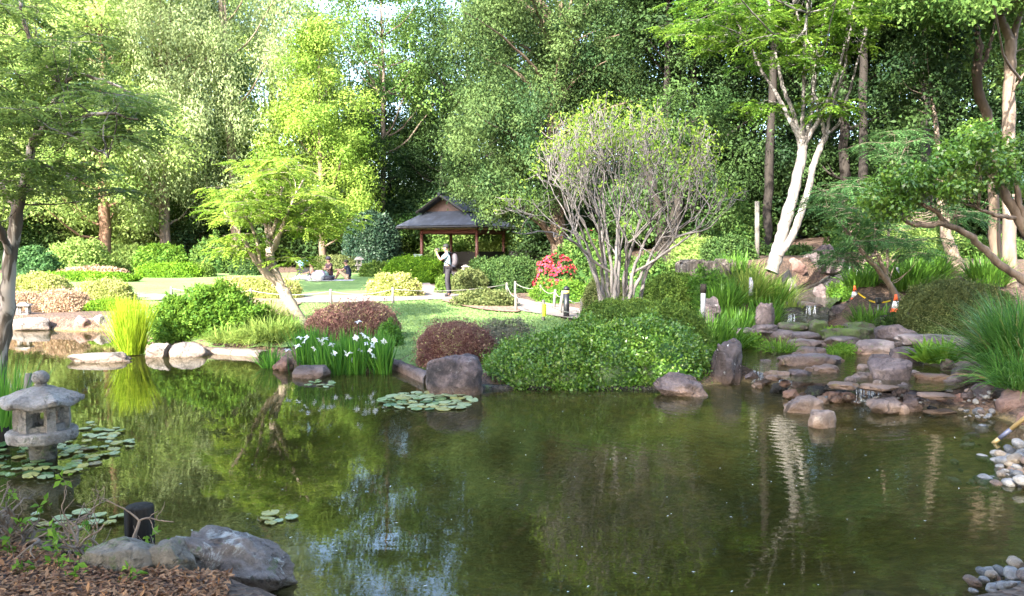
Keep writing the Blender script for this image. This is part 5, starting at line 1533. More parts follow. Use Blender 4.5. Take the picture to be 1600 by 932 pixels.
R_("rounded flat stone at the left bank of pool", 1140, 1182, 512, 533, "st_slab", 0.28, "flat")
R_("upright rock behind the stepping stones", 1182, 1212, 474, 512, "st_purple", d=14.6)
R_("small flat stone at the foot of the upright rock", 1178, 1214, 507, 518, "st_slab", d=14.0, style="flat")
R_("mossy boulder left of the stream foot", 1216, 1264, 501, 520, "st_moss", d=14.4)
R_("mossy brown boulder at the stream foot", 1260, 1292, 500, 522, "st_moss", d=14.3)
R_("mossy rock right of the stream foot", 1318, 1372, 500, 526, "st_moss", d=14.2)
R_("long mossy ledge stone behind the moss cushion", 1285, 1360, 512, 530, "st_moss", d=13.8, style="flat", depth=0.35)
R_("small tan stone in the pool", 1340, 1356, 568, 578, "st_tan", 0.24, "round", sdv=3)
R_("low stone in the pool right of big rounded rock", 1430, 1480, 582, 598, "st_slab", 0.23, "flat")
R_("second low stone in the pool near ferns", 1465, 1505, 586, 600, "st_purple", 0.23, "boulder")
R_("purple rock at the pool's right end below grass", 1488, 1535, 564, 592, "st_purple", 0.26, "boulder")
R_("small round rock beside the ferns", 1470, 1490, 560, 574, "st_tan", 0.28, "round", sdv=3)
# upper stream
R_("big brown boulder high on the slope above stream", 1254, 1312, 385, 424, "st_purple", d=22.5, sdv=5)
R_("reddish boulder left of the big slope boulder", 1222, 1260, 402, 430, "st_red", d=21.8)
R_("sunlit pale boulder by the upper stream's left bank", 1213, 1245, 424, 462, "st_pale", d=19.6)
R_("rounded purple rock in the upper stream", 1272, 1296, 444, 466, "st_purple", d=19.2)
R_("upright grey stone right of the top waterfall", 1340, 1362, 408, 442, "st_tan", d=21.4)
R_("rusty stone below the upright grey stone", 1346, 1376, 436, 462, "st_red", d=20)
R_("dark rock under the top waterfall", 1300, 1345, 430, 448, "st_wet", d=22.6)
R_("wide dark flat rock carrying the left cone", 1298, 1376, 475, 506, "st_dark", d=16.9, style="flat", depth=0.6)
R_("dark wet rock beside the narrow upper fall", 1270, 1305, 480, 504, "st_wet", d=16.4)
R_("wet stone step of the upper stream", 1222, 1262, 480, 496, "st_wet", d=16.6, style="flat")
R_("flat ledge stone over the lower small fall", 1222, 1280, 470, 480, "st_slab", d=17.4, style="flat")
R_("brown boulder behind the clipped hedge near marker pipe", 1094, 1126, 462, 495, "st_dark", d=14.6)
R_("small rock behind the slope boulder", 1310, 1345, 395, 415, "st_red", d=23.5)
# foreground
R_("large lichen covered rock in the foreground at lower left", 243, 456, 830, 945, "st_fore", 0.0, "boulder", d=4.05, depth=0.55, sdv=5, tilt=0.22, lift=0.04)
R_("dark round rock tucked under the large foreground rock", 238, 312, 856, 928, "st_foremoss", d=3.95, sdv=4, lift=0.07)
R_("low mossy green rock in front of the dark timber post", 132, 248, 856, 924, "st_foremoss", d=3.9, depth=0.7, sdv=5, style="round", lift=0.09)
R_("pale flat rock at the bottom edge right of centre", 1306, 1390, 918, 950, "st_tan", 0.02, "round", d=4.2, depth=0.4)
R_("long purple rock at the bottom right edge", 1384, 1560, 922, 965, "st_purple", 0.02, "flat", d=4.2, depth=0.3, sdv=5)

for k in range(16):
    px = 1165 + 320 * (k + rng.random()) / 16
    py = np.interp(px, [1165, 1250, 1330, 1490], [600, 622, 630, 644]) - 4 + 10 * rng.random() - (14 if k % 3 == 0 else 0)
    w_ = 14 + 14 * rng.random()
    tag(R_("x", px - w_ / 2, px + w_ / 2, py - w_ * 0.55, py, ["st_purple", "st_tan", "st_wet", "st_red"][k % 4], 0.0 if k % 3 else 0.12, "boulder", sdv=4, name="cascade_stone"), "fist to head sized stone wedged along the foot of cascade", "rock", "small stones wedged along the cascade")
for k in range(26):
    px = 1160 + 310 * rng.random(); py = 536 + 62 * rng.random()
    w_ = 16 + 26 * rng.random() ** 1.5
    tag(R_("x", px - w_ / 2, px + w_ / 2, py - w_ * 0.42, py, ["st_slab", "st_purple", "st_tan", "st_slab"][k % 4], 0.22, "flat" if k % 2 else "boulder", sdv=4, name="pool_stone"), "low stone breaking the surface of the shallow pool", "rock", "low stones in the shallow pool")
# pebbles
PEB = [rock_mesh(900 + k, (1, 0.85 - 0.1 * (k % 3), 0.55), "round", 3) for k in range(6)]
PM = ["st_pebble", "st_pebble2", "st_pebble3", "st_pebble", "st_tan", "st_pebble"]
for k, me in enumerate(PEB): me.materials.append(M[PM[k]])


def pebbles(label, group, cx, cy, rx, ry, n, zb, size, lift=0.3, minz=None):
    for k in range(n):
        a = rng.random() * 6.28; r = math.sqrt(rng.random())
        p = Gz(cx + rx * r * math.cos(a), cy + ry * r * math.sin(a), zb)
        s = size * (0.4 + 1.1 * rng.random() ** 1.5)
        o = link("pebble", PEB[rng.integers(6)])
        z = gz(p[0], p[1])
        o.location = (p[0], p[1], max(z, minz if minz is not None else -9) + s * 0.2 + lift * s * rng.random())
        o.scale = (s, s, s); o.rotation_euler = (rng.normal() * 0.3, rng.normal() * 0.3, rng.random() * 6.28)
        tag(o, label, "pebble", group)


pebbles("river pebble in the pile left of the square reddish boulder", "pebbles piled beside the square boulder", 1530, 634, 28, 15, 46, 0.1, 0.085, 0.6, 0.02)
pebbles("river pebble on the right bank below the pole", "pebbles on the right bank", 1600, 722, 40, 34, 75, 0.05, 0.10, 0.5, -0.03)
pebbles("submerged pebble in shallow water off the right bank", "pebbles under water", 1530, 730, 60, 55, 46, -0.08, 0.11, 0.1)
pebbles("river pebble at the bottom right corner", "pebbles at the bottom right", 1570, 905, 55, 28, 55, 0.05, 0.075, 0.6, 0.0)
pebbles("pale pebble at the foot of the large foreground rock", "pebbles in front of the foreground rock", 325, 926, 62, 12, 16, 0.06, 0.065, 0.3, 0.02)
pebbles("small stone scattered along the cascade's lip", "stones along the cascade", 1400, 612, 110, 8, 26, 0.2, 0.06, 0.2, 0.1)
pebbles("submerged stone in the shallows by the foreground rock", "stones under water near the foreground", 440, 868, 80, 28, 24, -0.15, 0.17, 0.0)

# ------------------------------------------------------------------ lily pads
def pad_mesh(seed):
    r_ = np.random.default_rng(seed)
    n = 22
    a = np.linspace(0.16, 2 * PI - 0.16, n)
    r = 0.5 * (1 + 0.05 * np.sin(a * 5 + r_.random() * 6) + 0.03 * r_.normal(size=n))
    rim = np.stack([r * np.cos(a), r * np.sin(a), 0.002 * r_.normal(size=n) + 0.004], 1)
    top = np.concatenate([[[0.02, 0, 0.008]], rim])
    bot = top - [0, 0, 0.006]
    v = np.concatenate([top, bot])
    f = [(0, i, i + 1) for i in range(1, n)] + [(n + 1, n + 1 + i + 1, n + 1 + i) for i in range(1, n)]
    me = bpy.data.meshes.new("lily_pad")
    sidef = [(i, n + 1 + i, n + 2 + i, i + 1) for i in range(1, n)] + [(0, n + 1, n + 2, 1), (n, 2 * n + 1, n + 1, 0)]
    me.from_pydata([tuple(map(float, p)) for p in v], [], f + sidef); me.update()
    return me


M["pad"] = plain_mat("lily_pad_green", (0.10, 0.15, 0.045), 0.35, 0, 0.4, 3.0)
M["pad2"] = plain_mat("lily_pad_pale", (0.19, 0.23, 0.115), 0.35, 0, 0.4, 3.0)
M["pad3"] = plain_mat("lily_pad_dark", (0.04, 0.085, 0.025), 0.3, 0, 0.3, 3.0)
M["pad4"] = plain_mat("lily_pad_yellow", (0.22, 0.21, 0.06), 0.4, 0, 0.4, 4.0)
M["pad5"] = plain_mat("lily_pad_browned", (0.13, 0.10, 0.05), 0.4, 0, 0.5, 5.0)
PADS = []
for k in range(8):
    me = pad_mesh(k); me.materials.append(M[["pad2", "pad", "pad4", "pad3", "pad", "pad2", "pad5", "pad3"][k]]); PADS.append(me)


def lily_pads(label, group, cx, cy, rx, ry, n, size, kinds):
    done = []
    tries = 0
    while len(done) < n and tries < 4000:
        tries += 1
        a = rng.random() * 6.28; r = math.sqrt(rng.random())
        p = Gz(cx + rx * r * math.cos(a), cy + ry * r * math.sin(a), 0.006)
        s = size * (0.6 + 0.7 * rng.random())
        if any((p[0] - q[0]) ** 2 + (p[1] - q[1]) ** 2 < (0.40 * (s + q[2])) ** 2 for q in done): continue
        if poly_sd(np.array([p[0]]), np.array([p[1]]), SHORE)[0] < s * 0.4: continue
        done.append((p[0], p[1], s))
        o = link("lily_pad", PADS[kinds[rng.integers(len(kinds))]])
        o.location = (p[0], p[1], 0.008 + 0.014 * rng.random()); o.scale = (s, s, 1); o.rotation_euler = (rng.normal() * 0.07, rng.normal() * 0.07, rng.random() * 6.28)
        tag(o, label, "lily pad", group)


lily_pads("pale lily pad in the raft beside the large blocky boulder", "lily pads beside the large boulder", 670, 627, 74, 14, 60, 0.19, [0, 1, 2, 4, 5, 0, 7])
lily_pads("lily pad floating round the foot of the stone lantern", "lily pads round the lantern", 60, 716, 92, 32, 62, 0.115, [0, 1, 2, 3, 4, 6, 7])
lily_pads("lily pad in the patch right of the stone lantern", "lily pads right of the lantern", 150, 690, 55, 28, 34, 0.11, [0, 2, 5, 1])
lily_pads("lily pad floating alone in mid pond above the foreground rock", "lone lily pads in mid pond", 432, 812, 28, 9, 5, 0.10, [0, 2])
lily_pads("lily pad behind the dark timber post", "lily pads behind the timber post", 110, 812, 80, 14, 12, 0.10, [0, 2, 5])
lily_pads("small floating leaf in front of the flat iris rock", "floating leaves by the iris rock", 490, 602, 40, 7, 9, 0.10, [0, 1])

# petals and specks on the water
n = 110
pp = np.array([Gz(280 + 1250 * rng.random(), 610 + 320 * rng.random() ** 1.2, 0.004) for _ in range(n)])
v, f, a = leaf_arrays(pp, norm(rng.normal(size=(n, 3)) * [1, 1, 0]), np.tile([0, 0, 1.0], (n, 1)), 0.010 + 0.022 * rng.random(n) ** 2, 0.010, rng.random(n), 0.02, 0.0)
o = leaf_obj("floating_petals", (v, f, a), M["lf_white"], None); tag(o, "tiny pale petals drifting on the pond", "petals", kind="stuff")

# ------------------------------------------------------------------ pond edging
def edging(label, pts, w, h, mat, name="pond_edging"):
    v, f = [], []
    p, _ = spline(np.array(pts, float), [1] * len(pts), 6)
    t_ = norm(np.gradient(p[:, :2], axis=0)); nn_ = np.stack([-t_[:, 1], t_[:, 0]], 1)
    prof = [(-w / 2, -0.25), (-w / 2, h * 0.7), (-w * 0.3, h), (w * 0.3, h), (w / 2, h * 0.7), (w / 2, -0.25)]
    for i in range(len(p)):
        for a, z in prof:
            v.append((p[i, 0] + nn_[i, 0] * a, p[i, 1] + nn_[i, 1] * a, p[i, 2] + z + 0.006 * rng.normal()))
    k = len(prof)
    for i in range(len(p) - 1):
        for j in range(k - 1):
            f.append((i * k + j, i * k + j + 1, (i + 1) * k + j + 1, (i + 1) * k + j))
    f.append(tuple(range(k))); f.append(tuple((len(p) - 1) * k + j for j in range(k))[::-1])
    me = bpy.data.meshes.new(name); me.from_pydata(v, [], f); me.update(); me.shade_smooth()
    tag(link(name, me, M[mat]), label, "edging")


edging("pale concrete edging between the pale rocks and the grass tuft", [Gz(318, 551, 0), Gz(365, 553, 0), Gz(415, 557, 0)], 0.34, 0.10, "st_pale")
edging("rounded log edging between irises and maroon shrub", [Gz(604, 571, 0), Gz(625, 578, 0), Gz(650, 589, 0), Gz(672, 599, 0)], 0.2, 0.13, "st_purple")
edging("dark edging along the foot of glossy hedge", [Gz(742, 608, 0), Gz(850, 606, 0), Gz(960, 607, 0), Gz(1030, 608, 0)], 0.16, 0.05, "st_wet")

# ------------------------------------------------------------------ stone lantern standing in the pond
LC = Gz(68, 716, 0.0)
root = empty("stone_lantern", LC, 0.35)
tag(root, "granite lantern with wide six-sided roof standing in the pond at left", "lantern")
MB().lathe([(0.125, -0.5), (0.115, 0.0), (0.11, 0.10), (0.14, 0.15), (0.19, 0.165)], 24).build("column", M["granite_shaded"], root, True)
MB().lathe([(0.19, 0.16), (0.285, 0.178), (0.292, 0.20), (0.292, 0.255), (0.28, 0.272), (0.22, 0.276)], 36).build("platform", M["granite"], root, True)


def hexpt(r, k): return np.array([r * math.cos(k * PI / 3), r * math.sin(k * PI / 3), 0])


fire = MB()
for k in range(6):   # six pillars, sills and heads leave six openings
    a = hexpt(0.20, k)
    fire.box((a[0] * 0.95, a[1] * 0.95, 0.385), (0.075, 0.075, 0.222), k * PI / 3)
    m1 = (hexpt(0.20, k) + hexpt(0.20, k + 1)) / 2
    fire.box((m1[0] * 0.95, m1[1] * 0.95, 0.302), (0.05, 0.16, 0.056), (k + 0.5) * PI / 3)
    fire.box((m1[0] * 0.95, m1[1] * 0.95, 0.479), (0.05, 0.16, 0.040), (k + 0.5) * PI / 3)
fire.build("fire_box", M["granite"], root)


def roof_fn(r, z, a):
    c = math.cos(((a + PI / 6) % (PI / 3)) - PI / 6)
    hx = math.cos(PI / 6) / math.cos(((a) % (PI / 3)) - PI / 6)
    cor = abs(math.cos(3 * a)) ** 3
    k = min(1, r / 0.35)
    return r * (hx * (1 - 0.0) * k + (1 - k)), z + 0.035 * cor * k ** 3 + 0.018 * cor * k * (1 - k)


lroof = MB().lathe([(0.18, 0.498), (0.33, 0.492), (0.355, 0.500), (0.357, 0.535), (0.30, 0.572), (0.22, 0.612), (0.14, 0.648), (0.08, 0.668), (0.03, 0.675)], 48, fn=roof_fn).build("roof", M["granite"], root, True)
MB().lathe([(0.05, 0.668), (0.055, 0.69), (0.045, 0.70)], 20).build("finial_collar", M["granite"], lroof, True)
MB().lathe([(0.03, 0.692), (0.06, 0.71), (0.073, 0.74), (0.072, 0.77), (0.055, 0.80), (0.03, 0.815), (0.012, 0.82)], 20).build("finial", M["granite"], lroof, True)


for o_ in [root] + list(root.children_recursive):   # weather the carved edges
    if o_.type == 'MESH':
        bmq = bmesh.new(); bmq.from_mesh(o_.data)
        bmesh.ops.subdivide_edges(bmq, edges=bmq.edges[:], cuts=2, use_grid_fill=True)
        for vt in bmq.verts:
            q = vt.co * 14
            vt.co += Vector((noise.noise(q), noise.noise(q + Vector((9, 2, 5))), noise.noise(q + Vector((3, 8, 1))))) * 0.0065 + Vector((noise.noise(q * 3), 0, noise.noise(q * 3 + Vector((5, 5, 5))))) * 0.003
        bmq.to_mesh(o_.data); bmq.free()


def small_lantern(label, px, pyb, d, wpx, hpx, tiers):
    b_ = P(px, pyb, d); s = d / F
    root = empty("small_lantern", b_, 0.3); tag(root, label, "lantern")
    w, h = wpx * s, hpx * s
    if tiers == 2:
        MB().box((0, 0, h * 0.14), (w * 0.42, w * 0.42, h * 0.28)).build("pedestal", M["granite"], root)
        MB().box((0, 0, h * 0.33), (w * 0.85, w * 0.85, h * 0.09)).build("platform", M["granite"], root)
        fb = MB()
        for sx_ in (-1, 1):
            for sy_ in (-1, 1): fb.box((sx_ * w * 0.24, sy_ * w * 0.24, h * 0.545), (w * 0.12, w * 0.12, h * 0.34))
        fb.box((0, 0, h * 0.40), (w * 0.5, w * 0.5, h * 0.05)); fb.box((0, 0, h * 0.69), (w * 0.5, w * 0.5, h * 0.05))
        fb.build("fire_box", M["granite"], root)
        MB().box((0, 0, h * 0.77), (w * 1.1, w * 1.1, h * 0.10), 0, 0.8).box((0, 0, h * 0.88), (w * 0.8, w * 0.8, h * 0.12), 0, 0.5).build("roof", M["granite"], root)
    else:
        fb = MB()
        for sx_ in (-1, 1):
            for sy_ in (-1, 1): fb.box((sx_ * w * 0.36, sy_ * w * 0.36, h * 0.35), (w * 0.2, w * 0.2, h * 0.66))
        fb.box((0, 0, h * 0.05), (w * 0.9, w * 0.9, h * 0.1)); fb.box((0, 0, h * 0.66), (w * 0.9, w * 0.9, h * 0.08))
        fb.build("fire_box", M["granite"], root)
        MB().box((0, 0, h * 0.76), (w * 1.25, w * 1.25, h * 0.12), 0, 0.85).box((0, 0, h * 0.90), (w * 0.8, w * 0.8, h * 0.16), 0, 0.45).build("roof", M["granite"], root)


small_lantern("pale two-tiered stone lantern at the back of lawn", 561, 422, 39.5, 13, 22, 2)
small_lantern("little pale lantern box on the slab at far left", 37, 492, 19.8, 18, 20, 1)
small_lantern("tiny pale lantern beside the path right of standing man", 727, 426, 29.5, 9, 12, 1)

# ------------------------------------------------------------------ pavilion
TH = math.radians(26); WD = 5.0
NC = np.array([-1.87, 40.2]); UU = np.array([-math.cos(TH), math.sin(TH)]); VV = np.array([math.sin(TH), math.cos(TH)])
pz = gz(-3, 42)
root = empty("pavilion", (NC[0], NC[1], pz)); tag(root, "timber garden pavilion with dark grey hip and gable roof behind the path", "pavilion")
rb = np.array([NC[0], NC[1], pz])


def LP(u, v_, z): return (UU[0] * u + VV[0] * v_, UU[1] * u + VV[1] * v_, z - pz)


def slab(q, th):
    """thick panel from 3 or 4 corner points"""
    q = [np.array(p) for p in q]
    k = len(q)
    n_ = norm(np.cross(q[1] - q[0], q[2] - q[0]))
    if n_[2] < 0: q = q[::-1]; n_ = -n_
    lo = [p - n_ * th for p in q]
    fs = [tuple(range(k)), tuple(range(2 * k - 1, k - 1, -1))] + [(i, i + k, (i + 1) % k + k, (i + 1) % k) for i in range(k)]
    return q + lo, fs


m, t, N, Lk, b = nt("roof_shingles")
geo = N.new("ShaderNodeNewGeometry"); pos = geo.outputs["Position"]
sx = N.new("ShaderNodeSeparateXYZ"); Lk.new(pos, sx.inputs[0])
n1 = noise_node(N, Lk, 3.0, 4, 0.6, pos); n2 = noise_node(N, Lk, 0.9, 3, 0.5, pos)
wv = N.new("ShaderNodeTexWave"); wv.bands_direction = 'Z'; wv.wave_profile = 'SAW'; wv.inputs["Scale"].default_value = 2.6; Lk.new(pos, wv.inputs["Vector"])
c = ramp(N, Lk, n1.outputs[0], [(0.3, (0.008, 0.011, 0.020)), (0.5, (0.015, 0.020, 0.034)), (0.72, (0.03, 0.038, 0.06))]).outputs[0]
Lk.new(c, b.inputs["Base Color"]); b.inputs["Roughness"].default_value = 0.75
bump(N, Lk, wv.outputs["Fac"], b, 0.05, 0.8)
M["shingle"] = m
M["gable"] = plain_mat("gable_boards", (0.035, 0.014, 0.012), 0.7)
E0, E1, E2 = 3.36, 4.16, 5.04
A_, B_ = 1.25, 1.05
ev = [LP(0, 0, E0), LP(WD, 0, E0), LP(WD, WD, E0), LP(0, WD, E0)]
mid = [LP(A_, B_, E1), LP(WD - A_, B_, E1), LP(WD - A_, WD - B_, E1), LP(A_, WD - B_, E1)]
lower = MB()
for i in range(4):
    lower.add(*slab([ev[i], ev[(i + 1) % 4], mid[(i + 1) % 4], mid[i]], 0.09))
lower.build("lower_roof", M["shingle"], root)
OV = 0.55
up_ = MB()
for ua in (A_ - 0.22, WD - A_ + 0.22):
    up_.add(*slab([LP(ua, B_ - OV, E1 - 0.02), LP(ua, WD - B_ + OV, E1 - 0.02), LP(WD / 2, WD - B_ + OV, E2), LP(WD / 2, B_ - OV, E2)], 0.08))
upr = up_.build("upper_roof", M["shingle"], root)
MB().tube([LP(WD / 2, B_ - OV - 0.1, E2 + 0.03), LP(WD / 2, WD - B_ + OV + 0.1, E2 + 0.03)], [0.09, 0.09], 8).build("ridge_cap", M["shingle"], upr)
for vv_ in (B_ + 0.02, WD - B_ - 0.02):
    g = MB(); g.add(*[[LP(A_ - 0.1, vv_, E1), LP(WD - A_ + 0.1, vv_, E1), LP(WD / 2, vv_, E2 - 0.1), LP(A_ - 0.1, vv_ + 0.06, E1), LP(WD - A_ + 0.1, vv_ + 0.06, E1), LP(WD / 2, vv_ + 0.06, E2 - 0.1)], [(0, 1, 2), (5, 4, 3), (0, 3, 4, 1), (1, 4, 5, 2), (2, 5, 3, 0)]])
    g.build("gable_panel", M["gable"], root)
for ua in (A_ - 0.25, WD - A_ + 0.25):
    MB().tube([LP(ua, B_ - OV - 0.03, E1 - 0.08), LP(WD / 2, B_ - OV - 0.03, E2 - 0.06)], [0.075, 0.075], 4).build("barge_board", M["timber_black"], upr)
MB().add(*slab([LP(0.25, 0.25, E0 - 0.14), LP(WD - 0.25, 0.25, E0 - 0.14), LP(WD - 0.25, WD - 0.25, E0 - 0.14), LP(0.25, WD - 0.25, E0 - 0.14)], 0.03)).build("soffit", M["soffit"], root)
for (a, b_) in ((ev[0], ev[1]), (ev[1], ev[2]), (ev[2], ev[3]), (ev[3], ev[0])):
    a = np.array(a) - [0, 0, 0.10]; b_ = np.array(b_) - [0, 0, 0.10]
    MB().tube([a, b_], [0.06, 0.06], 4).build("fascia_board", M["timber_black"], root)
UP, VP = (0.5, 4.0), (1.0, 4.2)
for k in range(13):   # rafter tails under the two near eaves
    u = 0.35 + k * (WD - 0.7) / 12
    MB().tube([LP(u, 0.1, E0 - 0.13), LP(u, 1.0, E0 - 0.13)], [0.035, 0.035], 4).build("rafter", M["timber_black"], root)
for k in range(9):
    u = 0.35 + k * (WD - 0.7) / 8
    MB().tube([LP(0.1, u, E0 - 0.13), LP(0.6, u, E0 - 0.13)], [0.035, 0.035], 4).build("rafter", M["timber_black"], root)
for u in UP:
    for v_ in VP:
        MB().tube([LP(u, v_, pz - 0.1), LP(u, v_, E0 - 0.16)], [0.095, 0.095], 10).build("post", M["timber_red"], root, True)
for a, b_ in (((UP[0], VP[0]), (UP[1], VP[0])), ((UP[1], VP[0]), (UP[1], VP[1])), ((UP[1], VP[1]), (UP[0], VP[1])), ((UP[0], VP[1]), (UP[0], VP[0]))):
    MB().tube([LP(*a, E0 - 0.32), LP(*b_, E0 - 0.32)], [0.10, 0.10], 4).build("beam", M["timber_red"], root)
for a, b_ in (((UP[1], VP[1]), (UP[0], VP[1])), ((UP[0], VP[0] + 0.2), (UP[0], VP[1])), ((UP[1], VP[0] + 1.8), (UP[1], VP[1]))):
    A3, B3 = np.array(LP(*a, pz)), np.array(LP(*b_, pz))
    pm = MB(); w_ = norm(np.cross(B3 - A3, [0, 0, 1.0])) * 0.03
    pm.add([A3 - w_, B3 - w_, B3 + w_, A3 + w_, A3 - w_ + [0, 0, 1.15], B3 - w_ + [0, 0, 1.15], B3 + w_ + [0, 0, 1.15], A3 + w_ + [0, 0, 1.15]], [(0, 3, 2, 1), (4, 5, 6, 7), (0, 1, 5, 4), (1, 2, 6, 5), (2, 3, 7, 6), (3, 0, 4, 7)])
    pm.build("screen_panel", M["timber_black"], root)
MB().box(((UU * 2.3 + VV * 3.7)[0], (UU * 2.3 + VV * 3.7)[1], 0.45), (3.2, 0.45, 0.08), math.atan2(UU[1], UU[0])).build("bench_seat", M["timber_black"], root)
MB().add(*slab([LP(0.1, 0.5, pz + 0.03), LP(4.5, 0.5, pz + 0.03), LP(4.5, 4.7, pz + 0.03), LP(0.1, 4.7, pz + 0.03)], 0.2)).build("floor_slab", M["path"], root)
# low dark screen right of the pavilion
root = empty("dark_screen", on(800, 43.5)); tag(root, "long low dark timber screen extending right of the pavilion", "screen")
for k in range(5):
    MB().box((0.2 + k * 0.72, 0.05 * k, 0.55), (0.70, 0.06, 1.15)).build("panel", M["timber_black"], root)
    MB().box((-0.15 + k * 0.72, 0.05 * k + 0.06, 0.6), (0.08, 0.08, 1.25)).build("post", M["timber_black"], root)
root = empty("utility_box", on(654, 41.5)); tag(root, "grey-green utility cabinet left of the pavilion post", "cabinet")
MB().box((0, 0, 0.5), (0.42, 0.3, 1.0)).build("body", M["utility_green"], root); MB().box((0, 0, 1.02), (0.46, 0.34, 0.05)).build("lid", M["utility_green"], root)

# ------------------------------------------------------------------ rope fences
def rope_fence(label, posts, sag=0.12, mats=None, bands=()):
    b_ = on(posts[0][0], posts[0][1])
    root = empty("rope_fence", b_); tag(root, label, "fence")
    tops = []
    for k, (px, d, h, lean) in enumerate(posts):
        p = on(px, d)
        q = p + np.array([lean, 0, h])
        o = MB().tube([p - b_ - [0, 0, 0.2], (p + q) / 2 - b_, q - b_ - [0, 0, 0.01], q - b_], [0.042, 0.04, 0.038, 0.03], 8).build("post", M["timber_grey"], root, True)
        if k in bands:
            MB().tube([p - b_ + [0.02, -0.045, h * 0.25], p - b_ + [0.02, -0.045, h * 0.8]], [0.045, 0.045], 4).build("reflector", M["reflector"], root)
        tops.append(q - [0, 0, 0.06])
    for a, c in zip(tops[:-1], tops[1:]):
        tt_ = np.linspace(0, 1, 9)[:, None]
        pts = a + (c - a) * tt_ - np.array([0, 0, 1.0]) * (4 * sag * tt_ * (1 - tt_))
        MB().tube(pts - b_, np.full(9, 0.010), 5).build("rope", M["rope"], root, True)


rope_fence("rope fence of grey posts along the lawn side of path", [(268, 23.0, 0.5, 0), (392, 22.6, 0.5, 0), (517, 22.4, 0.5, 0), (614, 22.6, 0.5, 0), (792, 24.6, 0.55, 0), (806, 20.2, 0.5, 0), (849, 17.9, 0.5, 0), (930, 16.3, 0.45, 0)], bands=(6,))
rope_fence("rope fence of leaning posts on the far side of path", [(805, 25.2, 0.55, 0), (845, 23.8, 0.55, 0), (865, 21.6, 0.55, 0.05), (874, 19.6, 0.62, 0.09), (909, 18.4, 0.50, 0), (955, 17.6, 0.4, 0)])

root = empty("bollard", on(885, 18.6)); tag(root, "black cylindrical bollard with yellow band beside the path", "bollard")
MB().lathe([(0.072, -0.1), (0.072, 0.62)], 20).build("post", M["black_paint"], root, True)
MB().lathe([(0.074, 0.60), (0.074, 0.68)], 20).build("band", M["yellow_band"], root, True)
MB().lathe([(0.074, 0.682), (0.074, 0.73), (0.055, 0.77), (0.02, 0.785)], 20).build("cap", M["black_paint"], root, True)

# ------------------------------------------------------------------ cones with bar
def cone_marker(label, px, pyb, d, hpx):
    b_ = P(px, pyb, d); h = hpx * d / F
    root = empty("traffic_cone", b_); tag(root, label, "traffic cone")
    r0 = h * 0.24
    MB().box((0, 0, 0.018), (h * 0.62, h * 0.62, 0.036), 0.2).build("base", M["black_paint"], root)
    MB().lathe([(r0 * 1.12, 0.037), (r0, h * 0.08), (r0 * 0.80, h * 0.30)], 20).build("lower_cone", M["orange"], root, True)
    MB().lathe([(r0 * 0.81, h * 0.30), (r0 * 0.52, h * 0.66)], 20).build("reflective_sleeve", M["white_sleeve"], root, True)
    MB().lathe([(r0 * 0.51, h * 0.66), (r0 * 0.30, h * 0.93), (r0 * 0.26, h)], 20).build("top_cone", M["orange"], root, True)
    return b_, h


c1, h1 = cone_marker("left orange traffic cone standing on the wide dark rock", 1335, 473, 17.2, 26)
c2, h2 = cone_marker("right orange traffic cone standing on the flat topped boulder", 1399, 491, 14.95, 31)
root = empty("barrier_bar", c1); tag(root, "yellow and black striped bar linking the two cones", "barrier")
A3, B3 = np.array([0, 0, h1 * 0.75]), c2 - c1 + [0, 0, h2 * 0.75]
for k in range(10):
    a = A3 + (B3 - A3) * k / 10; b_ = A3 + (B3 - A3) * (k + 1) / 10
    a = a - [0, 0, 0.16 * math.sin(PI * k / 10)]; b_ = b_ - [0, 0, 0.16 * math.sin(PI * (k + 1) / 10)]
    MB().tube([a, b_], [0.016, 0.016], 6).build("stripe", M["yellow_plastic" if k % 3 else "black_paint"], root)
b_ = P(1372, 480, 15.6)
root = empty("spotlight", b_); tag(root, "small dark garden spotlight on a stake between the cones", "lamp")
MB().tube([(0, 0, -0.25), (0, 0, 0.06)], [0.012, 0.012], 6).build("stake", M["pipe"], root)
MB().lathe([(0.04, 0.06), (0.065, 0.10), (0.065, 0.17), (0.05, 0.19)], 12).build("lamp_head", M["black_paint"], root)

# markers and poles
def pole(name, label, p0, p1, r, mat, cat="pole", cap=None):
    p0, p1 = np.array(p0), np.array(p1)
    root = empty(name, p0); tag(root, label, cat)
    MB().tube([(0, 0, 0), (p1 - p0) * 0.5, p1 - p0], [r, r * 0.97, r * 0.95], 10).build("shaft", M[mat], root, True)
    if cap: MB().tube([p1 - p0 - norm(p1 - p0) * r * 3, p1 - p0 + norm(p1 - p0) * r * 0.5], [r * 1.25, r * 1.25], 10).build("cap", M[cap], root, True)


pole("marker_pipe", "grey marker pipe with dark cap behind the clipped hedge", P(1098, 500, 13.8), P(1099, 446, 13.8), 0.045, "pipe", cap="timber_dark")
pole("marker_pipe", "short grey pipe among the lilies below white trunk", P(1173, 462, 17), P(1174, 434, 17), 0.05, "pipe")
pole("marker_pipe", "thin grey pipe behind the right hand cone", P(1402, 440, 17), P(1403, 418, 17), 0.04, "pipe")
pole("timber_pole", "tall weathered timber pole left of the white trunk", on(1182, 22.5), P(1183, 315, 22.5), 0.07, "timber_grey")
pole("timber_post", "short grey post behind the stone lantern", P(45, 660, 8.6), P(44, 584, 8.6), 0.04, "timber_grey", "post")
pole("timber_post", "dark post stump left of the stone lantern", P(2, 705, 7.6), P(4, 668, 7.6), 0.06, "timber_dark", "post")
pole("timber_post", "dark post stump behind the lantern roof", P(28, 640, 8.2), P(28, 608, 8.2), 0.05, "timber_dark", "post")
a, b_ = P(1551, 694, 7.6), P(1640, 622, 7.3)
root = empty("pole_handle", a); tag(root, "bamboo coloured pole with dark grip slanting into the pond at right", "pole")
dv = b_ - a
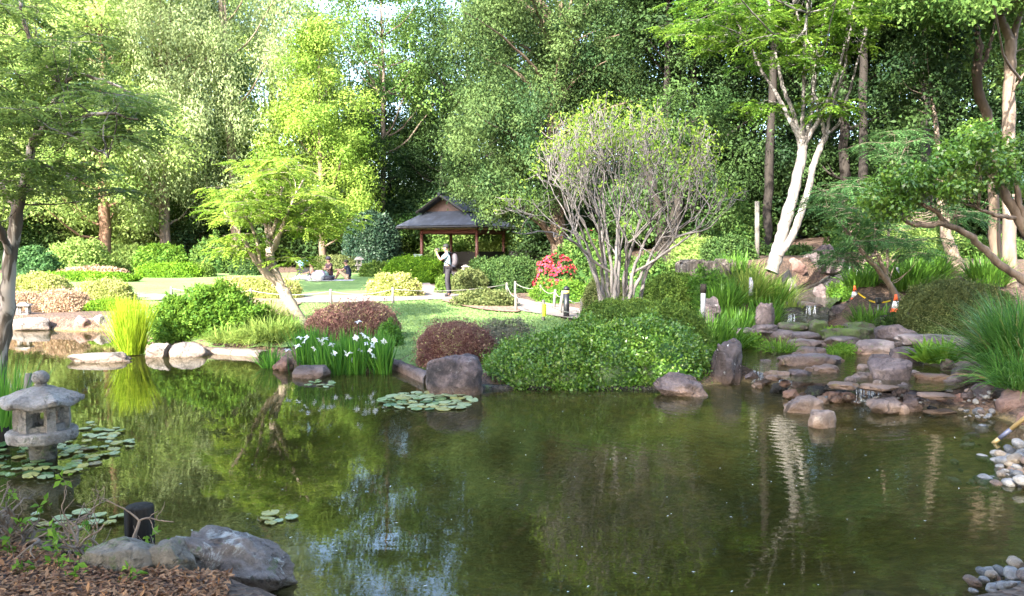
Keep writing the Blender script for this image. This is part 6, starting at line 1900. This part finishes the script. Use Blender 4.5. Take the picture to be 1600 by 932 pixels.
for t0, t1, mm in ((0, 0.12, "bamboo"), (0.12, 0.33, "slate_blue"), (0.33, 1.0, "bamboo")):
    MB().tube([dv * t0, dv * t1], [0.022, 0.022], 10).build("shaft" if mm == "bamboo" else "grip", M[mm], root, True)

# cut log behind the lilies
b_ = on(1102, 18.2); b_[2] = P(1102, 446, 18.2)[2]
root = empty("cut_log", b_); tag(root, "wide weathered cut log stump behind the lilies", "stump")
nlog = 40
def logfn(r, z, a):
    z = z + (0.05 * math.sin(a * 3 + 1) + 0.03 * math.sin(a * 8) if z > 0.4 else 0)
    k = 1 + 0.10 * math.sin(a * 5 + 1) + 0.05 * math.sin(a * 11 + 2) + 0.03 * math.sin(a * 23)
    return r * k * (1.0 + 0.25 * abs(math.cos(a))), z
MB().lathe([(0.60, -0.2), (0.56, 0.0), (0.52, 0.25), (0.52, 0.50), (0.50, 0.535)], 64, fn=logfn).build("bark", M["bk_log"], root, True)
MB().lathe([(0.49, 0.53), (0.42, 0.548), (0.2, 0.552)], 64, fn=logfn).build("cut_face", M["bk_log"], root, True)
# dark timber posts in the foreground
b_ = on(208, 4.75); b_[2] = -0.1
root = empty("timber_pile", b_); tag(root, "thick dark upright timber pile at the foreground water edge", "post")
for dx, dy, r, h in ((0.0, 0.0, 0.085, 0.41),):
    MB().lathe([(r, -0.3), (r, h - 0.01), (r * 0.9, h), (r * 0.3, h + 0.003)], 40, c=(dx, dy, 0), fn=lambda R0, z, a: (R0 * (1 + 0.03 * math.sin(a * 9) - 0.14 * max(0, math.cos(a + 1.75)) ** 30), z)).build("pile", M["timber_dark"], root, True)

# ------------------------------------------------------------------ people
def skin_mesh(name, nodes, edges, mat, parent, sub=2):
    me = bpy.data.meshes.new(name)
    me.from_pydata([n_[0] for n_ in nodes], edges, [])
    o = link(name, me, M[mat], parent)
    md = o.modifiers.new("skin", 'SKIN'); md.use_smooth_shade = True
    lay = me.skin_vertices[0] if me.skin_vertices else None
    if lay is None:
        bpy.context.view_layer.objects.active = o; o.select_set(True); bpy.ops.mesh.customdata_skin_add(); lay = me.skin_vertices[0]
    for i, n_ in enumerate(nodes):
        r = n_[1]
        lay.data[i].radius = (r, r) if isinstance(r, (int, float)) else r
        lay.data[i].use_root = (i == 0)
    s = o.modifiers.new("sub", 'SUBSURF'); s.levels = sub; s.render_levels = sub
    return o


def ball(name, c, s, mat, parent, seg=14):
    prof = [(math.sin(PI * k / seg) * 1.0 + 1e-3, -math.cos(PI * k / seg)) for k in range(seg + 1)]
    mb = MB(); mb.lathe(prof, 16)
    mb.v = [(p[0] * s[0] + c[0], p[1] * s[1] + c[1], p[2] * s[2] + c[2]) for p in mb.v]
    return mb.build(name, M[mat], parent, True)


def figure(label, loc, rz, J, cloth, hair, scale=1.0, hat=None):
    """J: joints; x = forward (facing), y = left, z = up"""
    root = empty("person", loc, rz); root.scale = (scale,) * 3
    tag(root, label, "person")
    names = list(J); ix = {k: i for i, k in enumerate(names)}
    R = dict(pelvis=0.115, waist=0.115, chest=(0.14, 0.12), neck=0.055, head0=0.075, head=0.088, head1=0.07,
             shL=0.06, elL=0.042, wrL=0.030, hdL=0.036, shR=0.06, elR=0.042, wrR=0.030, hdR=0.036,
             hipL=0.085, knL=0.058, anL=0.042, toL=0.035, hipR=0.085, knR=0.058, anR=0.042, toR=0.035, nose=0.018)
    E = [("pelvis", "waist"), ("waist", "chest"), ("chest", "neck"), ("neck", "head0"), ("head0", "head"), ("head", "head1")]
    for s in "LR":
        E += [("chest", "sh" + s), ("sh" + s, "el" + s), ("el" + s, "wr" + s), ("wr" + s, "hd" + s), ("pelvis", "hip" + s), ("hip" + s, "kn" + s), ("kn" + s, "an" + s), ("an" + s, "to" + s)]
    skin_mesh("body", [(J[k], R[k]) for k in names], [(ix[a], ix[b2]) for a, b2 in E], "skin", root)
    for cn, cm, chain, grow_, ee in cloth:
        kk = [c[0] if isinstance(c, tuple) else c for c in chain]
        pts = []
        for c in chain:
            if isinstance(c, tuple):   # (a, b, t): a point part way along a limb
                a, b2, t_ = c; p = np.array(J[a]) * (1 - t_) + np.array(J[b2]) * t_; ra = R[a] if not isinstance(R[a], tuple) else R[a][0]; rb_ = R[b2] if not isinstance(R[b2], tuple) else R[b2][0]
                pts.append((tuple(p), (ra * (1 - t_) + rb_ * t_) + grow_))
            else:
                r = R[c]; pts.append((J[c], tuple(x + grow_ for x in r) if isinstance(r, tuple) else r + grow_))
        skin_mesh(cn, pts, ee, cm, root)
    h = np.array(J["head"]); f = norm(np.array(J["nosedir"])) if False else None
    ball("hair", h + [-0.025, 0, 0.055], (0.104, 0.094, 0.092), hair, root)
    ball("nose", h + [0.092, 0, -0.01], (0.02, 0.015, 0.022), "skin", root)
    for s in (-1, 1):
        ball("ear", h + [0.0, s * 0.088, -0.01], (0.025, 0.012, 0.034), "skin", root)
        ball("eye", h + [0.078, s * 0.035, 0.018], (0.014, 0.014, 0.010), "hair", root)
    for s in "LR":   # fingers and thumb on each hand
        w, hd = np.array(J["wr" + s]), np.array(J["hd" + s]); fd = norm(hd - w); sd = norm(np.cross(fd, [0.2, 0.3, 0.9])); un = np.cross(sd, fd)
        for k in range(4):
            b3 = hd + sd * (k - 1.5) * 0.02 + fd * 0.02
            L_ = (0.060, 0.072, 0.068, 0.052)[k]
            MB().tube([b3, b3 + fd * L_ * 0.55, b3 + fd * L_ * 0.8 + un * L_ * 0.4], [0.0095, 0.009, 0.007], 6).build("finger", M["skin"], root, True)
        MB().tube([hd - sd * 0.02, hd - sd * 0.05 + fd * 0.015, hd - sd * 0.055 + fd * 0.05], [0.012, 0.011, 0.008], 6).build("thumb", M["skin"], root, True)
    if hat:
        MB().lathe([(0.165, -0.005), (0.17, 0.01), (0.115, 0.02), (0.105, 0.08), (0.07, 0.115), (0.02, 0.12)], 20, c=tuple(h + [-0.01, 0, 0.075])).build("hat", M[hat], root, True)
    return root


STAND = dict(pelvis=(0, 0, 0.93), waist=(0.0, 0, 1.10), chest=(0.01, 0, 1.32), neck=(0.03, 0, 1.47), head0=(0.06, 0, 1.535), head=(0.08, 0, 1.60), head1=(0.075, 0, 1.665),
             shL=(0.02, 0.17, 1.40), elL=(0.24, 0.20, 1.20), wrL=(0.36, 0.08, 1.42), hdL=(0.37, 0.05, 1.50), shR=(0.02, -0.17, 1.40), elR=(0.26, -0.19, 1.22), wrR=(0.36, -0.07, 1.43), hdR=(0.37, -0.04, 1.51),
             hipL=(0, 0.09, 0.90), knL=(0.03, 0.10, 0.49), anL=(-0.02, 0.11, 0.08), toL=(0.13, 0.13, 0.04), hipR=(0, -0.09, 0.90), knR=(-0.01, -0.10, 0.49), anR=(-0.08, -0.10, 0.08), toR=(0.07, -0.12, 0.04))
mp_ = on(700, 25.4)
man = figure("standing man in pale blue shirt and dark trousers photographing with backpack", (mp_[0], mp_[1], mp_[2] + 0.05), PI + 0.12, STAND,
             [("shirt", "shirt", ["pelvis", "waist", "chest", "shL", ("shL", "elL", 0.75), "shR", ("shR", "elR", 0.75)], 0.022, [(0, 1), (1, 2), (2, 3), (3, 4), (2, 5), (5, 6)]),
              ("trousers", "trousers", ["pelvis", "hipL", "knL", "anL", "hipR", "knR", "anR"], 0.022, [(0, 1), (1, 2), (2, 3), (0, 4), (4, 5), (5, 6)]),
              ("shoe", "black", ["anL", "toL"], 0.012, [(0, 1)]), ("shoe", "black", ["anR", "toR"], 0.012, [(0, 1)])], "hair", 1.0)
root = empty("backpack", (mp_[0], mp_[1], mp_[2] + 0.05), PI + 0.12); tag(root, "grey and navy backpack worn by the standing man", "backpack")
skin_mesh("pack", [((-0.20, 0, 0.98), (0.13, 0.10)), ((-0.245, 0, 1.15), (0.165, 0.125)), ((-0.235, 0, 1.32), (0.15, 0.11)), ((-0.19, 0, 1.43), (0.10, 0.07))], [(0, 1), (1, 2), (2, 3)], "pack", root)
skin_mesh("base_pocket", [((-0.17, 0, 0.95), (0.14, 0.10)), ((-0.20, 0, 1.05), (0.15, 0.12))], [(0, 1)], "pack_dark", root)
for s in (-1, 1):
    MB().tube([(-0.14, s * 0.11, 1.42), (0.0, s * 0.125, 1.49), (0.125, s * 0.12, 1.36), (0.11, s * 0.13, 1.15), (-0.10, s * 0.14, 1.02)], [0.02] * 5, 6).build("strap", M["pack_dark"], root, True)
root = empty("camera_held", (mp_[0], mp_[1], mp_[2] + 0.05), PI + 0.12); tag(root, "black camera held to the standing man's face", "camera")
MB().box((0.30, 0, 1.565), (0.06, 0.13, 0.085)).build("body", M["black"], root); MB().tube([(0.33, 0, 1.56), (0.42, 0, 1.56)], [0.036, 0.038], 12).build("lens", M["black"], root)

SIT = dict(pelvis=(0, 0, 0.11), waist=(-0.03, 0, 0.27), chest=(0.02, 0, 0.49), neck=(0.08, 0, 0.64), head0=(0.11, 0, 0.70), head=(0.13, 0, 0.77), head1=(0.125, 0, 0.835),
           shL=(0.04, 0.17, 0.57), elL=(0.25, 0.20, 0.42), wrL=(0.46, 0.10, 0.46), hdL=(0.54, 0.06, 0.46), shR=(0.04, -0.17, 0.57), elR=(0.25, -0.20, 0.42), wrR=(0.46, -0.10, 0.46), hdR=(0.54, -0.06, 0.46),
           hipL=(0.06, 0.10, 0.11), knL=(0.42, 0.14, 0.42), anL=(0.56, 0.12, 0.07), toL=(0.70, 0.13, 0.04), hipR=(0.06, -0.10, 0.11), knR=(0.40, -0.14, 0.40), anR=(0.62, -0.12, 0.07), toR=(0.76, -0.13, 0.04))
CL = lambda top, legs, t_: [("shirt", top, ["pelvis", "waist", "chest", "shL", ("shL", "elL", 0.6), "shR", ("shR", "elR", 0.6)], 0.024, [(0, 1), (1, 2), (2, 3), (3, 4), (2, 5), (5, 6)]),
                            ("shorts", legs, ["pelvis", "hipL", ("hipL", "knL", t_), "hipR", ("hipR", "knR", t_)], 0.02, [(0, 1), (1, 2), (0, 3), (3, 4)])]
PD = 36.0
def picnic(px, d): p = on(px, d); return (p[0], p[1], p[2] + 0.03)
figure("seated man in navy shirt and khaki shorts at the right of picnic group", picnic(545, PD), PI - 0.1, SIT, CL("navy", "khaki", 0.95), "brown_hair", 1.02)
KNEEL = dict(SIT, knL=(0.28, 0.12, 0.42), anL=(0.25, 0.10, 0.06), toL=(0.37, 0.10, 0.03), knR=(0.30, -0.12, 0.40), anR=(0.28, -0.10, 0.06), toR=(0.40, -0.10, 0.03), pelvis=(0, 0, 0.26), hipL=(0.05, 0.10, 0.26), hipR=(0.05, -0.10, 0.26), waist=(-0.01, 0, 0.42), chest=(0.02, 0, 0.63),
             neck=(0.05, 0, 0.78), head0=(0.07, 0, 0.84), head=(0.09, 0, 0.91), head1=(0.085, 0, 0.975), shL=(0.03, 0.17, 0.71), elL=(0.16, 0.20, 0.50), wrL=(0.30, 0.04, 0.50), hdL=(0.34, -0.02, 0.51), shR=(0.03, -0.17, 0.71), elR=(0.16, -0.20, 0.50), wrR=(0.30, -0.04, 0.46), hdR=(0.34, 0.02, 0.46))
figure("seated woman in maroon top and dark hat at the middle of picnic group", picnic(516, PD + 0.5), PI + 0.9, KNEEL, CL("maroon", "maroon", 0.55), "brown_hair", 1.0, hat="hat")
MB().box((0, 0, 0.09), (0.4, 0.4, 0.2)).build("picnic_cushion", M["greycloth"], None)
bpy.data.objects["picnic_cushion"].location = picnic(516, PD + 0.5); tag(bpy.data.objects["picnic_cushion"], "low grey cushion under the seated woman in dark hat", "cushion")
LIE = dict(SIT, waist=(-0.08, 0, 0.26), chest=(-0.12, 0, 0.47), neck=(-0.10, 0, 0.62), head0=(-0.08, 0, 0.68), head=(-0.06, 0, 0.75), head1=(-0.065, 0, 0.815), shL=(-0.13, 0.17, 0.55), elL=(-0.22, 0.24, 0.30), wrL=(-0.26, 0.26, 0.08), hdL=(-0.26, 0.27, 0.04),
           shR=(-0.13, -0.17, 0.55), elR=(0.02, -0.22, 0.38), wrR=(0.20, -0.14, 0.34), hdR=(0.27, -0.11, 0.33), knL=(0.44, 0.12, 0.14), anL=(0.80, 0.06, 0.07), toL=(0.88, 0.06, 0.14), knR=(0.42, -0.10, 0.22), anR=(0.74, -0.10, 0.07), toR=(0.86, -0.10, 0.10))
figure("reclining woman in black top and pale grey trousers at the left of picnic group", picnic(484, PD - 0.5), PI + 0.25, LIE,
       [("vest", "black", ["pelvis", "waist", "chest", ("chest", "neck", 0.3)], 0.024, [(0, 1), (1, 2), (2, 3)]), ("trousers", "greycloth", ["pelvis", "hipL", "knL", "anL", "hipR", "knR", "anR"], 0.022, [(0, 1), (1, 2), (2, 3), (0, 4), (4, 5), (5, 6)])], "hair", 1.0)
# bags, rug, pram
def sack(name, label, px, d, s, mat, cat="bag"):
    p = picnic(px, d); me = rock_mesh(hash(label) % 999, s, "round", 4); o = link(name, me, M[mat]); o.location = (p[0], p[1], p[2] + s[2] * 0.40); tag(o, label, cat)


sack("white_bag", "large white plastic bag slumped in front of picnic group", 498, PD - 1.0, (0.62, 0.5, 0.5), "bag_white")
sack("pink_bag", "pink bag behind the white plastic bag", 499, PD - 0.3, (0.55, 0.4, 0.55), "bag_pink")
sack("dark_bag", "dark bag with grey top lying on the picnic rug", 513, PD - 0.9, (0.55, 0.45, 0.28), "pack_dark")
sack("green_bag", "dark green bag beside the seated woman in dark hat", 508, PD - 0.1, (0.4, 0.35, 0.5), "utility_green")
p = picnic(522, PD - 0.5); o = MB().box((0, 0, 0.012), (1.9, 1.3, 0.02), 0.1).build("picnic_rug", M["greycloth"]); o.location = p; tag(o, "pale picnic rug spread on the grass", "rug")
p = picnic(474, PD + 0.7)
root = empty("pram", p, 0.2); tag(root, "dark pram with sky blue cover behind the picnic group", "pram")
MB().box((0, 0, 0.42), (0.5, 0.42, 0.28), 0, 1.15).build("seat", M["black"], root)
for sx_ in (-0.28, 0.28):
    for sy_ in (-0.22, 0.22):
        w_ = MB(); w_.tube([(sx_, sy_ - 0.02, 0.12), (sx_, sy_ + 0.02, 0.12)], [0.12, 0.12], 16); w_.build("wheel", M["black_paint"], root, True)
for sy_ in (-0.2, 0.2):
    MB().tube([(0.28, sy_, 0.12), (0.0, sy_, 0.5), (-0.42, sy_, 0.98)], [0.015] * 3, 6).build("frame_tube", M["pipe"], root)
    MB().tube([(-0.28, sy_, 0.12), (0.05, sy_, 0.55)], [0.015] * 2, 6).build("frame_tube", M["pipe"], root)
MB().tube([(-0.42, -0.22, 0.98), (-0.42, 0.22, 0.98)], [0.02, 0.02], 6).build("handle", M["black_paint"], root)
c_ = link("cover", rock_mesh(77, (0.55, 0.45, 0.36), "boulder", 4), M["sky_cloth"], root); c_.location = (-0.02, 0, 0.78)

# ------------------------------------------------------------------ foreground: cut shrub, seedlings, chips
root = empty("pruned_shrub", on(85, 4.35)); tag(root, "pruned foreground shrub of bare brown stems with few green shoots", "shrub")
base = np.array(root.location); pl = []; ends = []
def fore_grow(p, d, L, r, lvl):
    pts = [p]; rr = [r]
    for i in range(4):
        d = norm(d + rng.normal(size=3) * 0.28 + np.array([0, 0, 0.04])); pts.append(pts[-1] + d * L / 4); rr.append(r * (1 - 0.12 * (i + 1)))
    pl.append(spline(np.array(pts), rr, 3, 0.001))
    if lvl < 2:
        for c in range(3):
            i = int(rng.integers(1, 5)); fore_grow(pts[i], norm(d + ru(1)[0] * 0.9 + np.array([0, 0, 0.25])), L * 0.6, rr[i] * 0.75, lvl + 1)
    else: ends.append(pts[-1])
for k in range(32):
    q = Gz(-40 + 250 * rng.random() ** 1.1, 862 + 30 * rng.random(), 0.16); q[2] = gz(q[0], q[1]) - 0.02
    fore_grow(q, norm([rng.normal() * 0.9 + 0.3, rng.normal() * 0.3, 0.42]), 0.26 + 0.10 * rng.random(), 0.012 + 0.005 * rng.random(), 0)
link("stems", tubes_mesh("shrub_stems", [(p - base, r) for p, r in pl], 7), M["bk_tan"], root)
ends = np.array(ends); sel = ends[rng.random(len(ends)) < 0.08]
v, f, a = clump_leaves(sel, 0.03, 9, 0.042, 0.022, 1.0, 0.1, 0.0)
leaf_obj("leaves", (v - base, f, a), M["lf_fern"], root)
for k, (px, py, lab) in enumerate([(35, 912, "green seedling at the lower left corner"), (92, 905, "leafy seedling in the chips below the pruned shrub"), (118, 925, "seedling beside the low mossy rock"), (152, 880, "seedling above the low mossy rock"), (205, 922, "small weed in front of the low mossy rock"), (15, 880, "green shoot at the left edge among bare stems"), (100, 800, "tall green shoot behind the bare stems")]):
    p = Gz(px, py, 0.2); p[2] = max(0.0, gz(p[0], p[1]))
    root = empty("seedling", p); tag(root, lab, "seedling", "seedlings in the bark chips")
    c_ = np.array([[0, 0, 0.05 + 0.03 * (k % 3)], [0.03, 0.0, 0.03], [-0.03, 0.01, 0.04]])
    leaf_obj("leaves", clump_leaves(c_ * 0.8, 0.03, 5, 0.042, 0.022, 0.6, 0.2, 0.2), M["lf_fern"], root, None)
    MB().tube([(0, 0, -0.02), (0.002, 0, 0.06)], [0.004, 0.003], 5).build("stem", M["lf_fern"], root)
# bark chips on the near bank
n = 5200
cx = -60 + 420 * rng.random(n); cy = 855 + 110 * rng.random(n)
pp = np.array([Gz(a, b_, 0.2) for a, b_ in zip(cx, cy)]); pp[:, 2] = H(pp[:, 0], pp[:, 1]) + 0.004 + 0.016 * rng.random(n)
keep = poly_sd(pp[:, 0], pp[:, 1], SHORE) < -0.05
pp = pp[keep]; n = len(pp)
arr = leaf_arrays(pp, norm(rng.normal(size=(n, 3)) * [1, 1, 0.3]), norm(np.array([0, 0, 1.0]) + ru(n) * 0.45), 0.02 + 0.035 * rng.random(n), 0.010 + 0.010 * rng.random(n), rng.random(n), 0.06, 0.02)
o = leaf_obj("bark_chips", arr, M["lf_dry"], None); tag(o, "reddish bark chips covering the near bank", "bark chips", kind="stuff")
print("tris", sum(len(m_.polygons) for m_ in bpy.data.meshes))
